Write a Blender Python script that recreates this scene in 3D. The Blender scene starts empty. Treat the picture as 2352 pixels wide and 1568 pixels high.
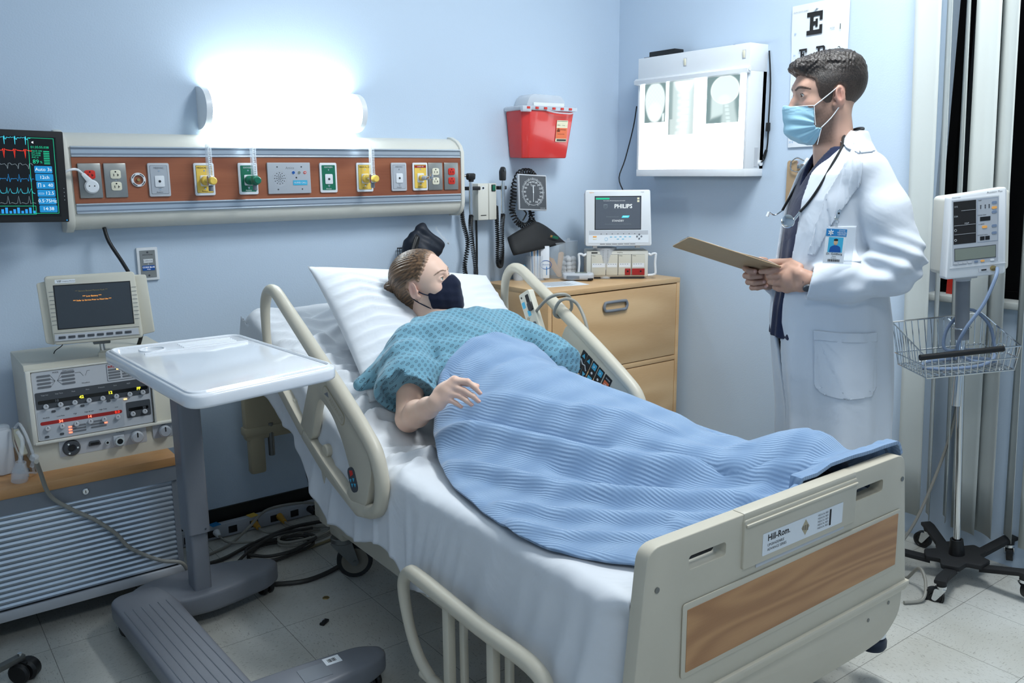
import bpy, bmesh, math, random
import numpy as np
from mathutils import Vector, Matrix, Euler
PI = math.pi
random.seed(7)
sc = bpy.context.scene
COL = sc.collection
# ------------------------------------------------------------------ camera
cam_d = bpy.data.cameras.new('camera'); cam = bpy.data.objects.new('camera', cam_d); COL.objects.link(cam)
cam_d.sensor_width = 36.0; cam_d.lens = 36.0 * 1970.0 / 2352.0; cam_d.clip_start = 0.05
cam.location = (0, 0, 1.40)
_yaw, _pit, _rol = math.radians(36.79), math.radians(11.30), math.radians(-0.45)
_f = Vector((math.sin(_yaw)*math.cos(_pit), math.cos(_yaw)*math.cos(_pit), -math.sin(_pit)))
_r = Vector((math.cos(_yaw), -math.sin(_yaw), 0)); _u = _r.cross(_f)
_r2 = math.cos(_rol)*_r + math.sin(_rol)*_u; _u2 = -math.sin(_rol)*_r + math.cos(_rol)*_u
_m = Matrix((_r2, _u2, -_f)).transposed().to_4x4(); _m.translation = cam.location
cam.matrix_world = _m
sc.camera = cam
# ------------------------------------------------------------------ world, exposure, room lights
w = bpy.data.worlds.new('night'); sc.world = w; w.use_nodes = True
w.node_tree.nodes['Background'].inputs[0].default_value = (0.010, 0.012, 0.016, 1)
w.node_tree.nodes['Background'].inputs[1].default_value = 1.0
sc.view_settings.view_transform = 'Standard'; sc.view_settings.look = 'None'
sc.view_settings.gamma = 1.0; sc.view_settings.exposure = 0.48; sc.view_settings.use_curve_mapping = False
def area(name, loc, sx, sy, power, col, rot=(0, 0, 0), spread=180):
    l = bpy.data.lights.new(name, 'AREA'); l.shape = 'RECTANGLE'; l.size = sx; l.size_y = sy; l.energy = power; l.color = col
    l.spread = math.radians(spread)
    o = bpy.data.objects.new(name, l); COL.objects.link(o); o.location = loc; o.rotation_euler = rot
    return o
KEY = area('ceiling_lamp_key', (2.15, 1.30, 2.965), 0.60, 1.15, 48, (0.94, 0.985, 1.0))
FILL = area('added_fill_light', (0.35, -0.35, 2.965), 1.15, 0.60, 14, (0.93, 0.98, 1.0))  # unseen lamp added as dim fill beside the key
WALLGLOW = 17.0      # strength of the wall lamp's diffuser
BOXGLOW = 2.2        # strength of the x-ray viewer's screen

# ------------------------------------------------------------------ materials
def lin(c):
    return tuple(((v/255.0)/12.92 if v/255.0 <= 0.04045 else ((v/255.0+0.055)/1.055)**2.4) for v in c)
MATS = {}
def mat(name, rgb, rough=0.5, metal=0.0, emit=0.0, trans=0.0, ior=1.45, alpha=1.0, noise=0.0, nscale=8.0, bump=0.0, bscale=60.0,
        sheen=0.0, sss=0.0, coat=0.0, attr=None, erg=None, spec=None):
    m = bpy.data.materials.new(name); m.use_nodes = True; nt = m.node_tree; b = nt.nodes['Principled BSDF']
    c = lin(rgb)
    b.inputs['Base Color'].default_value = (*c, 1); b.inputs['Roughness'].default_value = rough; b.inputs['Metallic'].default_value = metal
    b.inputs['IOR'].default_value = ior; b.inputs['Alpha'].default_value = alpha
    if spec is not None: b.inputs['Specular IOR Level'].default_value = spec
    if trans: b.inputs['Transmission Weight'].default_value = trans
    if emit: b.inputs['Emission Color'].default_value = (*(lin(erg) if erg else c), 1); b.inputs['Emission Strength'].default_value = emit
    if sheen: b.inputs['Sheen Weight'].default_value = sheen
    if coat: b.inputs['Coat Weight'].default_value = coat
    if sss:
        b.inputs['Subsurface Weight'].default_value = sss; b.inputs['Subsurface Radius'].default_value = (0.02, 0.008, 0.004); b.inputs['Subsurface Scale'].default_value = 0.25
    if noise or bump:
        tc = nt.nodes.new('ShaderNodeTexCoord')
    src = None
    if attr:
        a = nt.nodes.new('ShaderNodeAttribute'); a.attribute_name = attr; src = a.outputs['Color']
    if noise:
        n = nt.nodes.new('ShaderNodeTexNoise'); n.inputs['Scale'].default_value = nscale; n.inputs['Detail'].default_value = 5
        nt.links.new(tc.outputs['Object'], n.inputs['Vector'])
        mr = nt.nodes.new('ShaderNodeMapRange'); mr.inputs['To Min'].default_value = 1-noise; mr.inputs['To Max'].default_value = 1+noise
        nt.links.new(n.outputs['Fac'], mr.inputs['Value'])
        mx = nt.nodes.new('ShaderNodeMix'); mx.data_type = 'RGBA'; mx.blend_type = 'MULTIPLY'; mx.inputs['Factor'].default_value = 1
        if src: nt.links.new(src, mx.inputs[6])
        else: mx.inputs[6].default_value = (*c, 1)
        nt.links.new(mr.outputs['Result'], mx.inputs[7]); src = mx.outputs[2]
    if src: nt.links.new(src, b.inputs['Base Color'])
    if bump:
        n2 = nt.nodes.new('ShaderNodeTexNoise'); n2.inputs['Scale'].default_value = bscale; n2.inputs['Detail'].default_value = 4
        nt.links.new(tc.outputs['Object'], n2.inputs['Vector'])
        bp = nt.nodes.new('ShaderNodeBump'); bp.inputs['Strength'].default_value = bump; bp.inputs['Distance'].default_value = 0.002
        nt.links.new(n2.outputs['Fac'], bp.inputs['Height']); nt.links.new(bp.outputs['Normal'], b.inputs['Normal'])
    MATS[name] = m
    return m
def N(nt, t, **kw):
    n = nt.nodes.new(t)
    for k, v in kw.items():
        if k in n.inputs: n.inputs[k].default_value = v
        else: setattr(n, k, v)
    return n
def ramp(nt, fac, stops):
    r = nt.nodes.new('ShaderNodeValToRGB'); e = r.color_ramp.elements
    while len(e) < len(stops): e.new(0.5)
    for i, (p, c) in enumerate(stops): e[i].position = p; e[i].color = (*lin(c), 1)
    nt.links.new(fac, r.inputs[0]); return r.outputs[0]
def mathn(nt, op, a, b=None, c=None):
    n = nt.nodes.new('ShaderNodeMath'); n.operation = op
    for i, v in enumerate((a, b, c)):
        if v is None: continue
        if isinstance(v, (int, float)): n.inputs[i].default_value = v
        else: nt.links.new(v, n.inputs[i])
    return n.outputs[0]

mat('wall', (194, 211, 229), 0.55, noise=0.02, nscale=1.2, bump=0.22, bscale=170, spec=0.3)
mat('ceiling', (225, 230, 232), 0.8)
mat('base_rubber', (30, 30, 28), 0.45)
mat('beige', (196, 190, 174), 0.42, noise=0.05, nscale=9, bump=0.04, bscale=300)
mat('beige_dark', (176, 166, 140), 0.5, noise=0.06, nscale=6)
mat('cream', (216, 215, 206), 0.4, noise=0.02, nscale=5)
mat('cream_warm', (205, 202, 188), 0.45, noise=0.03, nscale=7)
mat('white_plastic', (228, 232, 236), 0.32)
mat('white_gloss', (232, 236, 242), 0.12, coat=0.3)
mat('grey_plate', (176, 182, 190), 0.4)
mat('steel_plate', (150, 152, 150), 0.35, metal=0.6, noise=0.04, nscale=60)
mat('alu', (196, 205, 214), 0.32, metal=0.75)
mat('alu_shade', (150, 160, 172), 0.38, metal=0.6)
mat('chrome', (215, 218, 220), 0.12, metal=1.0)
mat('brass', (190, 165, 110), 0.3, metal=0.9)
mat('black', (22, 23, 25), 0.45)
mat('black_matt', (30, 31, 33), 0.7)
mat('black_gloss', (12, 12, 14), 0.12)
mat('black_void', (4, 4, 5), 0.9, spec=0.1)
mat('grey_dark', (70, 74, 80), 0.45)
mat('grey_mid', (120, 126, 134), 0.42, noise=0.03, nscale=12)
mat('grey_table', (118, 122, 130), 0.42, noise=0.04, nscale=14, bump=0.05, bscale=500)
mat('grey_light', (190, 194, 200), 0.4)
mat('yellow', (236, 200, 92), 0.4)
mat('green', (22, 110, 84), 0.4)
mat('red', (206, 50, 38), 0.35)
mat('red_dark', (160, 36, 34), 0.4)
mat('blue_label', (40, 128, 190), 0.4)
mat('blue_deep', (24, 84, 160), 0.4)
mat('blue_btn', (66, 176, 214), 0.4)
mat('orange', (232, 110, 60), 0.45)
mat('orange_btn', (246, 178, 96), 0.45)
mat('ivory', (230, 226, 204), 0.35)
mat('paper', (226, 232, 238), 0.7)
mat('paper_cream', (232, 226, 196), 0.7)
mat('ink', (28, 28, 30), 0.7)
mat('ink_grey', (110, 114, 120), 0.7)
mat('clear', (225, 235, 242), 0.06, alpha=0.16)
mat('clear_soft', (225, 232, 240), 0.25, alpha=0.55)
mat('clear_frost', (222, 230, 238), 0.2, alpha=0.3)
mat('red_clear', (226, 60, 56), 0.16, trans=0.12, coat=0.3)
mat('rubber_tire', (30, 32, 33), 0.6)
mat('wheel_grey', (128, 122, 110), 0.5)
mat('zinc', (120, 122, 120), 0.4, metal=0.7, noise=0.12, nscale=60)
mat('cord_grey', (150, 148, 140), 0.5)
mat('cord_dark', (52, 52, 50), 0.5)
mat('cord_blue', (120, 138, 165), 0.45)
mat('cord_tan', (140, 130, 100), 0.5)
mat('cord_yellow', (200, 150, 50), 0.5)
mat('screen_dark', (62, 68, 74), 0.18)
mat('screen_black', (10, 12, 14), 0.2)
mat('screen_grey', (92, 98, 108), 0.2)
mat('lcd', (128, 136, 126), 0.25)
for n_, c_, e_ in (('glow_cyan', (70, 215, 240), 0.9), ('glow_teal', (20, 215, 160), 0.7), ('glow_red', (250, 60, 40), 1.0), ('glow_blue', (40, 150, 225), 0.8),
                   ('glow_orange', (250, 170, 80), 1.0), ('glow_yellow', (250, 245, 60), 1.6), ('glow_white', (230, 240, 245), 0.8), ('glow_grey', (150, 170, 180), 0.5),
                   ('glow_led', (255, 200, 130), 1.6), ('glow_ledred', (255, 120, 90), 1.8), ('glow_btn', (25, 150, 220), 0.6)):
    m_ = mat(n_, (10, 10, 10), 0.4, emit=e_, erg=c_)
mat('lamp_glow', (255, 255, 255), 0.5, emit=WALLGLOW, erg=(236, 250, 255))
mat('box_glow', (255, 255, 255), 0.5, emit=BOXGLOW, erg=(238, 250, 255))
mat('cotton', (238, 240, 244), 0.95, sheen=0.5)
mat('depressor', (206, 172, 138), 0.7)
mat('hardboard', (176, 150, 118), 0.6, noise=0.06, nscale=40)
mat('blind', (196, 202, 200), 0.6, noise=0.02, nscale=3)
mat('nylon', (20, 28, 42), 0.55, bump=0.1, bscale=900)
mat('velcro_white', (200, 205, 210), 0.8)

def wood(name, c0, c1, scale=(1, 1, 1), rough=0.45, dist=6.0, freq=6.0, rings=9.0, s0=3.0):
    m = bpy.data.materials.new(name); m.use_nodes = True; nt = m.node_tree; b = nt.nodes['Principled BSDF']; b.inputs['Roughness'].default_value = rough
    tc = N(nt, 'ShaderNodeTexCoord'); mp = N(nt, 'ShaderNodeMapping'); mp.inputs['Scale'].default_value = scale
    nt.links.new(tc.outputs['Object'], mp.inputs['Vector'])
    n0 = N(nt, 'ShaderNodeTexNoise', Scale=s0, Detail=1.5, Roughness=0.4); nt.links.new(mp.outputs[0], n0.inputs['Vector'])
    rg = mathn(nt, 'MULTIPLY_ADD', mathn(nt, 'SINE', mathn(nt, 'MULTIPLY', n0.outputs['Fac'], rings*2*PI)), 0.5, 0.5)
    nz = N(nt, 'ShaderNodeTexNoise', Scale=60.0, Detail=4.0); mp2 = N(nt, 'ShaderNodeMapping'); mp2.inputs['Scale'].default_value = (scale[0]*0.4, scale[1]*0.4, scale[2]*6)
    nt.links.new(tc.outputs['Object'], mp2.inputs['Vector']); nt.links.new(mp2.outputs[0], nz.inputs['Vector'])
    f = mathn(nt, 'MULTIPLY_ADD', rg, 0.45, mathn(nt, 'MULTIPLY', nz.outputs['Fac'], 0.55))
    nt.links.new(ramp(nt, f, [(0.15, c0), (0.75, c1)]), b.inputs['Base Color'])
    MATS[name] = m
wood('wood_strip', (128, 70, 46), (158, 94, 64), (0.5, 1, 3), 0.4, rings=5, s0=2)
wood('wood_oak', (154, 106, 66), (186, 138, 92), (0.8, 1, 6), 0.4, rings=15, s0=1.3)
wood('wood_maple', (196, 158, 114), (216, 182, 138), (0.7, 0.7, 3), 0.4, rings=5, s0=1.5)
wood('wood_counter', (178, 128, 80), (200, 152, 102), (0.6, 2, 2), 0.4, rings=5, s0=1.5)

def floor_mat():
    m = bpy.data.materials.new('floor_tiles'); m.use_nodes = True; nt = m.node_tree; b = nt.nodes['Principled BSDF']; b.inputs['Roughness'].default_value = 0.28
    tc = N(nt, 'ShaderNodeTexCoord'); sx = N(nt, 'ShaderNodeSeparateXYZ'); nt.links.new(tc.outputs['Object'], sx.inputs[0])
    T = 0.3048
    ux = mathn(nt, 'DIVIDE', mathn(nt, 'SUBTRACT', sx.outputs[0], 0.900), T); uy = mathn(nt, 'DIVIDE', mathn(nt, 'SUBTRACT', sx.outputs[1], 2.407), T)
    fx = mathn(nt, 'ABSOLUTE', mathn(nt, 'SUBTRACT', mathn(nt, 'FRACT', ux), 0.5)); fy = mathn(nt, 'ABSOLUTE', mathn(nt, 'SUBTRACT', mathn(nt, 'FRACT', uy), 0.5))
    line = mathn(nt, 'GREATER_THAN', mathn(nt, 'MAXIMUM', fx, fy), 0.4968)
    cx = mathn(nt, 'FLOOR', ux); cy = mathn(nt, 'FLOOR', uy)
    chk = mathn(nt, 'ABSOLUTE', mathn(nt, 'MODULO', mathn(nt, 'ADD', cx, cy), 2.0))
    def flecks(sc_, th, seed):
        cv = N(nt, 'ShaderNodeCombineXYZ'); nt.links.new(mathn(nt, 'MULTIPLY', sx.outputs[0], sc_[0]), cv.inputs[0]); nt.links.new(mathn(nt, 'MULTIPLY', sx.outputs[1], sc_[1]), cv.inputs[1])
        cv.inputs[2].default_value = seed
        rt = N(nt, 'ShaderNodeVectorRotate'); rt.rotation_type = 'Z_AXIS'; rt.inputs['Angle'].default_value = seed*0.7
        nz = N(nt, 'ShaderNodeTexNoise', Scale=1.0, Detail=2.0, Roughness=0.6); nt.links.new(cv.outputs[0], nz.inputs['Vector'])
        return mathn(nt, 'GREATER_THAN', nz.outputs['Fac'], th)
    a1 = flecks((260, 70), 0.635, 1.3); a2 = flecks((70, 260), 0.635, 5.1)
    mixf = mathn(nt, 'ADD', mathn(nt, 'MULTIPLY', a1, chk), mathn(nt, 'MULTIPLY', a2, mathn(nt, 'SUBTRACT', 1.0, chk)))
    s1 = flecks((420, 60), 0.70, 9.4); mixf = mathn(nt, 'MAXIMUM', mixf, mathn(nt, 'MULTIPLY', s1, 0.8))
    nz = N(nt, 'ShaderNodeTexNoise', Scale=3.0, Detail=6.0); nt.links.new(tc.outputs['Object'], nz.inputs['Vector'])
    base = ramp(nt, nz.outputs['Fac'], [(0.3, (184, 183, 174)), (0.7, (206, 207, 202))])
    mx = N(nt, 'ShaderNodeMix'); mx.data_type = 'RGBA'; nt.links.new(mathn(nt, 'MULTIPLY', mixf, 0.42), mx.inputs['Factor']); nt.links.new(base, mx.inputs[6]); mx.inputs[7].default_value = (*lin((96, 92, 84)), 1)
    m2 = N(nt, 'ShaderNodeMix'); m2.data_type = 'RGBA'; nt.links.new(mathn(nt, 'MULTIPLY', line, 0.75), m2.inputs['Factor']); nt.links.new(mx.outputs[2], m2.inputs[6]); m2.inputs[7].default_value = (*lin((82, 80, 74)), 1)
    # scattered dark scuffs
    vo = N(nt, 'ShaderNodeTexNoise', Scale=9.0, Detail=8.0, Roughness=0.75); nt.links.new(tc.outputs['Object'], vo.inputs['Vector'])
    sf = mathn(nt, 'GREATER_THAN', vo.outputs['Fac'], 0.70)
    m3 = N(nt, 'ShaderNodeMix'); m3.data_type = 'RGBA'; nt.links.new(mathn(nt, 'MULTIPLY', sf, 0.5), m3.inputs['Factor']); nt.links.new(m2.outputs[2], m3.inputs[6]); m3.inputs[7].default_value = (*lin((110, 98, 82)), 1)
    nt.links.new(m3.outputs[2], b.inputs['Base Color'])
    MATS['floor_tiles'] = m
floor_mat()

def cloth_mat(name, rgb, bscale=30, bstr=0.5, dist=0.006, weave=0.0, sheen=0.2, trans=0.0):
    m = bpy.data.materials.new(name); m.use_nodes = True; nt = m.node_tree; b = nt.nodes['Principled BSDF']
    b.inputs['Base Color'].default_value = (*lin(rgb), 1); b.inputs['Roughness'].default_value = 0.85; b.inputs['Sheen Weight'].default_value = sheen
    b.inputs['Specular IOR Level'].default_value = 0.2
    tc = N(nt, 'ShaderNodeTexCoord')
    n1 = N(nt, 'ShaderNodeTexNoise', Scale=bscale, Detail=3.0, Roughness=0.5, Distortion=0.6); nt.links.new(tc.outputs['Object'], n1.inputs['Vector'])
    h = n1.outputs['Fac']
    bp = N(nt, 'ShaderNodeBump', Strength=bstr, Distance=dist); nt.links.new(h, bp.inputs['Height'])
    last = bp
    if weave:
        n2 = N(nt, 'ShaderNodeTexNoise', Scale=weave, Detail=1.0); nt.links.new(tc.outputs['Object'], n2.inputs['Vector'])
        b2 = N(nt, 'ShaderNodeBump', Strength=0.25, Distance=0.0008); nt.links.new(n2.outputs['Fac'], b2.inputs['Height']); nt.links.new(bp.outputs[0], b2.inputs['Normal']); last = b2
    nt.links.new(last.outputs[0], b.inputs['Normal'])
    MATS[name] = m
    return m
cloth_mat('sheet', (212, 216, 222), 7, 0.35, 0.02)
cloth_mat('pillowcase', (222, 226, 232), 9, 0.3, 0.012)
cloth_mat('coat', (208, 215, 224), 8, 0.35, 0.014)
cloth_mat('navy', (26, 36, 66), 14, 0.4, 0.01, weave=900)
cloth_mat('mask_navy', (22, 30, 52), 40, 0.5, 0.004, weave=1200)
cloth_mat('mask_blue', (158, 202, 222), 60, 0.15, 0.002, weave=1500)
cloth_mat('trousers', (110, 108, 104), 20, 0.3, 0.01)
cloth_mat('mattress_blue', (40, 50, 66), 20, 0.2, 0.004)

def blanket_mat():
    m = bpy.data.materials.new('blanket'); m.use_nodes = True; nt = m.node_tree; b = nt.nodes['Principled BSDF']
    b.inputs['Roughness'].default_value = 0.95; b.inputs['Sheen Weight'].default_value = 0.35; b.inputs['Specular IOR Level'].default_value = 0.1
    uv = N(nt, 'ShaderNodeUVMap'); uv.uv_map = 'UVMap'
    wv = N(nt, 'ShaderNodeTexWave', Scale=70.0, Distortion=0.5, Detail=1.0); wv.bands_direction = 'DIAGONAL'; wv.inputs['Detail Scale'].default_value = 4.0
    mp = N(nt, 'ShaderNodeMapping'); mp.inputs['Scale'].default_value = (1.3, 0.55, 1); nt.links.new(uv.outputs[0], mp.inputs['Vector']); nt.links.new(mp.outputs[0], wv.inputs['Vector'])
    # broad alternating bands of the weave
    sx = N(nt, 'ShaderNodeSeparateXYZ'); nt.links.new(uv.outputs[0], sx.inputs[0])
    bd = mathn(nt, 'SINE', mathn(nt, 'MULTIPLY', sx.outputs[1], 2*PI/0.10)); bd = mathn(nt, 'MULTIPLY_ADD', bd, 0.35, 0.65)
    h = mathn(nt, 'MULTIPLY', wv.outputs['Fac'], bd)
    bp = N(nt, 'ShaderNodeBump', Strength=0.5, Distance=0.0016); nt.links.new(h, bp.inputs['Height']); nt.links.new(bp.outputs[0], b.inputs['Normal'])
    nt.links.new(ramp(nt, h, [(0.0, (114, 142, 176)), (1.0, (150, 176, 206))]), b.inputs['Base Color'])
    MATS['blanket'] = m
blanket_mat()

def gown_mat():
    m = bpy.data.materials.new('gown'); m.use_nodes = True; nt = m.node_tree; b = nt.nodes['Principled BSDF']
    b.inputs['Roughness'].default_value = 0.9; b.inputs['Specular IOR Level'].default_value = 0.15; b.inputs['Sheen Weight'].default_value = 0.2
    uv = N(nt, 'ShaderNodeUVMap'); uv.uv_map = 'UVMap'; sx = N(nt, 'ShaderNodeSeparateXYZ'); nt.links.new(uv.outputs[0], sx.inputs[0])
    U = mathn(nt, 'DIVIDE', sx.outputs[0], 0.022); V = mathn(nt, 'DIVIDE', sx.outputs[1], 0.026)
    def dist(o):
        a = mathn(nt, 'MULTIPLY', mathn(nt, 'SUBTRACT', mathn(nt, 'FRACT', mathn(nt, 'ADD', U, o)), 0.5), 0.022)
        c = mathn(nt, 'MULTIPLY', mathn(nt, 'SUBTRACT', mathn(nt, 'FRACT', mathn(nt, 'ADD', V, o)), 0.5), 0.026)
        r = mathn(nt, 'SQRT', mathn(nt, 'ADD', mathn(nt, 'MULTIPLY', a, a), mathn(nt, 'MULTIPLY', c, c)))
        th = mathn(nt, 'ARCTAN2', a, c)
        return mathn(nt, 'ADD', r, mathn(nt, 'MULTIPLY', mathn(nt, 'COSINE', mathn(nt, 'MULTIPLY', th, 6.0)), 0.0004))
    r = mathn(nt, 'MINIMUM', dist(0.0), dist(0.5))
    ring = mathn(nt, 'LESS_THAN', mathn(nt, 'ABSOLUTE', mathn(nt, 'SUBTRACT', r, 0.0040)), 0.0008)
    dot = mathn(nt, 'LESS_THAN', r, 0.0014)
    f = mathn(nt, 'MAXIMUM', ring, dot)
    mx = N(nt, 'ShaderNodeMix'); mx.data_type = 'RGBA'; nt.links.new(mathn(nt, 'MULTIPLY', f, 0.85), mx.inputs['Factor'])
    mx.inputs[6].default_value = (*lin((112, 158, 178)), 1); mx.inputs[7].default_value = (*lin((62, 78, 88)), 1)
    nt.links.new(mx.outputs[2], b.inputs['Base Color'])
    tc = N(nt, 'ShaderNodeTexCoord'); n1 = N(nt, 'ShaderNodeTexNoise', Scale=16.0, Detail=2.0, Distortion=0.8); nt.links.new(tc.outputs['Object'], n1.inputs['Vector'])
    bp = N(nt, 'ShaderNodeBump', Strength=0.35, Distance=0.012); nt.links.new(n1.outputs['Fac'], bp.inputs['Height']); nt.links.new(bp.outputs[0], b.inputs['Normal'])
    MATS['gown'] = m
gown_mat()

def hair_mat(name, c0, c1, sc_=(90, 90, 8), rough=0.42, c2=(120, 92, 78)):
    m = bpy.data.materials.new(name); m.use_nodes = True; nt = m.node_tree; b = nt.nodes['Principled BSDF']; b.inputs['Roughness'].default_value = rough
    fd = N(nt, 'ShaderNodeAttribute'); fd.attribute_name = 'fade'
    at = N(nt, 'ShaderNodeAttribute'); at.attribute_name = 'strand'
    mp = N(nt, 'ShaderNodeMapping'); mp.inputs['Scale'].default_value = sc_; nt.links.new(at.outputs['Vector'], mp.inputs['Vector'])
    nz = N(nt, 'ShaderNodeTexNoise', Scale=1.0, Detail=3.0, Roughness=0.6); nt.links.new(mp.outputs[0], nz.inputs['Vector'])
    mxh = N(nt, 'ShaderNodeMix'); mxh.data_type = 'RGBA'; nt.links.new(fd.outputs['Fac'], mxh.inputs['Factor']); nt.links.new(ramp(nt, nz.outputs['Fac'], [(0.35, c0), (0.65, c1)]), mxh.inputs[6]); mxh.inputs[7].default_value = (*lin(c2), 1); nt.links.new(mxh.outputs[2], b.inputs['Base Color'])
    bp = N(nt, 'ShaderNodeBump', Strength=0.6, Distance=0.002); nt.links.new(nz.outputs['Fac'], bp.inputs['Height']); nt.links.new(bp.outputs[0], b.inputs['Normal'])
    MATS[name] = m
hair_mat('hair_brown', (54, 40, 30), (124, 94, 66), (12, 150, 150), c2=(196, 160, 136))
hair_mat('hair_dark', (16, 14, 14), (56, 48, 44), (60, 60, 60), 0.45, c2=(92, 72, 60))
mat('skin_p', (226, 190, 170), 0.5, sss=0.10, attr='skin', bump=0.08, bscale=400)
mat('skin_d', (206, 164, 142), 0.5, sss=0.08, attr='skin', bump=0.10, bscale=400)
mat('eye_white', (214, 210, 204), 0.15)
mat('iris', (96, 110, 100), 0.15)
mat('iris_brown', (60, 44, 34), 0.15)
mat('nail', (222, 176, 162), 0.25)
mat('hair_brow', (58, 42, 32), 0.8)
def film_mat():
    # grey-white radiograph film with soft cloudy density, backlight painted as its own emission
    m = bpy.data.materials.new('film'); m.use_nodes = True; nt = m.node_tree; b = nt.nodes['Principled BSDF']; b.inputs['Roughness'].default_value = 0.2
    b.inputs['Base Color'].default_value = (0.02, 0.03, 0.03, 1)
    a = N(nt, 'ShaderNodeAttribute'); a.attribute_name = 'film'
    nt.links.new(a.outputs['Color'], b.inputs['Emission Color']); b.inputs['Emission Strength'].default_value = 1.0
    MATS['film'] = m
film_mat()
# ------------------------------------------------------------------ mesh helpers
def empty(name, label, cat, loc=(0, 0, 0), rotz=0.0, group=None, rot=None):
    o = bpy.data.objects.new(name, None); COL.objects.link(o); o.empty_display_size = 0.05
    o.location = loc; o.rotation_euler = rot if rot else (0, 0, rotz)
    o['label'] = label; o['category'] = cat
    if group: o['group'] = group
    return o
def tag(o, label=None, cat=None, group=None, kind=None):
    if label: o['label'] = label
    if cat: o['category'] = cat
    if group: o['group'] = group
    if kind: o['kind'] = kind
    return o
class MB:
    def __init__(s, M=None):
        s.v = []; s.f = []; s.m = []; s.M = M or Matrix.Identity(4); s.sm = True
    def add(s, vs, fs, m):
        o = len(s.v); M = s.M
        s.v += [M @ Vector(v) for v in vs]; s.f += [tuple(i+o for i in f) for f in fs]; s.m += [m]*len(fs)
        return s
    def bm(s, b, m):
        b.verts.ensure_lookup_table(); b.verts.index_update()
        s.add([v.co.copy() for v in b.verts], [[v.index for v in f.verts] for f in b.faces], m); b.free(); return s
    def box(s, c, d, m, r=0.0, seg=2, rot=None, taper=None):
        b = bmesh.new(); bmesh.ops.create_cube(b, size=1.0)
        for v in b.verts:
            x, y, z = v.co
            if taper and z > 0: x *= taper[0]; y *= taper[1]
            v.co = (x*d[0], y*d[1], z*d[2])
        if r: bmesh.ops.bevel(b, geom=list(b.edges), offset=min(r, 0.49*min(d)), segments=seg, affect='EDGES', profile=0.5)
        R = Matrix.Translation(c) @ (Euler(rot).to_matrix().to_4x4() if rot else Matrix.Identity(4))
        b.transform(R); return s.bm(b, m)
    def cyl(s, p0, p1, r0, m, r1=None, n=20, bev=0.0):
        p0, p1 = Vector(p0), Vector(p1); r1 = r0 if r1 is None else r1; L = (p1-p0).length
        if bev: return s.lathe([(0, 0), (max(r0-bev, 1e-5), 0), (r0, bev), (r1, L-bev), (max(r1-bev, 1e-5), L), (0, L)], p0, p1-p0, m, n)
        return s.lathe([(0, 0), (r0, 0), (r1, L), (0, L)], p0, p1-p0, m, n)
    def lathe(s, prof, o, ax, m, n=24):
        ax = Vector(ax).normalized(); a = ax.orthogonal().normalized(); c = ax.cross(a); o = Vector(o); vs = []; fs = []; ring = []
        for r, h in prof:
            if r < 1e-6: ring.append([len(vs)]); vs.append(o+ax*h)
            else:
                ring.append(list(range(len(vs), len(vs)+n)))
                vs += [o+ax*h+(a*math.cos(2*PI*k/n)+c*math.sin(2*PI*k/n))*r for k in range(n)]
        for q0, q1 in zip(ring, ring[1:]):
            for k in range(n):
                k2 = (k+1) % n
                if len(q0) == 1 and len(q1) == 1: break
                if len(q0) == 1: fs.append((q0[0], q1[k2], q1[k]))
                elif len(q1) == 1: fs.append((q0[k], q0[k2], q1[0]))
                else: fs.append((q0[k], q0[k2], q1[k2], q1[k]))
        return s.add(vs, [f[::-1] for f in fs] if False else fs, m)
    def tube(s, pts, r, m, n=10, smooth=4, closed=False, flat=None):
        P = [Vector(p) for p in pts]; rr = list(r) if isinstance(r, (list, tuple)) else [r]*len(P)
        if smooth > 1 and len(P) > 2:
            Q = []; R2 = []; K = len(P); rng = range(K if closed else K-1)
            for i in rng:
                g = (lambda k: P[k % K]) if closed else (lambda k: P[max(0, min(K-1, k))])
                a, b_, c, d = g(i-1), g(i), g(i+1), g(i+2)
                for j in range(smooth):
                    t = j/smooth
                    Q.append(0.5*((2*b_)+(c-a)*t+(2*a-5*b_+4*c-d)*t*t+(3*b_-a-3*c+d)*t**3)); R2.append(rr[i]*(1-t)+rr[(i+1) % K]*t)
            if not closed: Q.append(P[-1]); R2.append(rr[-1])
            P, rr = Q, R2
        K = len(P); vs = []; fs = []; up = None
        for i in range(K):
            t = (P[(i+1) % K]-P[i-1]) if closed else (P[min(K-1, i+1)]-P[max(0, i-1)])
            t = t.normalized() if t.length > 1e-9 else Vector((0, 0, 1))
            if up is None: up = t.orthogonal().normalized()
            up = (up-t*up.dot(t)); up = up.normalized() if up.length > 1e-6 else t.orthogonal().normalized()
            sd = t.cross(up)
            for k in range(n):
                a = 2*PI*k/n; vs.append(P[i]+(up*math.cos(a)+sd*math.sin(a))*rr[i])
        for i in range(K if closed else K-1):
            for k in range(n):
                j = (i+1) % K; k2 = (k+1) % n
                fs.append((i*n+k, i*n+k2, j*n+k2, j*n+k))
        if not closed: fs.append(tuple(range(n))[::-1]); fs.append(tuple((K-1)*n+k for k in range(n)))
        return s.add(vs, fs, m)
    def prism(s, poly, o, ux, uy, depth, m, bev=0.0, seg=2):
        """outline poly (2-d) in the plane (ux,uy) at o, extruded by depth along ux x uy, both rims rounded by bev"""
        ux, uy = Vector(ux).normalized(), Vector(uy).normalized(); n = ux.cross(uy); o = Vector(o)
        b = bmesh.new(); vs = [b.verts.new(o+ux*p[0]+uy*p[1]) for p in poly]; f = b.faces.new(vs)
        g = bmesh.ops.extrude_face_region(b, geom=[f]); nv = [x for x in g['geom'] if isinstance(x, bmesh.types.BMVert)]
        bmesh.ops.translate(b, verts=nv, vec=n*depth)
        bmesh.ops.recalc_face_normals(b, faces=b.faces)
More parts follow.
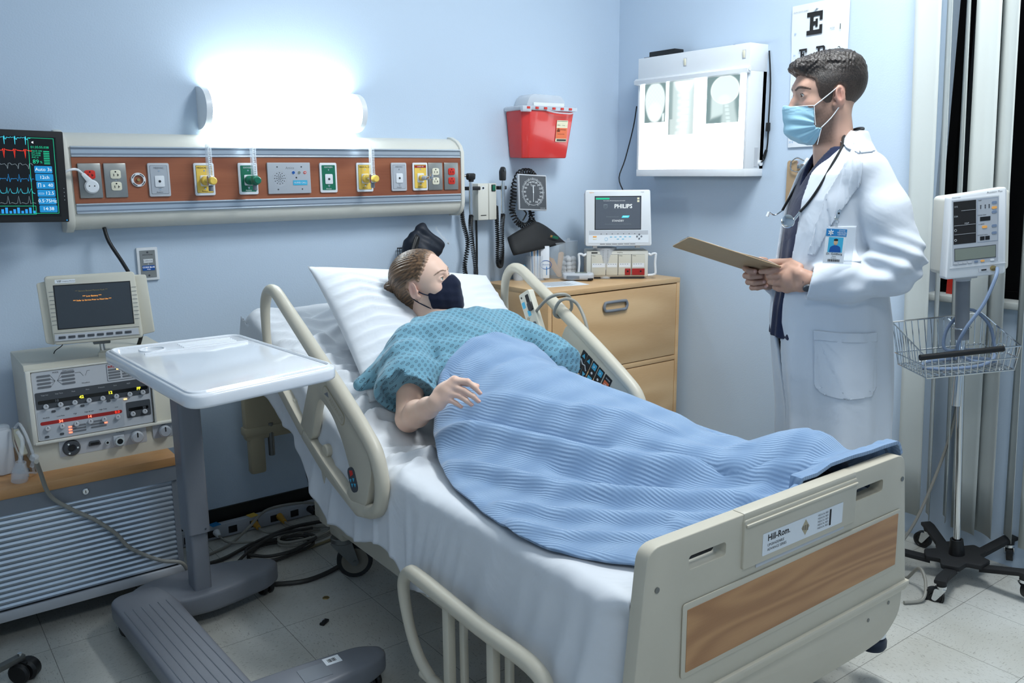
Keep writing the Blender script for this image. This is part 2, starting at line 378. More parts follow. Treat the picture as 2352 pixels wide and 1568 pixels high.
        if bev:
            nvs = set(nv); E = [e for e in b.edges if (e.verts[0] in nvs) == (e.verts[1] in nvs)]
            bmesh.ops.bevel(b, geom=E, offset=bev, segments=seg, affect='EDGES', profile=0.5, clamp_overlap=True)
        return s.bm(b, m)
    def ell(s, c, r, m, rot=None, n=20, k=12):
        b = bmesh.new(); bmesh.ops.create_uvsphere(b, u_segments=n, v_segments=k, radius=1.0)
        r = (r, r, r) if isinstance(r, (int, float)) else r
        b.transform(Matrix.Translation(c) @ (Euler(rot).to_matrix().to_4x4() if rot else Matrix.Identity(4)) @ Matrix.Diagonal((*r, 1)))
        return s.bm(b, m)
    def torus(s, c, ax, R, r, m, n=28, k=8):
        ax = Vector(ax).normalized(); a = ax.orthogonal().normalized(); b_ = ax.cross(a); c = Vector(c)
        return s.tube([c+(a*math.cos(2*PI*i/n)+b_*math.sin(2*PI*i/n))*R for i in range(n)], r, m, n=k, smooth=1, closed=True)
    # flat marks on a device face that looks towards local -y
    def rect(s, x0, x1, z0, z1, y, m, t=0.0006, r=0.0):
        if r:
            return s.prism(rrect(x0, x1, z0, z1, r), (0, y, 0), (1, 0, 0), (0, 0, 1), t, m)   # ux x uz = -y
        return s.box(((x0+x1)/2, y-t/2, (z0+z1)/2), (x1-x0, t, z1-z0), m)
    def disc(s, x, z, y, r, m, t=0.0008, n=20): return s.cyl((x, y, z), (x, y-t, z), r, m, n=n)
    def text(s, txt, x, z, y, size, m, ax='c', rot=0.0, sx=1.0, bold=0.0):
        me = text_mesh(txt, ax, bold)
        ca, sa = math.cos(rot), math.sin(rot)
        s.add([(x+(v[0]*sx*ca-v[1]*sa)*size, y-v[2]*0-0.0002, z+(v[0]*sx*sa+v[1]*ca)*size) for v in me[0]], me[1], m); return s
    def grid(s, P, m, closed_u=False):
        """P: list of rows of points"""
        nr, nc = len(P), len(P[0]); vs = [p for r in P for p in r]; fs = []
        for i in range(nr-1):
            for j in range(nc if closed_u else nc-1):
                j2 = (j+1) % nc; fs.append((i*nc+j, i*nc+j2, (i+1)*nc+j2, (i+1)*nc+j))
        return s.add(vs, fs, m)
    def build(s, name, parent=None, angle=38, world=False, origin=None, flip=False):
        me = bpy.data.meshes.new(name); vs = [v.copy() for v in s.v]
        loc = Vector((0, 0, 0))
        if parent is None:
            if origin is None:
                lo = [min(v[i] for v in vs) for i in range(3)]; hi = [max(v[i] for v in vs) for i in range(3)]
                loc = Vector(((lo[0]+hi[0])/2, (lo[1]+hi[1])/2, lo[2]))
            else: loc = Vector(origin)
            vs = [v-loc for v in vs]
        elif world:
            r = parent
            while r.parent: r = r.parent
            Mi = (Matrix.Translation(r.location) @ r.rotation_euler.to_matrix().to_4x4()).inverted()
            vs = [Mi @ v for v in vs]
        me.from_pydata([tuple(v) for v in vs], [], s.f); names = []
        for k in s.m:
            if k not in names: names.append(k)
        for k in names: me.materials.append(MATS[k])
        idx = {k: i for i, k in enumerate(names)}
        me.polygons.foreach_set('material_index', [idx[k] for k in s.m])
        b = bmesh.new(); b.from_mesh(me); bmesh.ops.recalc_face_normals(b, faces=b.faces); b.to_mesh(me); b.free()
        me.polygons.foreach_set('use_smooth', [True]*len(me.polygons)); me.set_sharp_from_angle(angle=math.radians(angle)); me.update()
        o = bpy.data.objects.new(name, me); COL.objects.link(o)
        if parent is None: o.location = loc
        else: o.parent = parent
        return o
def rrect(x0, x1, z0, z1, r, n=5):
    P = []
    for cx, cz, a0 in ((x1-r, z0+r, -90), (x1-r, z1-r, 0), (x0+r, z1-r, 90), (x0+r, z0+r, 180)):
        for k in range(n+1):
            a = math.radians(a0+90*k/n); P.append((cx+r*math.cos(a), cz+r*math.sin(a)))
    return P
def rpoly(pts, rad, n=5):
    """polygon with rounded corners; rad: one radius or one per corner"""
    K = len(pts); rad = rad if isinstance(rad, (list, tuple)) else [rad]*K; out = []
    for i in range(K):
        p0, p, p1 = Vector(pts[i-1]), Vector(pts[i]), Vector(pts[(i+1) % K]); r = rad[i]
        a, b = (p0-p), (p1-p); d = min(r, 0.45*a.length, 0.45*b.length); a = p+a.normalized()*d; b = p+b.normalized()*d
        for k in range(n+1):
            t = k/n; out.append(tuple((1-t)**2*a+2*t*(1-t)*p+t*t*b))
    return out
_TX = {}
def text_mesh(txt, ax, bold):
    key = (txt, ax, bold)
    if key not in _TX:
        c = bpy.data.curves.new('t', 'FONT'); c.body = txt; c.size = 1.0; c.resolution_u = 2; c.align_x = {'c': 'CENTER', 'l': 'LEFT', 'r': 'RIGHT'}[ax]; c.align_y = 'CENTER'; c.offset = bold
        o = bpy.data.objects.new('t', c); COL.objects.link(o)
        me = o.to_mesh(); _TX[key] = ([tuple(v.co) for v in me.vertices], [tuple(p.vertices) for p in me.polygons])
        o.to_mesh_clear(); bpy.data.objects.remove(o); bpy.data.curves.remove(c)
    return _TX[key]
def copy_tree(o, loc=None, rotz=None, label=None, group=None):
    def cp(a, par):
        c = a.copy(); COL.objects.link(c); c.parent = par
        for ch in list(a.children): cp(ch, c)
        return c
    r = cp(o, None)
    if loc: r.location = loc
    if rotz is not None: r.rotation_euler = (0, 0, rotz)
    if label: r['label'] = label
    if group: r['group'] = group
    return r
def helix(p0, p1, R, r, turns, steps=10, sag=(0, 0, 0)):
    """points of a coiled cord along a path"""
    P = [Vector(p) for p in p0] if isinstance(p0, list) else [Vector(p0), Vector(p1)]
    L = []; T = int(turns*steps)
    def path(t):
        K = len(P)-1; u = t*K; i = min(K-1, int(u)); f = u-i
        a, b, c, d = P[max(0, i-1)], P[i], P[i+1], P[min(K, i+2)]
        return 0.5*((2*b)+(c-a)*f+(2*a-5*b+4*c-d)*f*f+(3*b-a-3*c+d)*f**3)
    up = None
    for k in range(T+1):
        t = k/T; p = path(t); tg = (path(min(1, t+0.01))-path(max(0, t-0.01))).normalized()
        if up is None: up = tg.orthogonal().normalized()
        up = (up-tg*up.dot(tg)).normalized(); sd = tg.cross(up); a = 2*PI*turns*t
        L.append(p+(up*math.cos(a)+sd*math.sin(a))*R)
    return L
# ------------------------------------------------------------------ implicit surfaces (bodies, hair, clothing): one continuous skin
def smin(a, b, k):
    h = np.maximum(k-np.abs(a-b), 0)/k
    return np.minimum(a, b)-h*h*k*0.25
def smax(a, b, k): return -smin(-a, -b, k)
def s_ell(p, c, r, R=None):
    q = p-np.array(c, np.float32)
    if R is not None: q = q @ np.array(R, np.float32)
    r = np.array(r, np.float32); k0 = np.sqrt(((q/r)**2).sum(1))+1e-9; k1 = np.sqrt(((q/(r*r))**2).sum(1))+1e-9
    return k0*(k0-1)/k1
def s_cap(p, a, b, ra, rb, flat=None):
    a = np.array(a, np.float32); b = np.array(b, np.float32); ab = b-a; L2 = float(ab@ab)+1e-9
    t = np.clip(((p-a)@ab)/L2, 0, 1); d = p-a-t[:, None]*ab
    if flat is not None:      # squash factor along an axis
        ax = np.array(flat[0], np.float32); ax /= np.linalg.norm(ax); q = d@ax; d = d+(q*(flat[1]-1))[:, None]*ax
    return np.sqrt((d*d).sum(1))-(ra+(rb-ra)*t)
def s_chain(p, pts, k=0.02, flat=None):
    d = None
    for (a, ra), (b, rb) in zip(pts, pts[1:]):
        e = s_cap(p, a, b, ra, rb, flat); d = e if d is None else smin(d, e, k)
    return d
def s_box(p, c, h, r=0.0, R=None):
    q = p-np.array(c, np.float32)
    if R is not None: q = q @ np.array(R, np.float32)
    q = np.abs(q)-np.array(h, np.float32)+r
    return np.sqrt((np.maximum(q, 0)**2).sum(1))+np.minimum(q.max(1), 0)-r
def sdf_mesh(fn, lo, hi, h):
    lo = np.array(lo, np.float32); hi = np.array(hi, np.float32); S = 4
    n = (np.ceil((hi-lo)/(h*S)).astype(int)+1); N_ = n*S+1
    ax = [lo[i]+h*S*np.arange(n[i]+1, dtype=np.float32) for i in range(3)]
    C = np.stack(np.meshgrid(*ax, indexing='ij'), -1).reshape(-1, 3); d = fn(C).reshape(n+1)
    F = np.full(tuple(N_), 1.0, np.float32)
    # coarse fill then refine near the surface
    F[:] = np.repeat(np.repeat(np.repeat(d, S, 0), S, 1), S, 2)[:N_[0], :N_[1], :N_[2]]
    near = np.abs(d) < h*S*2.2
    M = np.zeros_like(near)
    for dx in (0, 1):
        for dy in (0, 1):
            for dz in (0, 1): M[:n[0], :n[1], :n[2]] |= near[dx:dx+n[0], dy:dy+n[1], dz:dz+n[2]]
    M = M[:n[0], :n[1], :n[2]]
    FM = np.zeros(tuple(N_), bool); B = np.argwhere(M)*S
    rng = np.arange(S+1)
    off = np.stack(np.meshgrid(rng, rng, rng, indexing='ij'), -1).reshape(-1, 3)
    for i in range(0, len(B), 4096):
        I = (B[i:i+4096, None, :]+off[None]).reshape(-1, 3); FM[I[:, 0], I[:, 1], I[:, 2]] = True
    I = np.argwhere(FM)
    out = np.empty(len(I), np.float32)
    for i in range(0, len(I), 400000): out[i:i+400000] = fn(lo+h*I[i:i+400000].astype(np.float32))
    F[I[:, 0], I[:, 1], I[:, 2]] = out
    s = F < 0; X, Y, Z = s.shape
    c = np.zeros((X-1, Y-1, Z-1), np.int8)
    for dx in (0, 1):
        for dy in (0, 1):
            for dz in (0, 1): c += s[dx:X-1+dx, dy:Y-1+dy, dz:Z-1+dz]
    A = np.argwhere((c > 0) & (c < 8)); idx = -np.ones(c.shape, np.int64); idx[A[:, 0], A[:, 1], A[:, 2]] = np.arange(len(A))
    acc = np.zeros((len(A), 3)); cnt = np.zeros(len(A)); cor = [(0,0,0),(1,0,0),(0,1,0),(1,1,0),(0,0,1),(1,0,1),(0,1,1),(1,1,1)]
    V = [F[A[:, 0]+o[0], A[:, 1]+o[1], A[:, 2]+o[2]] for o in cor]
    for i in range(8):
        for j in range(i+1, 8):
            df = [cor[j][k]-cor[i][k] for k in range(3)]
            if sum(map(abs, df)) != 1: continue
            m = (V[i] < 0) != (V[j] < 0); t = np.where(m, V[i]/(V[i]-V[j]+1e-12), 0)
            for k in range(3): acc[:, k] += np.where(m, cor[i][k]+t*df[k], 0)
            cnt += m
    P = lo+h*(A+acc/cnt[:, None]); Q = []
    for a in range(3):
        b_, c_ = (a+1) % 3, (a+2) % 3; sl0 = [slice(None)]*3; sl1 = [slice(None)]*3; sl0[a] = slice(0, -1); sl1[a] = slice(1, None)
        s0, s1 = s[tuple(sl0)], s[tuple(sl1)]; E = np.argwhere(s0 != s1)
        E = E[(E[:, b_] > 0) & (E[:, c_] > 0) & (E[:, b_] < s.shape[b_]-1) & (E[:, c_] < s.shape[c_]-1)]
        ins = s0[E[:, 0], E[:, 1], E[:, 2]]
        def g(db, dc):
            K = E.copy(); K[:, b_] += db; K[:, c_] += dc; return idx[K[:, 0], K[:, 1], K[:, 2]]
        q = np.stack([g(-1, -1), g(0, -1), g(0, 0), g(-1, 0)], 1); q[~ins] = q[~ins][:, ::-1]; Q.append(q)
    Q = np.concatenate(Q); Q = Q[(Q >= 0).all(1)]
    return P, Q
def smooth_mesh(P, Q, it=2, lam=0.5):
    n = len(P); e = np.concatenate([Q[:, [0, 1]], Q[:, [1, 2]], Q[:, [2, 3]], Q[:, [3, 0]]]); e = np.concatenate([e, e[:, ::-1]])
    for _ in range(it):
        S_ = np.zeros_like(P); c = np.bincount(e[:, 0], minlength=n)
        for k in range(3): S_[:, k] = np.bincount(e[:, 0], weights=P[e[:, 1], k], minlength=n)
        P = P+lam*(S_/np.maximum(c, 1)[:, None]-P)
    return P
def np_obj(name, P, Q, mats, parent=None, midx=None, attrs=None, uv=None, world=True, smooth=True, loc=None):
    """mesh object out of numpy arrays; world coordinates are brought into the parent's frame"""
    P = np.asarray(P, float)
    if parent is not None and world:
        r = parent
        while r.parent: r = r.parent
        Mi = np.array((Matrix.Translation(r.location) @ r.rotation_euler.to_matrix().to_4x4()).inverted()); P = P@Mi[:3, :3].T+Mi[:3, 3]
    l = Vector((0, 0, 0))
    if parent is None:
        l = Vector(((P[:, 0].min()+P[:, 0].max())/2, (P[:, 1].min()+P[:, 1].max())/2, P[:, 2].min())); P = P-np.array(l)
    me = bpy.data.meshes.new(name); me.vertices.add(len(P)); me.vertices.foreach_set('co', P.astype(np.float32).ravel())
    Q = np.asarray(Q); k = Q.shape[1]; me.loops.add(len(Q)*k); me.loops.foreach_set('vertex_index', Q.astype(np.int32).ravel())
    me.polygons.add(len(Q)); me.polygons.foreach_set('loop_start', np.arange(0, len(Q)*k, k, dtype=np.int32)); me.polygons.foreach_set('loop_total', np.full(len(Q), k, np.int32))
    for m in mats: me.materials.append(MATS[m])
    if midx is not None: me.polygons.foreach_set('material_index', np.asarray(midx, np.int32))
    me.update(calc_edges=True)
    if smooth: me.polygons.foreach_set('use_smooth', np.ones(len(Q), bool))
    for nm, (ty, arr) in (attrs or {}).items():
        at = me.attributes.new(nm, ty, 'POINT')
        if ty == 'FLOAT_COLOR': at.data.foreach_set('color', np.concatenate([arr, np.ones((len(arr), 1))], 1).astype(np.float32).ravel())
        else: at.data.foreach_set('vector', arr.astype(np.float32).ravel())
    if uv is not None:
        ul = me.uv_layers.new(name='UVMap'); ul.data.foreach_set('uv', uv[Q.ravel()].astype(np.float32).ravel())
    me.validate()
    o = bpy.data.objects.new(name, me); COL.objects.link(o)
    if parent is not None: o.parent = parent
    else: o.location = l
    return o
def fnoise(p, s, seed=0):
    """cheap smooth pseudo-noise in -1..1"""
    q = p*s; r = np.zeros(len(p))
    rs = np.random.RandomState(seed)
    for k in range(6):
        a = rs.normal(size=3); a = a/np.linalg.norm(a)*(0.7+0.25*k); r += np.sin(q@a+rs.uniform(0, 6.28))
    return r/6*1.6
# ------------------------------------------------------------------ the room
YW, XR, XL, YF, ZC = 3.259, 3.118, -1.45, -1.75, 2.98
b = MB(); b.box(((XL+XR)/2, (YF+YW)/2, -0.05), (XR-XL+0.3, YW-YF+0.3, 0.1), 'floor_tiles'); tag(b.build('floor', origin=(0, 0, 0)), kind='structure')
b = MB(); b.box(((XL+XR)/2, YW+0.05, ZC/2), (XR-XL+0.2, 0.1, ZC), 'wall'); tag(b.build('wall_back', origin=(0, YW, 0)), kind='structure')
b = MB(); b.box((XL-0.05, (YF+YW)/2, ZC/2), (0.1, YW-YF, ZC), 'wall'); tag(b.build('wall_left', origin=(XL, 0, 0)), kind='structure')
b = MB(); b.box(((XL+XR)/2, YF-0.05, ZC/2), (XR-XL+0.2, 0.1, ZC), 'wall'); tag(b.build('wall_front', origin=(0, YF, 0)), kind='structure')
WY0, WY1, WZ0, WZ1 = 0.10, 1.60, 0.94, 2.75      # window opening in the right wall
b = MB()
b.box((XR+0.06, (WY1+YW)/2, ZC/2), (0.12, YW-WY1, ZC), 'wall'); b.box((XR+0.06, (YF+WY0)/2, ZC/2), (0.12, WY0-YF, ZC), 'wall')
b.box((XR+0.06, (WY0+WY1)/2, WZ0/2), (0.12, WY1-WY0, WZ0), 'wall'); b.box((XR+0.06, (WY0+WY1)/2, (WZ1+ZC)/2), (0.12, WY1-WY0, ZC-WZ1), 'wall')
tag(b.build('wall_right', origin=(XR, 0, 0)), kind='structure')
b = MB(); b.box(((XL+XR)/2, (YF+YW)/2, ZC+0.05), (XR-XL+0.3, YW-YF+0.3, 0.1), 'ceiling'); tag(b.build('ceiling', origin=(0, 0, ZC)), kind='structure')
b = MB(); b.prism([(0, 0), (0.014, 0), (0.014, 0.006), (0.008, 0.012), (0.006, 0.098), (0, 0.1)], (XL, YW, 0.0), (0, -1, 0), (0, 0, 1), XL-XR, 'base_rubber')
tag(b.build('baseboard_back', origin=(0, YW, 0)), kind='structure')
b = MB(); b.prism([(0, 0), (0.03, 0), (0.03, 0.006), (0.012, 0.02), (0.006, 0.118), (0, 0.12)], (XR, YF, 0.0), (-1, 0, 0), (0, 0, 1), -(YW-YF), 'base_rubber')
tag(b.build('baseboard_right', origin=(XR, 0, 0)), kind='structure')
w1 = bpy.data.objects.new('window_1', None); COL.objects.link(w1); w1.location = (XR, (WY0+WY1)/2, WZ0); w1['kind'] = 'structure'
b = MB(); b.box((XR+0.085, (WY0+WY1)/2, (WZ0+WZ1)/2), (0.006, WY1-WY0, WZ1-WZ0), 'black_gloss'); b.build('pane', w1, world=True)
b = MB()
for y in (WY0+0.015, WY1-0.015, 1.02): b.box((XR+0.07, y, (WZ0+WZ1)/2), (0.03, 0.03, WZ1-WZ0), 'black_void')
for z in (WZ0+0.015, WZ1-0.015): b.box((XR+0.07, (WY0+WY1)/2, z), (0.028, WY1-WY0, 0.03), 'black_void')
b.build('window_frame', w1, world=True)
b = MB(); b.box((XR+0.035, (WY0+WY1)/2, WZ0-0.008), (0.13, WY1-WY0+0.06, 0.024), 'blind', r=0.004); b.build('window_sill', w1, world=True)
b = MB(); b.box((XR+0.03, 1.532, 0.995), (0.012, 0.022, 0.11), 'red', r=0.002)
tag(b.build('red_object'), 'narrow orange-red upright item on the window sill behind the blinds', 'red_object')  # plain red block for an unidentified upright thing
# ceiling fittings (outside the picture, they carry the room light; the fill panel is added)
for o, sx_, sy_, nm in ((KEY, 0.6, 1.2, 'ceiling light panel above the foot of the bed'), (FILL, 1.2, 0.6, 'added fill light panel on the unseen ceiling')):
    t = empty('ceiling_light', nm, 'ceiling light', (o.location.x, o.location.y, ZC-0.02)); t['group'] = 'ceiling light panels'
    b = MB()
    for s in (-1, 1):
        b.box((s*(sx_/2), 0, 0.008), (0.03, sy_+0.03, 0.024), 'white_plastic'); b.box((0, s*(sy_/2), 0.008), (sx_+0.03, 0.03, 0.024), 'white_plastic')
    b.build('frame', t)
# ------------------------------------------------------------------ vertical blinds: every vane its own thing
def vane(y, yaw, ztop, zbot, wd=0.089, x=3.045, lean=0.045, i=0):
    b = MB(); nz = 14; nx = 6; P = []
    for j in range(nz+1):
        z = zbot+(ztop-zbot)*j/nz; row = []
        for k in range(nx+1):
            u = (k/nx-0.5)*wd; c = 0.007*(1-(2*k/nx-1)**2); tw = yaw+0.05*math.sin(j*0.5+i)
            row.append((x+u*math.sin(tw)+c*math.cos(tw), y+lean*(z-1.5)+u*math.cos(tw)-c*math.sin(tw), z))
        P.append(row)
    b.grid(P, 'blind')
    o = b.build('blind_vane'); sol = o.modifiers.new('thick', 'SOLIDIFY'); sol.thickness = 0.0012
    return o
VN = [(1.638, -0.05, 'first white vertical blind vane, nearest the doctor, beside the blue wall'),
      (1.562, 0.95, 'second white blind vane from the doctor, turned edge-on'),
      (1.500, 1.00, 'third white blind vane, narrow one between two black gaps'),
      (1.432, 0.10, 'fourth white blind vane, wide one left above the monitor'),
      (1.362, 0.55, 'fifth white blind vane, wide one behind the right of the monitor'),
      (1.278, 0.95, 'sixth white blind vane, right of the pole'),
      (1.205, 0.3, 'seventh white blind vane, at the right edge of the picture'),
      (1.125, 0.6, 'eighth white blind vane, past the right edge of the picture')]
for i, (y, a, l) in enumerate(VN):
    tag(vane(y-0.012, a, 2.83, 0.105+0.012*((i*7) % 3), i=i), l, 'blind', 'vertical blind vanes')
b = MB(); b.box((3.06, 0.85, 2.845), (0.06, 1.72, 0.035), 'white_plastic', r=0.004)
tag(b.build('blind_headrail'), 'white head rail of the vertical blinds under the ceiling', 'blind rail')
# ------------------------------------------------------------------ wall lamp
t = empty('wall_lamp', 'glowing white half-round wall lamp above the head wall panel', 'lamp', (1.33, YW, 1.555))
def dome(k, x0, x1, m, b, h=0.072, d=0.105):
    P = []
    for i in range(17):
        a = PI*i/16; P.append((d*math.sin(a)**0.8*k, h*(-math.cos(a))*k))
    b.prism([(p[0], p[1]) for p in P], (x0, YW, 1.628), (0, -1, 0), (0, 0, 1), -(x1-x0), m, bev=0)
b = MB(); dome(0.97, 1.04, 1.628, 'lamp_glow', b); b.build('diffuser', t, world=True)
for x0 in (1.018, 1.628):
    b = MB(); dome(1.06, x0, x0+0.022, 'white_plastic', b); b.build('end_cap', t, world=True)
# ------------------------------------------------------------------ head wall panel
hw = empty('headwall_panel', 'long cream head wall panel with reddish wood strip, outlets and gas ports', 'medical wall panel', (1.32, YW, 1.21))
prof = [(0, 0.325), (0.024, 0.323), (0.062, 0.308), (0.086, 0.288), (0.099, 0.265), (0.099, 0.062), (0.096, 0.040), (0.084, 0.018), (0.06, 0.005), (0, 0)]
b = MB(); b.prism(prof, (0.56, YW, 1.21), (0, -1, 0), (0, 0, 1), -(2.095-0.56), 'cream'); b.build('housing', hw, world=True)
prof2 = [(0, 0.333), (0.026, 0.331), (0.066, 0.316), (0.094, 0.294), (0.108, 0.266), (0.108, 0.060), (0.104, 0.036), (0.090, 0.012), (0.064, -0.004), (0, -0.006)]
for x0 in (0.535, 2.090):
    b = MB(); b.prism(prof2, (x0, YW, 1.21), (0, -1, 0), (0, 0, 1), -0.026 if x0 < 1 else -0.018, 'cream', bev=0.004); b.build('end_cap', hw, world=True)
F0 = YW-0.099
for z0, z1 in ((1.453, 1.488), (1.268, 1.302)):
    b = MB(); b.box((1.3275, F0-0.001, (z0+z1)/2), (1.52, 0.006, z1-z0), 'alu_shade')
    for z in (z0+0.003, z1-0.003): b.box((1.3275, F0-0.005, z), (1.52, 0.008, 0.005), 'alu', r=0.001)
    b.box((1.3275, F0-0.0035, (z0+z1)/2), (1.52, 0.004, 0.012), 'alu')
    b.build('rail', hw, world=True)
b = MB(); b.box((1.3275, F0-0.001, 1.3775), (1.522, 0.008, 0.151), 'wood_strip'); b.build('wood_strip', hw, world=True)
FY = F0-0.005
def plate_outlet(x, c1, c2, steel='steel_plate'):
    b = MB(); b.box((x, FY-0.003, 1.376), (0.071, 0.006, 0.114), steel, r=0.003)
    for z, c in ((1.396, c1), (1.357, c2)):
        if c is None: continue
        b.prism(rpoly([(-0.0165, -0.011), (-0.011, -0.0145), (0.011, -0.0145), (0.0165, -0.011), (0.0165, 0.011), (0.011, 0.0145), (-0.011, 0.0145), (-0.0165, 0.011)], 0.003, 2), (x, FY-0.006, z), (1, 0, 0), (0, 0, 1), 0.003, c, bev=0.0006)
        b.box((x-0.006, FY-0.0093, z-0.002), (0.002, 0.001, 0.008), 'black'); b.box((x+0.006, FY-0.0093, z-0.002), (0.002, 0.001, 0.008), 'black'); b.box((x+0.008, FY-0.0093, z-0.002), (0.004, 0.001, 0.002), 'black')
        b.disc(x, z+0.0085, FY-0.0085, 0.0026, 'black', t=0.0012, n=10)
    b.disc(x, 1.376, FY-0.006, 0.002, 'chrome', n=10)
    return b.build('outlet_plate', hw, world=True)
plate_outlet(0.617, 'red', 'red'); plate_outlet(0.696, 'ivory', 'ivory'); plate_outlet(1.958, 'ivory', 'ivory'); plate_outlet(2.038, 'red', 'red')
def gas(x, m, txt, tm, frame='grey_light', band=None):
    b = MB(); b.prism(rrect(x-0.036, x+0.036, 1.319, 1.433, 0.006), (0, FY, 0), (1, 0, 0), (0, 0, 1), 0.007, 'white_plastic' if m != 'grey_plate' else 'grey_light', bev=0.002)
    b.rect(x-0.029, x+0.029, 1.328, 1.425, FY-0.007, tm, r=0.003); b.rect(x-0.028, x+0.028, 1.329, 1.424, FY-0.0074, m, r=0.003)
    if band: b.rect(x-0.027, x+0.027, 1.412, 1.422, FY-0.008, band); b.text(txt, x, 1.417, FY-0.0088, 0.007, 'white_plastic')
    else: b.text(txt, x, 1.416, FY-0.0086, 0.0085, tm)
    b.prism(rrect(x-0.016, x+0.016, 1.352, 1.390, 0.004), (0, FY-0.008, 0), (1, 0, 0), (0, 0, 1), 0.003, 'white_plastic', bev=0.001)
    b.disc(x, 1.371, FY-0.011, 0.0045, 'grey_dark', n=14); b.disc(x, 1.371, FY-0.0118, 0.002, 'black', n=10)
    for z in (1.406, 1.343): b.disc(x, z, FY-0.008, 0.003, 'chrome', n=12)
    b.text('push', x, 1.3475, FY-0.0086, 0.005, tm); b.text('Amico', x-0.002, 1.334, FY-0.0086, 0.0085, tm)
    return b.build('gas_outlet_plate', hw, world=True)
gas(0.836, 'grey_plate', 'MEDVAC', 'ink_grey'); gas(0.991, 'yellow', 'MEDICAL AIR', 'ink'); gas(1.150, 'green', 'OXYGEN', 'white_plastic')
gas(1.469, 'green', 'OXYGEN', 'white_plastic'); gas(1.626, 'yellow', 'MEDICAL AIR', 'ink'); gas(1.782, 'grey_plate', 'MEDVAC', 'ink_grey'); gas(1.883, 'yellow', 'COMP AIR', 'ink', band='red_dark')
b = MB(); b.lathe([(0.016, 0), (0.024, 0), (0.024, 0.005), (0.022, 0.007), (0.016, 0.007), (0.016, 0)], (0.768, FY, 1.377), (0, -1, 0), 'white_plastic', 28)
for a in (0.5, 1.57+0.5, 3.14+0.5, 4.71+0.5): b.tube([(0.768+0.02*math.cos(a+k*0.2), FY-0.0075, 1.377+0.02*math.sin(a+k*0.2)) for k in range(5)], 0.0013, 'black', n=5, smooth=1)
b.cyl((0.768, FY, 1.377), (0.768, FY-0.008, 1.377), 0.005, 'brass', n=14); b.build('lock_ring', hw, world=True)
b = MB(); b.prism(rrect(1.224, 1.394, 1.319, 1.434, 0.003), (0, FY, 0), (1, 0, 0), (0, 0, 1), 0.008, 'grey_plate', bev=0.002)
y = FY-0.008
for r_, k_ in ((0.0065, 6), (0.013, 10), (0.0205, 12)):
    for j in range(k_):
        a = 2*PI*j/k_; b.disc(1.270+r_*math.cos(a), 1.376+r_*math.sin(a), y, 0.0018, 'black', t=0.0003, n=8)
b.disc(1.270, 1.376, y, 0.0018, 'black', t=0.0003, n=8); b.torus((1.270, y, 1.376), (0, 1, 0), 0.0285, 0.0006, 'grey_light')
b.text('Amico', 1.312, 1.414, y, 0.013, 'ink_grey')
for x, c in ((1.325, 'blue_deep'), (1.348, 'lcd'), (1.371, 'red')): b.disc(x, 1.397, y, 0.0068, 'white_plastic', t=0.001); b.disc(x, 1.397, y-0.001, 0.0058, c, t=0.0012)
b.box((1.371, y-0.0026, 1.397), (0.007, 0.0006, 0.002), 'white_plastic'); b.box((1.371, y-0.0026, 1.397), (0.002, 0.0006, 0.007), 'white_plastic')
b.disc(1.336, 1.378, y, 0.003, 'black', t=0.0006); b.rect(1.322, 1.379, 1.350, 1.368, y, 'blue_btn', t=0.0012); b.text('NURSE CALL', 1.3505, 1.359, y-0.0013, 0.0088, 'white_plastic')
for x, z in ((1.262, 1.418), (1.358, 1.418), (1.262, 1.335), (1.358, 1.335)): b.disc(x, z, y, 0.0028, 'grey_dark', t=0.0008, n=12)
b.build('nurse_call_plate', hw, world=True)
# flowmeters plugged into three ports
def flowmeter(x, col, label):
    t = empty('flowmeter', label, 'flowmeter', (x, FY-0.012, 1.371)); t['group'] = 'flowmeters on the head wall panel'
    b = MB(); b.cyl((0, 0, 0), (0, -0.02, 0), 0.017, col, n=24, bev=0.002); b.build('collar', t)
    b = MB(); b.cyl((0, -0.02, 0), (0, -0.05, 0), 0.009, 'chrome', n=16); b.box((0, -0.058, 0), (0.022, 0.022, 0.034), 'chrome' if col == 'yellow' else 'green', r=0.003); b.cyl((0, -0.058, -0.017), (0, -0.058, -0.036), 0.008, 'grey_mid', n=16, bev=0.001); b.build('valve_body', t)
    b = MB(); b.lathe([(0.0, 0), (0.0115, 0), (0.0105, 0.105), (0.0085, 0.112), (0, 0.112)], (0, -0.058, 0.014), (0, 0, 1), 'clear_frost', 20); b.build('tube', t)
    b = MB(); b.cyl((0, -0.058, 0.016), (0, -0.058, 0.116), 0.0035, 'white_plastic', n=10)
    for k in range(14): b.box((0.0, -0.0695, 0.024+k*0.0065), (0.008 if k % 2 else 0.005, 0.0006, 0.0011), 'ink')
    b.build('scale', t)
    b = MB(); b.cyl((0.0, -0.069, 0), (0.0, -0.092, 0), 0.0135, col, n=24, bev=0.003); b.build('knob', t)
    return t
flowmeter(0.991, 'yellow', 'clear flowmeter with yellow knob plugged into the left yellow air port')
flowmeter(1.150, 'green', 'clear flowmeter with dark green knob plugged into the green oxygen port')
flowmeter(1.626, 'yellow', 'clear flowmeter with yellow knob plugged into the right yellow air port')
b = MB(); b.cyl((1.883, FY-0.011, 1.371), (1.883, FY-0.03, 1.371), 0.012, 'yellow', n=20, bev=0.002); b.cyl((1.883, FY-0.03, 1.371), (1.883, FY-0.06, 1.371), 0.009, 'grey_plate', n=18, bev=0.001)
b.cyl((1.883, FY-0.06, 1.371), (1.883, FY-0.085, 1.372), 0.005, 'chrome', n=12); b.box((1.889, FY-0.087, 1.374), (0.006, 0.014, 0.026), 'chrome', r=0.001)
tag(b.build('gas_adapter'), 'short grey gas adapter sticking out of the rightmost yellow port', 'gas adapter')
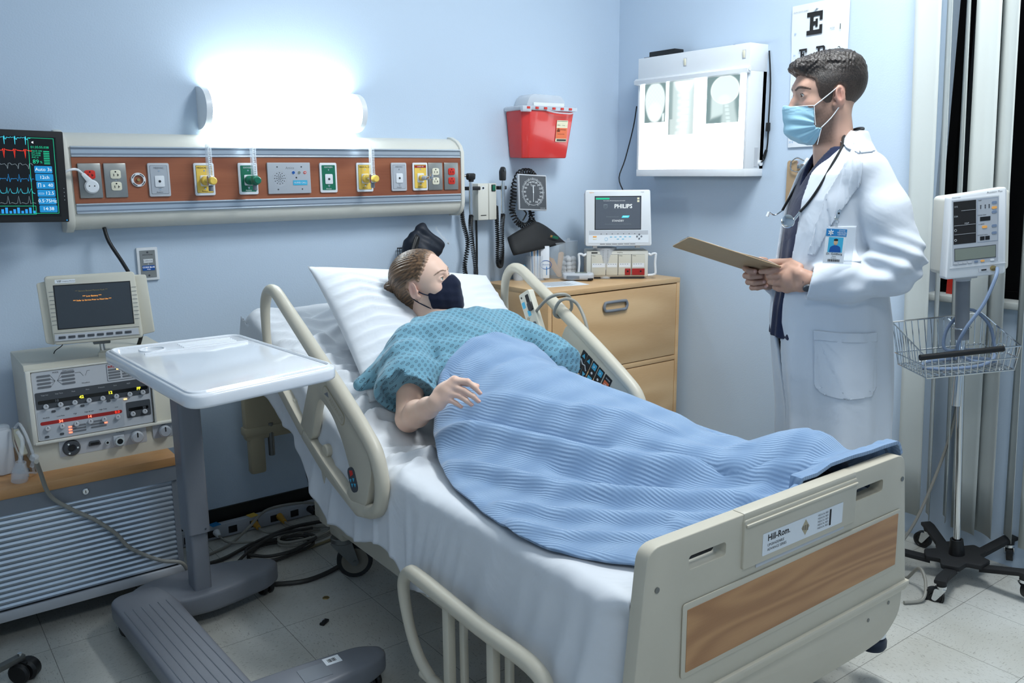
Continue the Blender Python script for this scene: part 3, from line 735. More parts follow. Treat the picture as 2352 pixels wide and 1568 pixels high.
# white plug and its cord
t = empty('power_plug', 'white angled power plug with cord in the leftmost red outlet', 'plug', (0.617, FY-0.01, 1.357))
b = MB(); b.cyl((0, 0, 0), (0, -0.014, 0), 0.0225, 'white_plastic', n=28, bev=0.004); b.prism(rpoly([(-0.012, 0.012), (-0.030, 0.040), (-0.020, 0.046), (0.006, 0.020)], 0.004, 3), (0, -0.001, 0), (1, 0, 0), (0, 0, 1), 0.012, 'white_plastic', bev=0.003)
for x in (-0.008, 0.008): b.disc(x, 0.002, -0.014, 0.002, 'black', n=8)
b.build('plug_body', t)
b = MB(); b.tube([(-0.024, -0.008, 0.042), (-0.045, -0.025, 0.056), (-0.075, -0.03, 0.050), (-0.092, -0.02, 0.025), (-0.094, -0.005, -0.02), (-0.092, 0.03, -0.06)], 0.0042, 'white_plastic', n=8, smooth=6); b.build('cord', t)
# code blue plate
t = empty('call_button_plate', 'small white framed wall plate with CANCEL and CODE BLUE buttons', 'call button', (0.799, YW, 1.020))
b = MB(); b.prism(rrect(-0.036, 0.036, 0, 0.118, 0.003), (0, 0, 0), (1, 0, 0), (0, 0, 1), 0.010, 'white_plastic', bev=0.002); b.build('frame', t)
b = MB(); b.rect(-0.026, 0.026, 0.011, 0.108, -0.010, 'steel_plate', t=0.002)
for z in (0.101, 0.018): b.disc(0, z, -0.012, 0.0035, 'grey_dark', n=12)
b.text('EXECUTONE', 0.0, 0.092, -0.0122, 0.006, 'ink'); b.disc(0, 0.059, -0.012, 0.0025, 'grey_light', n=12); b.build('face_plate', t)
b = MB(); b.rect(-0.016, 0.016, 0.064, 0.077, -0.012, 'white_plastic', t=0.002); b.text('CANCEL', 0, 0.0705, -0.0142, 0.0085, 'ink_grey'); b.build('cancel_button', t)
b = MB(); b.rect(-0.021, 0.021, 0.036, 0.054, -0.012, 'blue_deep', t=0.002); b.text('CODE BLUE', 0, 0.0475, -0.0142, 0.0078, 'glow_white'); b.text('PUSH', 0, 0.040, -0.0142, 0.005, 'glow_white'); b.build('code_blue_button', t)
# ------------------------------------------------------------------ wall monitor on the left
t = empty('wall_monitor', 'black wall monitor showing coloured heart traces at the left edge', 'monitor', (0.531, 3.115, 1.247), rot=(0, math.radians(1.6), math.radians(-1)))
def mp(px, py): return (px-143)*0.0012, (513-py)*0.00134
b = MB(); b.prism(rrect(-0.475, 0, 0, 0.283, 0.004), (0, 0, 0), (1, 0, 0), (0, 0, 1), 0.03, 'black', bev=0.003); b.box((-0.235, 0.02, 0.14), (0.38, 0.05, 0.2), 'black_matt', r=0.01)
for k in range(4): b.disc(-0.009, 0.07+0.012*k, -0.03, 0.0012, 'grey_light', n=8)
b.disc(-0.007, 0.006, -0.030, 0.002, 'glow_blue', n=10); b.build('bezel', t)
b = MB(); b.rect(-0.455, -0.022, 0.018, 0.264, -0.0302, 'screen_black', t=0.0008); yy = -0.0312
def line(pts, m, r=0.0007): b.tube([(mp(*p)[0], yy, mp(*p)[1]) for p in pts], r, m, n=4, smooth=1)
def frame(x0, x1, y0, y1): 
    for a in (((x0, y0), (x1, y0)), ((x1, y0), (x1, y1)), ((x1, y1), (x0, y1)), ((x0, y1), (x0, y0))): line(a, 'glow_teal', 0.0008)
frame(60, 119, 319, 492); frame(-230, 66, 475, 494)
wav = {'glow_cyan': [(0, 0), (4, -3), (8, -1), (14, -2), (19, -3), (20.5, 14), (22, -5), (25, 2), (28, 3), (32, -2), (36, -1), (42, -1)],
       'glow_red': [(0, 0), (5, 0), (7, -4), (8.5, 17), (10.5, -4), (15, -1), (24, 0)]}
for x0 in range(-245, 60, 24):
    line([(x0+p[0]*0.55, 321+p[1]) for p in wav['glow_cyan']], 'glow_cyan'); line([(x0+p[0], 349+p[1]) for p in wav['glow_red']], 'glow_red', 0.0009)
    line([(x0, 381), (x0+8, 379), (x0+12, 383), (x0+14, 390), (x0+16, 378), (x0+20, 377), (x0+24, 381)], 'glow_grey')
    line([(x0, 413), (x0+8, 412), (x0+11, 418), (x0+14, 402), (x0+17, 420), (x0+20, 412), (x0+24, 413)], 'glow_blue')
    line([(x0, 446), (x0+6, 445), (x0+8, 432), (x0+10, 446), (x0+16, 435), (x0+19, 445), (x0+24, 446)], 'glow_cyan')
    line([(x0, 470), (x0+6, 468), (x0+9, 452), (x0+12, 470), (x0+17, 467), (x0+24, 469)], 'glow_grey')
for k in range(14):
    x, z = mp(62-k*9, 492); b.rect(x-0.004, x+0.003, z, z+0.008+0.005*((k*5) % 3), yy+0.0005, 'glow_blue')
def tx(s_, px, py, sz, m, ax='l'): x, z = mp(px, py); b.text(s_, x, z, yy, sz, m, ax=ax)
x, z = mp(68, 329); b.prism([(0, -0.002), (0.002, -0.002), (0.005, -0.004), (0.005, 0.004), (0.002, 0.002), (0, 0.002)], (x, yy, z), (1, 0, 0), (0, 0, 1), 0.0003, 'glow_white')
tx('01:35:55.038', 65, 340, 0.0098, 'glow_teal'); tx('PACE ON', 66, 348.5, 0.007, 'glow_teal'); tx('ST1-0.08', 66, 353.5, 0.007, 'glow_teal'); tx('ST2-0.05', 66, 358.5, 0.007, 'glow_teal'); tx('PVC 0', 66, 363.5, 0.007, 'glow_teal')
tx('89', 67, 373, 0.018, 'glow_teal'); tx('%', 84, 374, 0.010, 'glow_teal')
for k in range(8): x, z = mp(93.5, 349+k*4); b.rect(x, x+0.0165, z-0.0012, z+0.0012, yy, 'glow_teal')
for k, s_ in enumerate(('Auto 3s', '12ch', '\u220f a  40', '\u25ad 12.5', '0.5\u00b775Hz', '14:38')):
    x0, z0 = mp(69.5+k*1.0, 398.5+k*18.2); b.rect(x0, x0+0.050, z0-0.0005, z0+0.0215, yy, 'glow_btn', r=0.003); b.text(s_, x0+0.025, z0+0.0105, yy-0.0008, 0.0145, 'glow_white')
b.build('screen', t)
b = MB(); b.box((-0.24, 0.09, 0.14), (0.10, 0.09, 0.10), 'black_matt', r=0.004); b.build('wall_bracket', t)
# black cable from the head wall panel down to the ventilator display
b = MB(); b.tube([(0.654, 3.195, 1.218), (0.662, 3.18, 1.17), (0.69, 3.14, 1.10), (0.705, 3.10, 1.05), (0.71, 3.06, 1.0), (0.715, 3.05, 0.9), (0.70, 3.06, 0.83), (0.69, 3.08, 0.815)], 0.0065, 'black', n=10)
tag(b.build('power_cable'), 'thick black cable hanging from the head wall panel behind the tilted display', 'cable')
# ------------------------------------------------------------------ tambour cabinet (left) and what stands on it
t = empty('storage_cabinet', 'low grey cabinet with silvery roll-down shutter and wooden top', 'cabinet', (0.05, 3.02, 0.0))
x0, x1, yf, yb = -0.62, 0.725, 2.80, 3.235
b = MB(); b.box(((x0+x1)/2, (yf+yb)/2+0.004, 0.477), (x1-x0, yb-yf+0.008, 0.030), 'wood_counter', r=0.003); b.build('worktop', t, world=True)
b = MB(); b.box(((x0+x1)/2, yf+0.014, 0.437), (x1-x0-0.01, 0.020, 0.050), 'grey_mid'); b.box((x1-0.014, (yf+yb)/2, 0.275), (0.018, yb-yf-0.02, 0.374), 'grey_mid'); b.box((x0+0.014, (yf+yb)/2, 0.275), (0.018, yb-yf-0.02, 0.374), 'grey_mid')
b.box(((x0+x1)/2, yb-0.01, 0.275), (x1-x0-0.01, 0.012, 0.374), 'grey_mid'); b.box(((x0+x1)/2, (yf+yb)/2, 0.10), (x1-x0-0.01, yb-yf-0.02, 0.022), 'grey_mid'); b.box(((x0+x1)/2, yf+0.006, 0.098), (x1-x0-0.004, 0.012, 0.03), 'grey_light', r=0.002); b.build('body', t, world=True)
b = MB(); P = []
nr = 17; zb, zt = 0.116, 0.412
for i in range(nr):
    za, zc_ = zb+(zt-zb)*i/nr, zb+(zt-zb)*(i+1)/nr
    for f, d in ((0.0, 0.006), (0.10, 0.001), (0.5, -0.0015), (0.88, 0.001), (0.99, 0.006)): P.append([(x0+0.02, yf+0.012+d, za+(zc_-za)*f), (x1-0.02, yf+0.012+d, za+(zc_-za)*f)])
b.grid(P, 'alu'); b.build('roll_shutter', t, world=True, angle=25)
b = MB(); b.cyl((0.445, yf+0.004, 0.437), (0.445, yf-0.004, 0.437), 0.010, 'chrome', n=24, bev=0.002); b.box((0.445, yf-0.0045, 0.437), (0.002, 0.001, 0.009), 'black'); b.build('lock', t, world=True)
for x in (x0+0.1, x1-0.1):
    for y in (yf+0.08, yb-0.08):
        b = MB(); b.cyl((x-0.012, y, 0.04), (x+0.012, y, 0.04), 0.040, 'black', n=20, bev=0.004); b.box((x, y, 0.075), (0.04, 0.04, 0.03), 'black'); b.build('caster', t, world=True)
# ventilator
v = empty('ventilator', 'boxy cream ventilator with knobs and lit red and yellow numbers on the cabinet', 'ventilator', (0.332, 2.905, 0.492))
S_ = 0.406/314.0
def vp(px, py):     # front panel of the ventilator, local x / z
    x = (px-82)*0.00129+0.0; z = (1084-py)*0.00129 - (px-82)*0.00021
    return x, z
W_, H_ = 0.430, 0.335
b = MB(); b.prism([(0, 0), (0.012, 0.085), (0.014, 0.318), (0.028, H_), (0.30, H_), (0.30, 0)], (0, 0, 0), (0, 1, 0), (0, 0, 1), 0.0-W_*-1, 'cream_warm', bev=0.004)
b.box((W_/2, 0.002, 0.092), (W_-0.01, 0.02, 0.008), 'cream', r=0.002); b.box((W_/2, 0.007, 0.318), (W_-0.01, 0.012, 0.006), 'cream', r=0.002); b.box((0.007, 0.004, 0.205), (0.014, 0.02, 0.23), 'cream', r=0.002)
b.box((0.362, 0.0055, 0.205), (0.006, 0.02, 0.22), 'cream', r=0.001); b.build('housing', v)
b = MB(); y = 0.004
b.rect(0.016, 0.355, 0.098, 0.314, y, 'grey_light', r=0.005)
b.rect(0.020, 0.350, 0.197, 0.250, y-0.001, 'grey_dark', r=0.004); b.rect(0.026, 0.346, 0.213, 0.224, y-0.0018, 'screen_black', r=0.004)
b.rect(0.026, 0.262, 0.146, 0.157, y-0.0012, 'red_dark', r=0.005); b.rect(0.275, 0.350, 0.125, 0.178, y-0.001, 'grey_dark', r=0.004); b.rect(0.282, 0.343, 0.148, 0.158, y-0.0018, 'screen_black', r=0.003)
b.rect(0.020, 0.266, 0.102, 0.190, y-0.0008, 'grey_plate', r=0.004)
b.rect(0.228, 0.350, 0.256, 0.311, y-0.001, 'ink_grey', r=0.003); b.rect(0.2295, 0.3485, 0.2575, 0.3095, y-0.0014, 'grey_light', r=0.003)
b.rect(0.272, 0.346, 0.300, 0.306, y-0.002, 'red_dark', r=0.002); b.text('NO', 0.309, 0.303, y-0.0028, 0.007, 'glow_red'); b.text('BIRD', 0.244, 0.302, y-0.002, 0.011, 'red_dark', bold=0.03)
for i in range(4):
    for x, ww in ((0.232, 0.036), (0.273, 0.034), (0.318, 0.030)): b.rect(x, x+ww, 0.262+i*0.009, 0.2685+i*0.009, y-0.0018, 'ink_grey', r=0.002)
for x, z in ((0.262, 0.2925), (0.281, 0.2925), (0.343, 0.2925)): b.rect(x-0.005, x+0.005, z-0.002, z+0.002, y-0.0028, 'glow_led')
for i in range(4):
    b.rect(0.030, 0.068, 0.262+i*0.0115, 0.2685+i*0.0115, y-0.0012, 'ink_grey', r=0.003)
    b.rect(0.098, 0.136, 0.265+i*0.0115, 0.2715+i*0.0115, y-0.0012, 'ink_grey', r=0.003)
    b.tube([(0.068, y-0.001, 0.265+i*0.0115), (0.080, y-0.001, 0.2805)], 0.0004, 'ink', n=4); b.tube([(0.098, y-0.001, 0.268+i*0.0115), (0.086, y-0.001, 0.2805)], 0.0004, 'ink', n=4)
b.text('MODE', 0.083, 0.307, y-0.001, 0.006, 'ink'); b.text('Nasal Control', 0.118, 0.309, y-0.001, 0.0055, 'ink'); b.text('Waveform', 0.165, 0.262, y-0.001, 0.0055, 'ink')
b.tube([(0.136, y-0.001, 0.298), (0.152, y-0.001, 0.298), (0.160, y-0.001, 0.285)], 0.0004, 'ink', n=4, smooth=1); b.tube([(0.166, y-0.001, 0.285), (0.172, y-0.001, 0.300), (0.180, y-0.001, 0.300)], 0.0004, 'ink', n=4, smooth=1)
for s_, x, z, m, sz in (('42', 0.148, 0.2185, 'glow_yellow', 0.013), ('12', 0.232, 0.2185, 'glow_yellow', 0.013), ('FF', 0.318, 0.2185, 'glow_yellow', 0.013), ('34', 0.083, 0.1515, 'glow_ledred', 0.012), ('14', 0.165, 0.1515, 'glow_ledred', 0.012), ('0.0', 0.247, 0.1515, 'glow_red', 0.012), ('10', 0.078, 0.2185, 'ink_grey', 0.011), ('35', 0.330, 0.153, 'ink_grey', 0.010)):
    b.text(s_, x, z, y-0.0032, sz, m, bold=0.02)
for i, s_ in enumerate(('Tidal Vol', 'Insp Time', 'Peak', 'Rate', 'Pressure', 'Sens', 'PEEP', 'FiO2')): b.text(s_, 0.046+i*0.0405, 0.240, y-0.002, 0.0055, 'grey_light')
for i, s_ in enumerate(('PSUP/PS', 'Low Peak', 'High', 'High Breath', 'High Tidal', 'Low')): b.text(s_, 0.044+i*0.0405, 0.168, y-0.0016, 0.0055, 'ink')
for i in range(3):
    b.rect(0.108, 0.152, 0.108+i*0.009, 0.1135+i*0.009, y-0.0016, 'ink_grey', r=0.002); b.rect(0.166, 0.212, 0.112+i*0.009, 0.1175+i*0.009, y-0.0016, 'ink_grey', r=0.002)
    b.rect(0.102, 0.112, 0.108+i*0.009, 0.1125+i*0.009, y-0.0026, 'glow_ledred')
b.rect(0.206, 0.215, 0.121, 0.1255, y-0.0026, 'glow_ledred'); b.rect(0.270, 0.280, 0.188, 0.192, y-0.0026, 'glow_led')
for x, z in ((0.066, 0.186), (0.105, 0.188), (0.148, 0.190), (0.225, 0.193), (0.040, 0.108), (0.082, 0.110)): b.prism(rrect(x-0.006, x+0.006, z-0.0035, z+0.0035, 0.003), (0, y-0.001, 0), (1, 0, 0), (0, 0, 1), 0.002, 'grey_dark')
b.disc(0.062, 0.108, y, 0.0045, 'black', n=12)
b.build('control_panel', v)
def knob(x, z, r, m='grey_light', yk=0.002): 
    b = MB(); b.cyl((x, yk, z), (x, yk-r*1.1, z), r, m, n=20, bev=r*0.22); b.box((x, yk-r*1.12, z+r*0.45), (r*0.18, 0.0008, r*0.8), 'ink'); b.build('knob', v)
for i in range(8): knob(0.046+i*0.0405, 0.2045, 0.0078)
for i in range(6): knob(0.044+i*0.0405, 0.135, 0.0078)
knob(0.293, 0.138, 0.0078); knob(0.330, 0.140, 0.0078)
b = MB(); b.rect(0.070, 0.330, 0.035, 0.088, 0.006, 'grey_light', r=0.003, t=0.002); b.rect(0.350, 0.418, 0.040, 0.088, 0.006, 'grey_plate', r=0.003, t=0.002); b.text('To Patient', 0.250, 0.083, 0.0035, 0.006, 'ink'); b.text('MAX', 0.385, 0.082, 0.0035, 0.006, 'ink'); b.build('connector_plate', v)
b = MB(); b.lathe([(0, 0.006), (0.010, 0.006), (0.013, 0.010), (0.022, 0.010), (0.026, 0.004), (0.026, 0), (0, 0)], (0.104, 0.004, 0.060), (0, -1, 0), 'grey_dark', 28); b.cyl((0.104, -0.002, 0.060), (0.104, -0.005, 0.060), 0.009, 'black', n=16)
for a in range(3): b.cyl((0.104+0.017*math.cos(a*2.1), -0.006, 0.060+0.017*math.sin(a*2.1)), (0.104+0.017*math.cos(a*2.1), -0.0075, 0.060+0.017*math.sin(a*2.1)), 0.003, 'chrome', n=10)
b.build('round_connector', v)
b = MB(); b.prism(rpoly([(0.152, 0.055), (0.190, 0.055), (0.186, 0.070), (0.156, 0.070)], 0.004), (0, 0.004, 0), (1, 0, 0), (0, 0, 1), 0.006, 'grey_dark', bev=0.001); b.box((0.171, -0.003, 0.0625), (0.024, 0.002, 0.006), 'black'); b.build('socket', v)
b = MB(); b.cyl((0.208, 0.004, 0.058), (0.208, -0.006, 0.058), 0.0065, 'chrome', n=16); b.cyl((0.208, -0.006, 0.058), (0.208, -0.0065, 0.058), 0.004, 'black', n=12); b.build('jack', v)
b = MB(); b.box((0.243, 0.0, 0.058), (0.034, 0.012, 0.034), 'grey_light', r=0.003); b.lathe([(0.009, 0.0), (0.014, 0.0), (0.014, 0.014), (0.009, 0.014), (0.009, 0)], (0.243, -0.004, 0.058), (0, -1, 0), 'chrome', 22); b.cyl((0.243, -0.005, 0.058), (0.243, -0.007, 0.058), 0.009, 'black', n=16); b.build('gas_port', v)
knob(0.298, 0.060, 0.0195, 'grey_light', 0.004); knob(0.386, 0.063, 0.0195, 'grey_plate', 0.004)
b = MB(); b.rect(0.376, 0.42, 0.272, 0.286, 0.003, 'brass', t=0.001); b.build('name_plate', v)
# tilted display on its post above the ventilator
d = empty('ventilator_display', 'tilted grey display with dark screen and amber warning text above the ventilator', 'display', (0.392, 2.93, 0.878), rot=(math.radians(-7), 0, math.radians(-9)))
b = MB(); W_ = 0.305; H_ = 0.215
b.prism(rpoly([(0.032, 0.004), (0.285, 0.004), (0.277, H_), (0.024, H_)], 0.012), (0, 0, 0), (1, 0, 0), (0, 0, 1), 0.034, 'cream_warm', bev=0.006)
b.prism(rpoly([(0.010, 0.012), (0.034, 0.004), (0.034, H_-0.014), (0.002, H_-0.020)], 0.006), (0, 0.030, 0), (1, 0, 0), (0, 0, 1), 0.05, 'cream_warm', bev=0.004)
b.prism(rpoly([(0.282, 0.012), (0.322, 0.018), (0.312, H_-0.012), (0.270, H_-0.010)], 0.006), (0, 0.030, 0), (1, 0, 0), (0, 0, 1), 0.042, 'cream_warm', bev=0.004)
b.box((0.155, 0.04, 0.11), (0.26, 0.09, 0.17), 'cream_warm', r=0.02)
for k in range(9):
    for x in (0.034, 0.265): b.box((x+0.006, -0.0345, 0.066+k*0.0125), (0.014, 0.001, 0.001), 'ink_grey')
b.rect(0.036, 0.272, 0.016, 0.036, -0.034, 'grey_light', t=0.001); b.rect(0.052, 0.108, H_-0.024, H_-0.013, -0.034, 'white_plastic', t=0.0006); b.text('VIP', 0.064, H_-0.0185, -0.0347, 0.009, 'ink'); b.text('Graphics Monitor', 0.090, H_-0.0185, -0.0347, 0.005, 'ink_grey')
for z, hh in ((0.014, 0.001), (0.040, 0.001)): b.box((0.155, -0.0345, z), (0.24, 0.001, hh), 'ink_grey')
b.build('case', d)
for k in range(8):
    bb = MB(); bb.box((0.056+k*0.0265, -0.036, 0.026), (0.019, 0.003, 0.0075), 'grey_dark', r=0.001); bb.build('button', d)
b = MB(); b.rect(0.046, 0.262, 0.050, 0.186, -0.034, 'black', t=0.0005); b.rect(0.049, 0.259, 0.053, 0.183, -0.0346, 'screen_dark', t=0.0006)
b.text('*** Battery Backed Memory Fault ***', 0.150, 0.164, -0.0356, 0.0060, 'brass'); b.text('*** Low Battery ***', 0.150, 0.147, -0.0356, 0.0066, 'glow_orange', bold=0.01); b.text('*** Refer to Service Prior to Next Use ***', 0.150, 0.135, -0.0356, 0.0062, 'glow_orange', bold=0.01); b.build('screen', d)
b = MB(); b.cyl((0.165, 0.03, 0.01), (0.168, 0.045, -0.034), 0.009, 'chrome', n=14); b.box((0.165, 0.03, 0.0), (0.05, 0.03, 0.014), 'zinc', r=0.003); b.box((0.173, 0.050, -0.044), (0.044, 0.04, 0.020), 'cream_warm', r=0.004); b.box((0.173, 0.050, -0.04), (0.032, 0.032, 0.026), 'cream_warm', r=0.003); b.build('post', d)
b = MB(); b.tube([(0.47, 3.02, 0.875), (0.46, 3.04, 0.855), (0.445, 3.06, 0.84), (0.44, 3.07, 0.828)], 0.0015, 'black', n=6)
tag(b.build('thin_wire'), 'thin black wire from the tilted display to the ventilator', 'wire')
# clear plastic breathing parts left of the ventilator
def clr(name, label, cat, fn):
    b = MB(); fn(b); return tag(b.build(name), label, cat)
def f1(b):
    b.lathe([(0.020, 0), (0.023, 0.001), (0.024, 0.03), (0.016, 0.05), (0.015, 0.062), (0.013, 0.062), (0.0135, 0.05), (0.021, 0.03), (0.020, 0)], (0.278, 2.852, 0.493), (0.15, -0.1, 1), 'clear_frost', 24)
    b.tube([(0.284, 2.846, 0.55), (0.292, 2.85, 0.58), (0.300, 2.862, 0.615), (0.292, 2.88, 0.64)], 0.006, 'clear_frost', n=12)
clr('breathing_cup', 'clear plastic breathing cup at the left edge of the wooden worktop', 'breathing circuit part', f1)
def f2(b): b.tube([(0.318, 2.86, 0.528), (0.322, 2.872, 0.505), (0.328, 2.90, 0.4955), (0.30, 2.92, 0.4955)], 0.0035, 'clear_frost', n=8); b.cyl((0.316, 2.858, 0.53), (0.322, 2.85, 0.552), 0.006, 'clear_frost', n=14); b.cyl((0.322, 2.85, 0.552), (0.326, 2.846, 0.566), 0.0125, 'clear_frost', n=18, bev=0.002); b.tube([(0.324, 2.848, 0.56), (0.318, 2.87, 0.60), (0.312, 2.89, 0.63), (0.302, 2.91, 0.655), (0.292, 2.93, 0.64)], 0.0045, 'clear_frost', n=10)
clr('breathing_tube', 'clear tubing with round white connector beside the ventilator', 'tube', f2)
def f3(b): b.tube([(0.285, 2.93, 0.64), (0.283, 2.925, 0.60), (0.290, 2.905, 0.56), (0.300, 2.885, 0.52), (0.306, 2.872, 0.4965)], 0.0028, 'cord_grey', n=8)
clr('sensor_wire', 'thin grey wire looping down left of the ventilator', 'wire', f3)
def f4(b): b.box((0.302, 2.955, 0.585), (0.020, 0.09, 0.012), 'ivory', r=0.003, rot=(0.9, 0, 0.2)); b.box((0.300, 2.955, 0.570), (0.012, 0.06, 0.012), 'red_dark', r=0.002, rot=(0.9, 0, 0.2)); b.cyl((0.30, 2.94, 0.56), (0.30, 2.94, 0.4925), 0.006, 'grey_mid', n=12); b.cyl((0.30, 2.94, 0.4925), (0.30, 2.94, 0.500), 0.018, 'grey_mid', n=18)
clr('tubing_clamp', 'small ivory and brown tubing clamp beside the ventilator', 'clamp', f4)
def f5(b): b.box((0.255, 2.955, 0.565), (0.055, 0.04, 0.145), 'clear_soft', r=0.012, rot=(0, 0, 0.3)); b.box((0.255, 2.955, 0.64), (0.045, 0.035, 0.018), 'clear_frost', r=0.006, rot=(0, 0, 0.3))
clr('humidifier_bottle', 'clear plastic bottle at the very left edge on the wooden worktop', 'bottle', f5)
# long grey cord over the shutter
b = MB(); b.tube([(0.30, 2.60, 0.62), (0.318, 2.70, 0.555), (0.345, 2.775, 0.455), (0.40, 2.785, 0.395), (0.46, 2.785, 0.345), (0.515, 2.783, 0.285), (0.545, 2.78, 0.235), (0.59, 2.775, 0.195), (0.64, 2.76, 0.165), (0.70, 2.755, 0.14), (0.73, 2.80, 0.06), (0.76, 2.95, 0.012), (0.86, 3.05, 0.010)], 0.0062, 'cord_grey', n=10, smooth=6)
tag(b.build('long_cable'), 'long grey cord slanting down across the silvery roll shutter', 'cable')
# ------------------------------------------------------------------ overbed table
t = empty('overbed_table', 'overbed table with white moulded top, grey column and U-shaped grey base', 'table', (0.70, 2.60, 0.0))
ZT = 0.90
tc_ = [(0.503, 2.656), (0.540, 1.940), (0.955, 2.020), (0.900, 2.656)]
b = MB()
poly = rpoly(tc_, [0.05, 0.06, 0.06, 0.05], 6)
b.prism(poly, (0, 0, ZT-0.034), (1, 0, 0), (0, 1, 0), 0.034, 'white_gloss', bev=0.008, seg=3)
cx_, cy_ = sum(p[0] for p in tc_)/4, sum(p[1] for p in tc_)/4
def shr(q, s): return [(cx_+(p[0]-cx_)*s, cy_+(p[1]-cy_)*s) for p in q]
# raised rim around the tray
inner = rpoly(shr(tc_, 0.93), 0.035, 6)
b.tube([(p[0], p[1], ZT-0.001) for p in inner], 0.006, 'white_gloss', n=8, smooth=1, closed=True)
b.build('table_top', t, world=True)
b = MB(); b.torus((0.620, 2.565, ZT), (0, 0, 1), 0.034, 0.0028, 'white_gloss', n=36)
b.tube([(0.585, 2.505, ZT), (0.88, 2.505, ZT)], 0.004, 'white_gloss', n=8)
for k in range(4): b.tube([(0.70, 2.533+k*0.019, ZT), (0.855, 2.533+k*0.019, ZT)], 0.0035, 'white_gloss', n=8)
b.build('cup_rest', t, world=True)
b = MB(); b.prism(rrect(-0.034, 0.034, -0.045, 0.045, 0.012), (0.712, 2.615, 0.305), (1, 0, 0), (0, 1, 0), 0.57, 'grey_table'); b.cyl((0.730, 2.5695, 0.318), (0.730, 2.5675, 0.318), 0.003, 'chrome', n=10); b.build('column', t, world=True)
b = MB(); b.prism(rrect(-0.027, 0.027, -0.037, 0.037, 0.010), (0.713, 2.617, 0.10), (1, 0, 0), (0, 1, 0), 0.22, 'grey_table'); b.build('inner_column', t, world=True)
b = MB(); b.box((0.74, 2.50, ZT-0.039), (0.20, 0.24, 0.016), 'grey_mid', r=0.004); b.build('top_bracket', t, world=True)
b = MB()
# base: spine along y with two arms along x
sp = rpoly([(0.455, 2.700), (0.50, 1.90), (0.66, 1.90), (0.63, 2.60), (0.60, 2.72)], [0.05, 0.04, 0.04, 0.03, 0.05], 6)
b.prism(sp, (0, 0, 0.055), (1, 0, 0), (0, 1, 0), 0.062, 'grey_table', bev=0.014, seg=3)
for k in range(6): b.tube([(0.478+k*0.024, 2.58, 0.1175), (0.516+k*0.024, 1.98, 0.1175)], 0.0016, 'grey_mid', n=5)
b.build('base_spine', t, world=True)
b = MB(); b.prism(rpoly([(0.465, 2.64), (0.69, 2.53), (0.93, 2.59), (0.975, 2.63), (0.975, 2.665), (0.93, 2.71), (0.77, 2.765), (0.56, 2.755)], [0.03, 0.2, 0.05, 0.02, 0.02, 0.05, 0.1, 0.08], 5), (0, 0, 0.045), (1, 0, 0), (0, 1, 0), 0.070, 'grey_table', bev=0.016, seg=3)
b.build('base_arm', t, world=True)
b = MB(); b.prism(rpoly([(0.52, 1.92), (0.58, 1.865), (0.94, 1.895), (1.005, 1.93), (1.005, 1.965), (0.95, 2.005), (0.70, 2.02), (0.55, 2.02)], [0.05, 0.05, 0.05, 0.02, 0.02, 0.06, 0.2, 0.04], 5), (0, 0, 0.045), (1, 0, 0), (0, 1, 0), 0.066, 'grey_table', bev=0.016, seg=3)
b.box((0.800, 1.945, 0.1112), (0.075, 0.065, 0.002), 'grey_mid', rot=(0, 0, -0.05)); b.box((0.862, 1.972, 0.1115), (0.045, 0.035, 0.0012), 'paper', rot=(0, 0, -0.05))
for k in range(7): b.box((0.850+k*0.0035, 1.972, 0.1124), (0.0012+0.0006*(k % 3), 0.016, 0.0005), 'ink')
b.build('base_arm', t, world=True)
for x, y, a in ((0.935, 2.655, 0.3), (0.96, 1.945, 0.4), (0.50, 2.66, 0.2), (0.56, 1.94, 0.2)):
    b = MB(); c, s = math.cos(a), math.sin(a)
    for q in (-0.013, 0.013): b.cyl((x+c*(q-0.009), y+s*(q-0.009), 0.026), (x+c*(q+0.009), y+s*(q+0.009), 0.026), 0.026, 'black', n=22, bev=0.005)
    b.cyl((x, y, 0.026), (x, y, 0.050), 0.008, 'black', n=10); b.build('caster', t, world=True)
# ------------------------------------------------------------------ white chair corner with its caster, lower left
t = empty('rolling_stool', 'white rounded edge of a rolling seat cut off at the lower left corner', 'stool', (0.06, 2.44, 0))
b = MB(); b.lathe([(0, 0.30), (0.20, 0.305), (0.232, 0.285), (0.238, 0.25), (0.232, 0.10), (0.21, 0.082), (0, 0.082)], (-0.105, 2.40, 0.0), (0, 0, 1), 'white_plastic', 48); b.build('body', t, world=True)
b = MB(); b.box((0.155, 2.565, 0.068), (0.12, 0.022, 0.016), 'zinc', r=0.002, rot=(0, 0, 0.45)); b.cyl((0.20, 2.585, 0.07), (0.20, 2.585, 0.083), 0.006, 'chrome', n=12); b.build('leg_bracket', t, world=True)
b = MB(); b.cyl((0.205, 2.57, 0.031), (0.228, 2.60, 0.031), 0.031, 'black', n=26, bev=0.007); b.cyl((0.185, 2.56, 0.031), (0.196, 2.573, 0.031), 0.030, 'black', n=26, bev=0.005); b.box((0.208, 2.583, 0.052), (0.03, 0.03, 0.016), 'black', r=0.004, rot=(0, 0, 0.9)); b.build('caster', t, world=True)
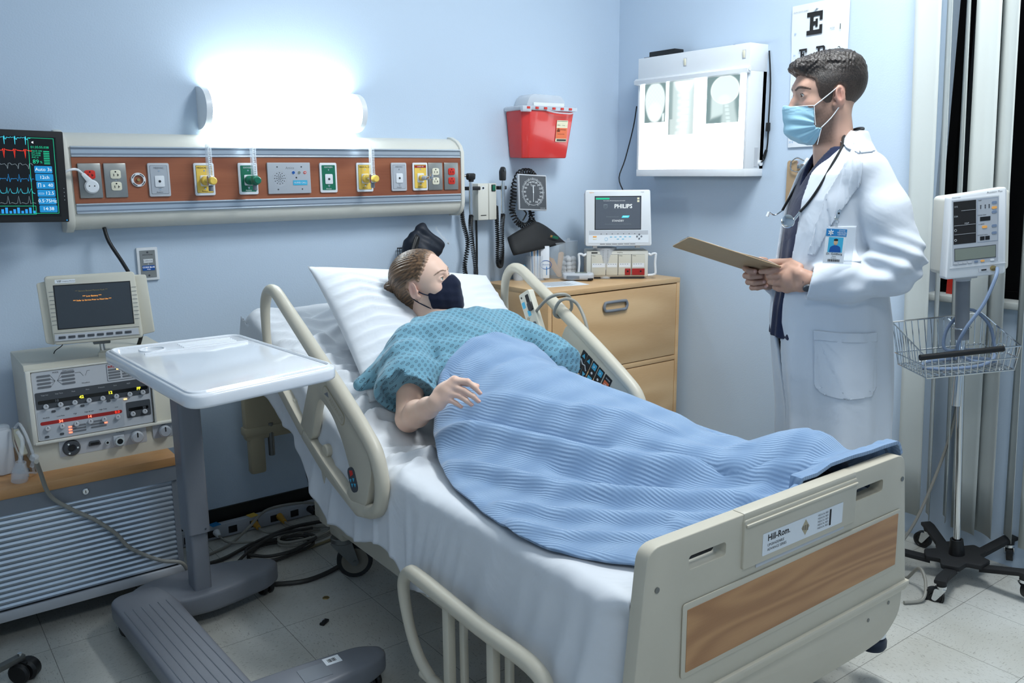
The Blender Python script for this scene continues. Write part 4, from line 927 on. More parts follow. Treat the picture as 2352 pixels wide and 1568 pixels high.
# ------------------------------------------------------------------ floor clutter under the head wall
t = empty('power_strip', 'long grey power strip on the floor along the back baseboard', 'power strip', (1.15, 3.205, 0))
b = MB(); b.box((1.15, 3.205, 0.030), (0.80, 0.030, 0.055), 'grey_plate', r=0.003)
for k in range(8):
    b.box((0.84+k*0.085, 3.189, 0.028), (0.034, 0.003, 0.028), 'black', r=0.002)
b.build('casing', t, world=True)
for x, m, l, ln in ((0.945, 'white_plastic', 'white plug in the power strip below the blue tape', 0.03), (1.095, 'cord_yellow', 'yellow plug in the power strip under the yellow tape', 0.05), (1.20, 'cord_yellow', 'brownish yellow plug in the middle of the power strip', 0.055), (1.33, 'black', 'round black plug in the power strip near the bed wheel', 0.045)):
    b = MB(); b.cyl((x, 3.1905, 0.032), (x, 3.188-ln, 0.026), 0.014, m, r1=0.009, n=16, bev=0.002); b.tube([(x, 3.188-ln, 0.026), (x+0.02, 3.10, 0.015), (x+0.10, 3.06, 0.010)], 0.0045, 'cord_grey' if m != 'black' else 'black', n=8); tag(b.build('plug'), l, 'plug', 'plugs in the floor power strip')
for x, m, l in ((0.945, 'blue_label', 'piece of blue tape on the floor power strip'), (1.095, 'yellow', 'piece of yellow tape on the floor power strip')):
    b = MB(); b.box((x, 3.203, 0.0588), (0.035, 0.036, 0.0015), m, rot=(0, 0, 0.2)); tag(b.build('tape'), l, 'tape')
def cable(pts, r, m, label, n=8): b = MB(); b.tube(pts, r, m, n=n, smooth=7); return tag(b.build('cable'), label, 'cable')
cable([(0.80, 3.04, 0.007), (0.95, 3.09, 0.008), (1.05, 3.13, 0.04), (1.15, 3.16, 0.085), (1.32, 3.12, 0.08), (1.36, 3.04, 0.03), (1.32, 2.98, 0.008)], 0.0055, 'cord_grey', 'pale grey cable arching over the floor power strip')
cable([(0.76, 2.98, 0.0075), (0.90, 2.99, 0.0075), (1.02, 3.02, 0.020), (1.20, 3.05, 0.032), (1.38, 3.04, 0.02), (1.50, 3.00, 0.0075)], 0.0075, 'cord_dark', 'thick dark cable running flat under the head wall')
lp = []
for k in range(22):
    a = k*0.62; lp.append((1.10+0.13*math.cos(a)+0.01*math.sin(k*1.7), 2.93+0.075*math.sin(a)+0.008*math.cos(k*2.3), 0.0065+0.0042*(k//3)))
cable(lp, 0.0062, 'cord_dark', 'dark cable lying in a loose coil behind the table base')
lp = []
for k in range(18):
    a = 0.8+k*0.66; lp.append((1.22+0.11*math.cos(a), 2.97+0.06*math.sin(a), 0.010+0.0045*(k//3)))
cable(lp, 0.0055, 'cord_grey', 'grey cable lying in a smaller coil near the bed wheel')
cable([(0.84, 2.80, 0.010), (0.90, 2.87, 0.022), (1.00, 2.95, 0.036), (1.12, 3.00, 0.042), (1.26, 3.00, 0.030)], 0.0058, 'cord_dark', 'dark cable with a frayed end pointing to the table')
cable([(0.90, 2.79, 0.007), (0.96, 2.86, 0.007), (1.10, 2.87, 0.008), (1.27, 2.90, 0.007), (1.40, 2.93, 0.007)], 0.0055, 'cord_tan', 'tan cable along the front of the tangle')
cable([(1.38, 3.15, 0.62), (1.345, 3.17, 0.45), (1.315, 3.17, 0.32), (1.315, 3.14, 0.18), (1.34, 3.08, 0.06), (1.37, 2.98, 0.010), (1.36, 2.85, 0.0085), (1.26, 2.70, 0.0085), (1.08, 2.64, 0.0085), (0.92, 2.72, 0.0085), (0.86, 2.755, 0.0085)], 0.0085, 'cord_dark', 'thick black cord curving over the floor from the bed to the table base')
b = MB(); b.box((1.008, 2.350, 0.004), (0.034, 0.016, 0.008), 'black', r=0.002, rot=(0, 0, 0.6)); b.tube([(0.998, 2.35, 0.008), (1.002, 2.352, 0.016), (1.010, 2.355, 0.010)], 0.0012, 'grey_light', n=6)
tag(b.build('plastic_clip'), 'small black plastic clip lying on the open floor', 'clip')
b = MB(); b.lathe([(0, 0.001), (0.010, 0.002), (0.012, 0.0), (0, 0)], (1.083, 2.50, 0.0), (0, 0, 1), 'brass', 16); tag(b.build('metal_cap'), 'tiny brass coloured cap on the floor beside the black cord', 'cap')
b = MB(); b.box((0.965, 2.715, 0.012), (0.030, 0.022, 0.022), 'cord_tan', r=0.003); tag(b.build('cord_adapter'), 'small tan plug block by the table base caster', 'plug')
# ------------------------------------------------------------------ things on the back wall, right of the head wall panel
t = empty('sharps_container', 'red wall sharps container with clear lid and orange biohazard label', 'sharps container', (2.55, YW, 1.452))
b = MB(); xb0, xb1, xt0, xt1, yf = 2.428, 2.684, 2.408, 2.706, 3.148
P = [[(xb0, YW-0.004, 1.456), (xb0, yf+0.012, 1.452), (xb0+0.03, yf, 1.452), (xb1-0.006, yf, 1.452), (xb1, yf+0.008, 1.452), (xb1, YW-0.004, 1.456)],
     [(xt0, YW-0.004, 1.662), (xt0, yf-0.012, 1.662), (xt0+0.032, yf-0.03, 1.662), (xt1-0.006, yf-0.03, 1.662), (xt1, yf-0.02, 1.662), (xt1, YW-0.004, 1.662)]]
vs = P[0]+P[1]; fs = [(i, (i+1) % 6, 6+(i+1) % 6, 6+i) for i in range(6)]+[(5, 4, 3, 2, 1, 0), (6, 7, 8, 9, 10, 11)]
bm_ = bmesh.new(); V_ = [bm_.verts.new(p) for p in vs]
for f in fs: bm_.faces.new([V_[i] for i in f])
bmesh.ops.recalc_face_normals(bm_, faces=bm_.faces); bmesh.ops.bevel(bm_, geom=list(bm_.edges), offset=0.006, segments=3, affect='EDGES', profile=0.5)
b.bm(bm_, 'red_clear'); b.build('bin', t, world=True)
b = MB(); b.box((2.557, 3.182, 1.672), (0.318, 0.148, 0.020), 'clear_soft', r=0.006)
for k in range(6): b.box((2.425+k*0.049, yf-0.0415, 1.672), (0.018, 0.004, 0.010), 'red', r=0.001)
b.tube([(2.53, yf-0.038, 1.664), (2.58, yf-0.048, 1.654), (2.66, yf-0.046, 1.652), (2.69, yf-0.034, 1.656)], 0.0035, 'clear_soft', n=8); b.box((2.418, yf-0.032, 1.667), (0.05, 0.02, 0.026), 'clear_soft', r=0.004); b.build('rim', t, world=True)
b = MB(); b.prism(rpoly([(2.452, 1.682), (2.684, 1.682), (2.678, 1.712), (2.655, 1.735), (2.492, 1.738), (2.468, 1.722)], 0.012, 4), (0, 3.255, 0), (1, 0, 0), (0, 0, 1), 0.10, 'clear_soft', bev=0.006)
b.prism(rpoly([(2.488, 1.684), (2.668, 1.684), (2.668, 1.700), (2.488, 1.700)], 0.003, 2), (0, 3.153, 0), (1, 0, 0), (0, 0, 1), 0.004, 'white_plastic'); b.build('lid', t, world=True)
b = MB(MB().M @ Matrix.Translation((2.635, yf-0.0195, 1.575)) @ Matrix.Rotation(math.radians(8), 4, 'X'))
b.rect(-0.033, 0.033, -0.048, 0.048, -0.0012, 'paper_cream', r=0.002); b.rect(-0.032, 0.032, -0.034, 0.014, -0.0020, 'orange'); b.rect(-0.026, 0.03, -0.045, -0.037, -0.0022, 'black')
b.torus((-0.021, -0.0034, 0.003), (0, 1, 0), 0.0052, 0.0007, 'ink', n=16, k=4)
for a in (90, 210, 330): b.torus((-0.021+0.0055*math.cos(math.radians(a)), -0.0034, 0.003+0.0055*math.sin(math.radians(a))), (0, 1, 0), 0.0038, 0.0006, 'ink', n=12, k=4)
b.text('BIOHAZARD', 0.006, 0.006, -0.0030, 0.0062, 'ink'); b.text('INFECTIOUS WASTE', -0.004, -0.014, -0.0030, 0.0045, 'ink'); b.text('305551', -0.020, 0.026, -0.0022, 0.006, 'ink'); b.text('5.4 qt', 0.008, 0.026, -0.0022, 0.006, 'ink')
b.rect(-0.031, 0.031, 0.0435, 0.045, -0.0016, 'ink'); b.build('warning_label', t, world=True)
# otoscope set
t = empty('diagnostic_wall_unit', 'cream wall transformer with green switch holding two black instruments', 'wall instrument unit', (2.254, YW, 1.18))
b = MB(); b.box((2.232, (3.19+YW)/2, 1.261), (0.058, YW-3.19, 0.162), 'cream', r=0.004); b.box((2.284, (3.19+YW)/2, 1.261), (0.042, YW-3.19, 0.162), 'cream', r=0.004); b.box((2.254, 3.23, 1.261), (0.09, 0.05, 0.158), 'grey_dark'); b.build('housing', t, world=True)
b = MB(); b.box((2.287, 3.188, 1.322), (0.022, 0.004, 0.030), 'black', r=0.002); b.box((2.287, 3.185, 1.322), (0.016, 0.006, 0.024), 'green', r=0.002, rot=(0.12, 0, 0)); b.build('switch', t, world=True)
b = MB(); b.disc(2.231, 1.322, 3.190, 0.009, 'white_plastic', n=20); b.disc(2.231, 1.322, 3.189, 0.005, 'black', n=16); b.rect(2.216, 2.246, 1.1995, 1.203, 3.1895, 'ink'); b.build('dial', t, world=True)
for x0, x1 in ((2.135, 2.205), (2.305, 2.350)):
    b = MB(); b.box(((x0+x1)/2, 3.185, 1.322), (x1-x0, 0.028, 0.016), 'black', r=0.003); b.build('holder', t, world=True)
def instrument(x, kind, label):
    t = empty('otoscope' if kind == 0 else 'ophthalmoscope', label, 'otoscope' if kind == 0 else 'ophthalmoscope', (x, 3.165, 1.21))
    b = MB(); b.lathe([(0, 0), (0.0085, 0), (0.0095, 0.02), (0.0085, 0.06), (0.0095, 0.07), (0.0095, 0.11), (0.007, 0.14), (0.007, 0.15), (0, 0.15)], (0, 0, 0.0), (0, 0, 1), 'chrome', 20); b.build('handle', t)
    b = MB()
    if kind == 0:
        b.box((0, 0, 0.163), (0.038, 0.026, 0.030), 'black', r=0.008, taper=(1.15, 1)); b.box((0.002, 0, 0.146), (0.02, 0.018, 0.012), 'black', r=0.004); b.build('head', t)
        b = MB(); b.cyl((-0.014, 0, 0.168), (-0.036, -0.004, 0.168), 0.0075, 'black', r1=0.0045, n=16); b.cyl((-0.034, -0.004, 0.168), (-0.040, -0.005, 0.168), 0.0075, 'chrome', n=16); b.build('speculum', t)
    else:
        b.prism(rpoly([(-0.014, 0.144), (0.012, 0.144), (0.014, 0.185), (0.010, 0.202), (-0.004, 0.206), (-0.015, 0.185)], 0.006, 3), (0, 0.010, 0), (1, 0, 0), (0, 0, 1), 0.020, 'black', bev=0.003); b.cyl((0.003, -0.010, 0.19), (0.003, -0.013, 0.19), 0.006, 'grey_dark', n=14); b.build('head', t)
    return t
OT = instrument(2.148, 0, 'chrome otoscope with black square head, left of the cream wall unit'); OP = instrument(2.322, 1, 'chrome ophthalmoscope with slim black head, right of the cream wall unit')
def coil(pts, turns, par, R=0.0085, r=0.0028, lead=None):
    b = MB(); h = helix([Vector(p) for p in pts], None, R, r, turns, steps=9)
    if lead: h = [Vector(p) for p in lead]+h
    b.tube(h, r, 'black', n=5, smooth=1); return b.build('coiled_cord', par, world=True)
coil([(2.148, 3.165, 1.205), (2.150, 3.175, 1.15), (2.165, 3.18, 1.05), (2.182, 3.185, 0.96), (2.178, 3.19, 0.90), (2.150, 3.19, 0.90), (2.128, 3.195, 0.97), (2.150, 3.20, 1.08), (2.135, 3.21, 1.17), (2.130, 3.215, 1.24)], 96, OT)
coil([(2.322, 3.165, 1.205), (2.322, 3.175, 1.13), (2.326, 3.18, 1.03), (2.322, 3.185, 0.97), (2.308, 3.19, 0.985), (2.312, 3.195, 1.08), (2.312, 3.20, 1.18), (2.311, 3.205, 1.24)], 80, OP)
b = MB(); b.tube([(2.222, 3.235, 1.185), (2.222, 3.235, 1.0), (2.216, 3.235, 0.8), (2.21, 3.235, 0.4)], 0.0052, 'black', n=8); tag(b.build('power_cable'), 'straight black power cable running down the wall below the cream wall unit', 'cable')
# wall gauge
t = empty('blood_pressure_gauge', 'tilted square black wall gauge with white blood pressure dial', 'gauge', (2.487, 3.155, 1.298), rot=(math.radians(-6), math.radians(3.2), 0))
b = MB(); b.box((0, 0.008, 0), (0.166, 0.016, 0.164), 'grey_light', r=0.004); b.box((0, 0.05, 0), (0.06, 0.07, 0.06), 'black', r=0.004); b.build('frame', t)
b = MB(); b.rect(-0.077, 0.077, -0.076, 0.076, -0.0002, 'grey_dark', t=0.0006)
nums = [20, 40, 60, 80, 100, 120, 140, 160, 180, 200, 220, 240, 260, 280, 300]
for i, n_ in enumerate(nums):
    a = math.radians(-90-24-i*(312/14.0)); b.text(str(n_), 0.048*math.cos(a), 0.048*math.sin(a), -0.0010, 0.0125, 'white_plastic')
for i in range(57):
    a = math.radians(-90-24-i*(312/56.0)); L = 0.008 if i % 4 == 0 else 0.004
    b.box((0.0635*math.cos(a), -0.0011, 0.0635*math.sin(a)), (L, 0.0005, 0.0014), 'white_plastic', rot=(0, -a, 0))
b.torus((0, -0.001, 0), (0, 1, 0), 0.0585, 0.0008, 'white_plastic', n=48, k=4); b.text('Tycos', 0, 0.032, -0.0010, 0.012, 'white_plastic'); b.text('MADE IN USA', 0.055, -0.071, -0.001, 0.005, 'white_plastic'); b.build('dial', t)
b = MB(); b.box((0, -0.0025, -0.006), (0.0022, 0.001, 0.075), 'white_plastic', rot=(0, 0.03, 0)); b.cyl((0, 0, 0), (0, -0.004, 0), 0.003, 'white_plastic', n=12); b.box((0, -0.0025, 0.012), (0.005, 0.001, 0.03), 'white_plastic'); b.build('needle', t)
b = MB(); h = helix([Vector(p) for p in ((2.53, 3.20, 1.37), (2.50, 3.20, 1.392), (2.44, 3.195, 1.385), (2.405, 3.19, 1.33), (2.395, 3.185, 1.27), (2.385, 3.18, 1.215), (2.41, 3.175, 1.165), (2.455, 3.175, 1.145), (2.495, 3.18, 1.165), (2.505, 3.19, 1.21))], None, 0.0125, 0, 36, steps=9)
b.tube(h, 0.0036, 'black', n=5, smooth=1); b.tube([(2.44, 3.19, 1.23), (2.47, 3.185, 1.205), (2.462, 3.185, 1.185), (2.45, 3.185, 1.17)], 0.0036, 'black', n=6); b.build('coiled_tube', t, world=True)
t = empty('folded_cuff', 'black blood pressure cuff folded like a tent behind the jars', 'blood pressure cuff', (2.49, 3.17, 0.95))
b = MB(); ap = (2.50, 3.155, 1.163)
# tent-like folded cuff: two slopes and a hanging front
Pt = []
for i in range(9):
    u = i/8; row = []
    for j in range(13):
        v = j/12; x = 2.345+0.305*v; pk = 1.165-0.0 if False else 0
        zt = 1.098+(1.166-1.098)*(v/0.5)**0.9 if v < 0.5 else 1.166-(1.166-1.088)*((v-0.5)/0.5)**1.4
        zb_ = 1.02+0.04*v
        row.append((x-0.01*math.sin(u*3), 3.165-0.055*math.sin(u*1.6)-0.010*math.sin(v*PI), zt*(1-u)+zb_*u))
    Pt.append(row)
b.grid(Pt, 'black_matt'); o = b.build('cuff_fold', t, world=True); m_ = o.modifiers.new('thick', 'SOLIDIFY'); m_.thickness = 0.012; m_.offset = -1
b = MB(); b.tube([(2.52, 3.225, 1.24), (2.521, 3.21, 1.19), (2.515, 3.17, 1.158)], 0.0045, 'black', n=8); b.build('tube', t, world=True)
b = MB(); b.box((2.575, 3.098, 1.090), (0.035, 0.002, 0.012), 'green', rot=(0.3, 0.25, 0)); b.box((2.55, 3.098, 1.097), (0.012, 0.002, 0.010), 'brass', rot=(0.3, 0.25, 0)); b.build('label', t, world=True)
# wire basket with cuff behind the patient
t = empty('wire_basket', 'black wire wall basket behind the patient head', 'basket', (1.905, YW, 0.90))
b = MB(); rx, ry, zc0, zc1 = 0.088, 0.085, 0.90, 1.075
def bp_(a, z, s=1.0): return (1.905+rx*s*math.cos(a), YW-0.012-ry*2*s*math.sin(a)*0.55, z)
for z, s in ((zc0, 0.85), (0.96, 0.9), (1.02, 0.95), (zc1, 1.0)): b.tube([bp_(PI*k/18, z, s) for k in range(19)]+[bp_(0, z, s)], 0.0022, 'black', n=6, smooth=1)
for k in range(19): b.tube([bp_(PI*k/18, zc0, 0.85), bp_(PI*k/18, zc1, 1.0)], 0.0014, 'black', n=5, smooth=1)
b.build('wires', t, world=True)
t = empty('stuffed_cuff', 'dark blue blood pressure cuff stuffed in the black wire basket', 'blood pressure cuff', (1.90, 3.17, 0.93))
cp = [(1.800, 1.075), (1.822, 1.128), (1.868, 1.145), (1.884, 1.166), (1.897, 1.182), (1.912, 1.176), (1.960, 1.120), (1.984, 1.100), (1.990, 1.078), (1.975, 1.060), (1.90, 1.045), (1.83, 1.055)]
def fn(p):
    q = p-np.array([1.895, 3.165, 0.0]); d = s_ell(p, (1.895, 3.17, 1.07), (0.088, 0.055, 0.062))
    d = smin(d, s_cap(p, (1.895, 3.165, 1.155), (1.97, 3.145, 1.085), 0.020, 0.018), 0.03); d = smin(d, s_cap(p, (1.893, 3.17, 1.168), (1.83, 3.16, 1.09), 0.012, 0.03), 0.03)
    d = smin(d, s_ell(p, (1.90, 3.18, 0.99), (0.07, 0.05, 0.07)), 0.03)
    return d+0.004*np.sin(p[:, 0]*90+p[:, 2]*60)*np.sin(p[:, 2]*70)
P_, Q_ = sdf_mesh(fn, (1.78, 3.07, 0.89), (2.02, 3.25, 1.21), 0.005); np_obj('cuff', smooth_mesh(P_, Q_, 1), Q_, ['nylon'], t)
b = MB(Matrix.Translation((1.948, 3.117, 1.125)) @ Matrix.Rotation(math.radians(-48), 4, 'Y') @ Matrix.Rotation(math.radians(-25), 4, 'X') if False else Matrix.Translation((1.945, 3.098, 1.124)) @ Matrix.Rotation(math.radians(47), 4, 'Y'))
b.text('Trimline/BAUM', 0, 0.006, -0.004, 0.0155, 'velcro_white', bold=0.01); b.build('lettering', t, world=True)
b = MB(); b.tube([(1.845, 3.13, 1.13), (1.828, 3.10, 1.135), (1.812, 3.09, 1.115), (1.79, 3.08, 1.075), (1.768, 3.08, 1.045), (1.770, 3.08, 1.020), (1.795, 3.09, 1.025), (1.822, 3.10, 1.075), (1.836, 3.10, 1.12), (1.826, 3.09, 1.130), (1.80, 3.08, 1.085), (1.79, 3.08, 1.055), (1.805, 3.09, 1.052), (1.825, 3.11, 1.10)], 0.0055, 'black', n=8, smooth=6); b.build('hose_loop', t, world=True)
# ------------------------------------------------------------------ wooden drawer cabinet in the corner
t = empty('drawer_cabinet', 'light maple drawer cabinet in the corner with grey oval pull', 'cabinet', (2.67, 3.0, 0))
CX0, CX1, CYF, CYB, CZ = 2.262, 3.072, 2.768, 3.236, 0.893
b = MB(); b.box(((CX0+CX1)/2, (CYF+CYB)/2, CZ-0.011), (CX1-CX0, CYB-CYF, 0.022), 'wood_maple', r=0.0015)
for x in (CX0+0.010, CX1-0.010): b.box((x, (CYF+CYB)/2, (CZ-0.022+0.05)/2), (0.020, CYB-CYF-0.002, CZ-0.072), 'wood_maple', r=0.001)
b.box(((CX0+CX1)/2, CYB-0.008, 0.46), (CX1-CX0-0.04, 0.012, 0.82), 'wood_maple'); b.box(((CX0+CX1)/2, (CYF+CYB)/2, 0.509), (CX1-CX0-0.006, CYB-CYF-0.004, 0.022), 'wood_maple', r=0.001); b.box(((CX0+CX1)/2, (CYF+CYB)/2+0.01, 0.06), (CX1-CX0-0.04, CYB-CYF-0.03, 0.10), 'wood_maple'); b.build('carcass', t, world=True)
for z0, z1 in ((0.524, 0.866), (0.115, 0.494)):
    d_ = MB(); d_.box(((CX0+CX1)/2, CYF+0.009, (z0+z1)/2), (CX1-CX0-0.048, 0.016, z1-z0), 'wood_maple', r=0.001); dr = d_.build('drawer_front', t, world=True)
    zc_ = z1-0.066; xc_ = 2.648
    b = MB(); b.tube([(xc_+(0.052 if k < 5 else -0.052)+0.019*math.cos(math.radians(a)), CYF-0.006, zc_+0.019*math.sin(math.radians(a))) for k, a in enumerate((-90, -45, 0, 45, 90, 90, 135, 180, 225, 270))], 0.0068, 'grey_mid', n=10, smooth=3, closed=True); b.build('pull', dr, world=True)
# ------------------------------------------------------------------ patient monitor and module rack on it
t = empty('module_rack', 'beige module rack with red sockets and white side handles under the small monitor', 'module rack', (2.80, 2.945, CZ), rotz=math.radians(-36.9))
b = MB(); b.box((0.018, 0.055, 0.072), (0.290, 0.15, 0.122), 'cream', r=0.006); b.box((0.018, 0.05, 0.006), (0.26, 0.12, 0.010), 'grey_dark'); b.rect(-0.105, 0.146, 0.018, 0.116, -0.020, 'grey_dark', t=0.001); b.text('IntelliVue', 0.03, 0.1245, -0.0202, 0.007, 'ink'); b.rect(-0.104, -0.075, 0.121, 0.127, -0.020, 'ink'); b.build('case', t)
def module(x0, x1, red):
    b = MB(); b.box(((x0+x1)/2, -0.012, 0.067), (x1-x0, 0.022, 0.096), 'cream_warm', r=0.002); y = -0.0232; b.rect(x0+0.004, x1-0.004, 0.056, 0.075, y, 'white_plastic')
    for k in range(4): b.rect(x0+0.008+k*0.011, x0+0.014+k*0.011, 0.070, 0.072, y-0.0004, 'ink_grey')
    b.text('Philips', x0+0.012, 0.110, y, 0.006, 'ink'); o = b.build('module', t)
    if red:
        b = MB(); b.rect(red[0], red[1], 0.020, 0.050, y, 'red_dark', t=0.003); cx_ = (red[0]+red[1])/2+(0.011 if red[1]-red[0] > 0.04 else 0)
        b.torus((cx_, y-0.003, 0.037), (0, 1, 0), 0.0085, 0.0012, 'red_dark'); b.disc(cx_, 0.037, y-0.003, 0.0042, 'black', n=14); b.build('socket', o)
module(-0.104, -0.036, None); module(-0.034, 0.020, None); module(0.022, 0.083, (0.054, 0.080)); module(0.085, 0.148, (0.087, 0.146))
for s in (-1, 1):
    c = 0.018+s*0.146; b = MB(); b.tube([(c, -0.01, 0.118), (c+s*0.012, -0.015, 0.112), (c+s*0.020, -0.016, 0.118), (c+s*0.034, -0.016, 0.118), (c+s*0.034, -0.016, 0.108), (c+s*0.032, -0.016, 0.075), (c+s*0.034, -0.016, 0.045), (c+s*0.032, -0.016, 0.022), (c, -0.01, 0.016)], 0.0058, 'white_plastic', n=8, smooth=3); b.build('handle', t)
t = empty('patient_monitor', 'small white patient monitor showing a grey standby screen on the module rack', 'monitor', (2.79, 2.935, CZ+0.150), rot=(math.radians(-4), 0, math.radians(-36.9)))
b = MB(); b.prism(rpoly([(-0.131, 0.006), (0.176, 0.006), (0.166, 0.262), (-0.134, 0.262)], 0.010), (0, 0, 0), (1, 0, 0), (0, 0, 1), 0.030, 'white_plastic', bev=0.004)
b.prism(rpoly([(-0.127, 0.010), (0.170, 0.010), (0.160, 0.256), (-0.129, 0.256)], 0.010), (0, 0.10, 0), (1, 0, 0), (0, 0, 1), 0.10, 'cream', bev=0.008)
for x in (-0.085, 0.115): b.box((x, 0.01, 0.002), (0.020, 0.04, 0.012), 'white_plastic', r=0.002)
y = -0.030
b.rect(-0.118, 0.160, 0.020, 0.078, y, 'paper', t=0.001, r=0.002); b.rect(-0.116, 0.158, 0.057, 0.077, y-0.0010, 'grey_light', t=0.0004)
for k in range(7): b.prism([(-0.060+k*0.026-0.003, 0.060), (-0.060+k*0.026+0.003, 0.060), (-0.060+k*0.026, 0.064)], (0, y-0.0013, 0), (1, 0, 0), (0, 0, 1), 0.0004, 'ink')
for k in range(6): b.rect(-0.065+k*0.028, -0.041+k*0.028, 0.0135, 0.0155, y, 'black')
b.prism(rrect(-0.098, -0.080, 0.046, 0.052, 0.003), (0, y-0.001, 0), (1, 0, 0), (0, 0, 1), 0.0016, 'orange_btn'); b.prism(rrect(-0.098, -0.080, 0.036, 0.040, 0.002), (0, y-0.001, 0), (1, 0, 0), (0, 0, 1), 0.0012, 'paper_cream')
b.torus((-0.036, y-0.001, 0.037), (0, 1, 0), 0.007, 0.0007, 'blue_btn', n=20, k=4)
for x, z in ((-0.014, 0.047), (0.007, 0.047), (0.030, 0.048), (0.052, 0.048), (0.074, 0.048), (0.018, 0.037), (0.042, 0.037)): b.rect(x-0.005, x+0.005, z-0.0015, z+0.0015, y-0.001, 'blue_btn')
for dx, dz in ((0, 0.009), (0, -0.010), (-0.010, 0), (0.010, 0)): b.prism(rrect(0.117+dx-0.004, 0.117+dx+0.004, 0.049+dz-0.004, 0.049+dz+0.004, 0.003), (0, y-0.001, 0), (1, 0, 0), (0, 0, 1), 0.0016, 'grey_mid')
b.text('Agilent', -0.104, 0.251, y-0.0002, 0.008, 'orange_btn'); b.text('V24C', 0.130, 0.251, y-0.0002, 0.007, 'ink_grey'); b.build('case', t)
b = MB(); b.rect(-0.090, 0.125, 0.080, 0.2345, y, 'black', t=0.0006); b.rect(-0.086, 0.122, 0.083, 0.231, y-0.0006, 'screen_grey', t=0.0006); y -= 0.0014
b.rect(-0.085, -0.022, 0.219, 0.226, y, 'glow_teal'); b.text('Turn module off monitoring, plug in the module', 0.0, 0.213, y, 0.0052, 'glow_white'); b.text('PHILIPS', 0.042, 0.187, y, 0.026, 'glow_white', bold=0.025)
b.torus((-0.040, y, 0.187), (0, 1, 0), 0.009, 0.0007, 'glow_grey', n=20, k=4); b.rect(-0.049, -0.031, 0.193, 0.196, y, 'glow_grey'); b.tube([(-0.047, y, 0.185), (-0.043, y, 0.188), (-0.038, y, 0.184), (-0.033, y, 0.187)], 0.0006, 'glow_grey', n=4)
b.text('Working memory card', -0.008, 0.140, y, 0.0062, 'glow_grey'); b.prism([(0.034, 0.135), (0.066, 0.135), (0.072, 0.145), (0.040, 0.145)], (0, y, 0), (1, 0, 0), (0, 0, 1), 0.0004, 'glow_cyan'); b.text('EVENT', 0.053, 0.140, y-0.0006, 0.0075, 'glow_white')
b.text('STANDBY', 0.018, 0.121, y, 0.0125, 'glow_white'); b.text('Press any hard-key or touch the screen to resume monitoring', 0.018, 0.106, y, 0.0048, 'glow_grey')
for z in (0.222, 0.210): b.rect(0.106, 0.116, z-0.004, z+0.005, y, 'paper_cream')
b.build('screen', t)
b = MB(); b.tube([(2.93, 3.02, 1.30), (2.96, 3.08, 1.36), (3.01, 3.09, 1.45), (3.06, 3.09, 1.60), (3.09, 3.10, 1.70)], 0.0032, 'black', n=6); tag(b.build('black_wire'), 'thin black wire rising from the small monitor behind the x-ray viewer', 'wire')
# ------------------------------------------------------------------ small things on the cabinet
t = empty('measuring_cup', 'tall frosted measuring cup with printed scale on the drawer cabinet', 'measuring cup', (2.785, 2.985, CZ))
b = MB(); b.lathe([(0, 0.002), (0.040, 0.002), (0.053, 0.140), (0.055, 0.146), (0.0515, 0.145), (0.0385, 0.005), (0, 0.005)], (0, 0, 0), (0, 0, 1), 'clear_soft', 36)
th0 = math.radians(-90-40-12)
for k in range(16):
    z = 0.018+k*0.0078; r_ = 0.0405+(0.053-0.0405)*z/0.14+0.0008
    for dth, ww in ((0, 5), (0.42, 7 if k % 2 else 4)):
        a = th0+dth; b.box((r_*math.cos(a), r_*math.sin(a), z), (0.0006, 0.0008*ww, 0.0011), 'ink_grey', rot=(0, 0, a))
b.build('cup', t)
t = empty('specimen_cup', 'small clear specimen cup with blue lid on the left of the drawer cabinet', 'cup', (2.427, 3.190, CZ))
b = MB(); b.lathe([(0, 0), (0.024, 0), (0.029, 0.060), (0.0275, 0.060), (0.0225, 0.002), (0, 0.002)], (0, 0, 0), (0, 0, 1), 'clear_soft', 28); b.build('cup', t)
b = MB(); b.lathe([(0, 0), (0.0325, 0), (0.0325, 0.009), (0.030, 0.012), (0, 0.012)], (0, 0, 0.059), (0, 0, 1), 'blue_btn', 32); b.build('lid', t)
# wrapped applicators in a clear jar: each packet a thing
t = empty('clear_jar', 'open clear jar holding wrapped swab packets', 'jar', (2.497, 3.150, CZ)); t['group'] = 'clear jars on the drawer cabinet'
b = MB(); b.lathe([(0.0, 0.0), (0.046, 0.0), (0.046, 0.115), (0.0445, 0.115), (0.0445, 0.003), (0, 0.003)], (0, 0, 0), (0, 0, 1), 'clear_frost', 36); b.build('glass', t)
rr = random.Random(3)
PK = []
for k in range(8):
    x = -0.031+0.0088*k; yy_ = -0.012+0.010*((k*3) % 3)
    b = MB(); M = Matrix.Translation((2.497+x, 3.150+yy_-0.006, CZ+0.006)) @ Matrix.Rotation(math.radians(-36.9), 4, 'Z') @ Matrix.Rotation(rr.uniform(-0.06, 0.06), 4, 'Y'); b.M = M
    b.box((0, 0, 0.092), (0.017, 0.0035, 0.180), 'paper', r=0.001)
    b.box((0, -0.0022, 0.085), (0.006, 0.0008, 0.150), ('blue_label', 'depressor', 'grey_light')[k % 3]); o = b.build('swab_packet'); tag(o, 'wrapped swab packet with %s stem, %s in the open clear jar' % (('blue', 'wooden', 'grey')[k % 3], ('leftmost', 'second from the left', 'third from the left', 'fourth from the left', 'fourth from the right', 'third from the right', 'second from the right', 'rightmost')[k]), 'swab packet', 'wrapped swab packets in the clear jar'); PK.append(o)
b = MB(Matrix.Translation((2.505, 3.108, CZ+0.085)) @ Matrix.Rotation(math.radians(-36.9), 4, 'Z')); b.box((0.012, 0.0, 0.0), (0.040, 0.002, 0.150), 'paper', r=0.001)
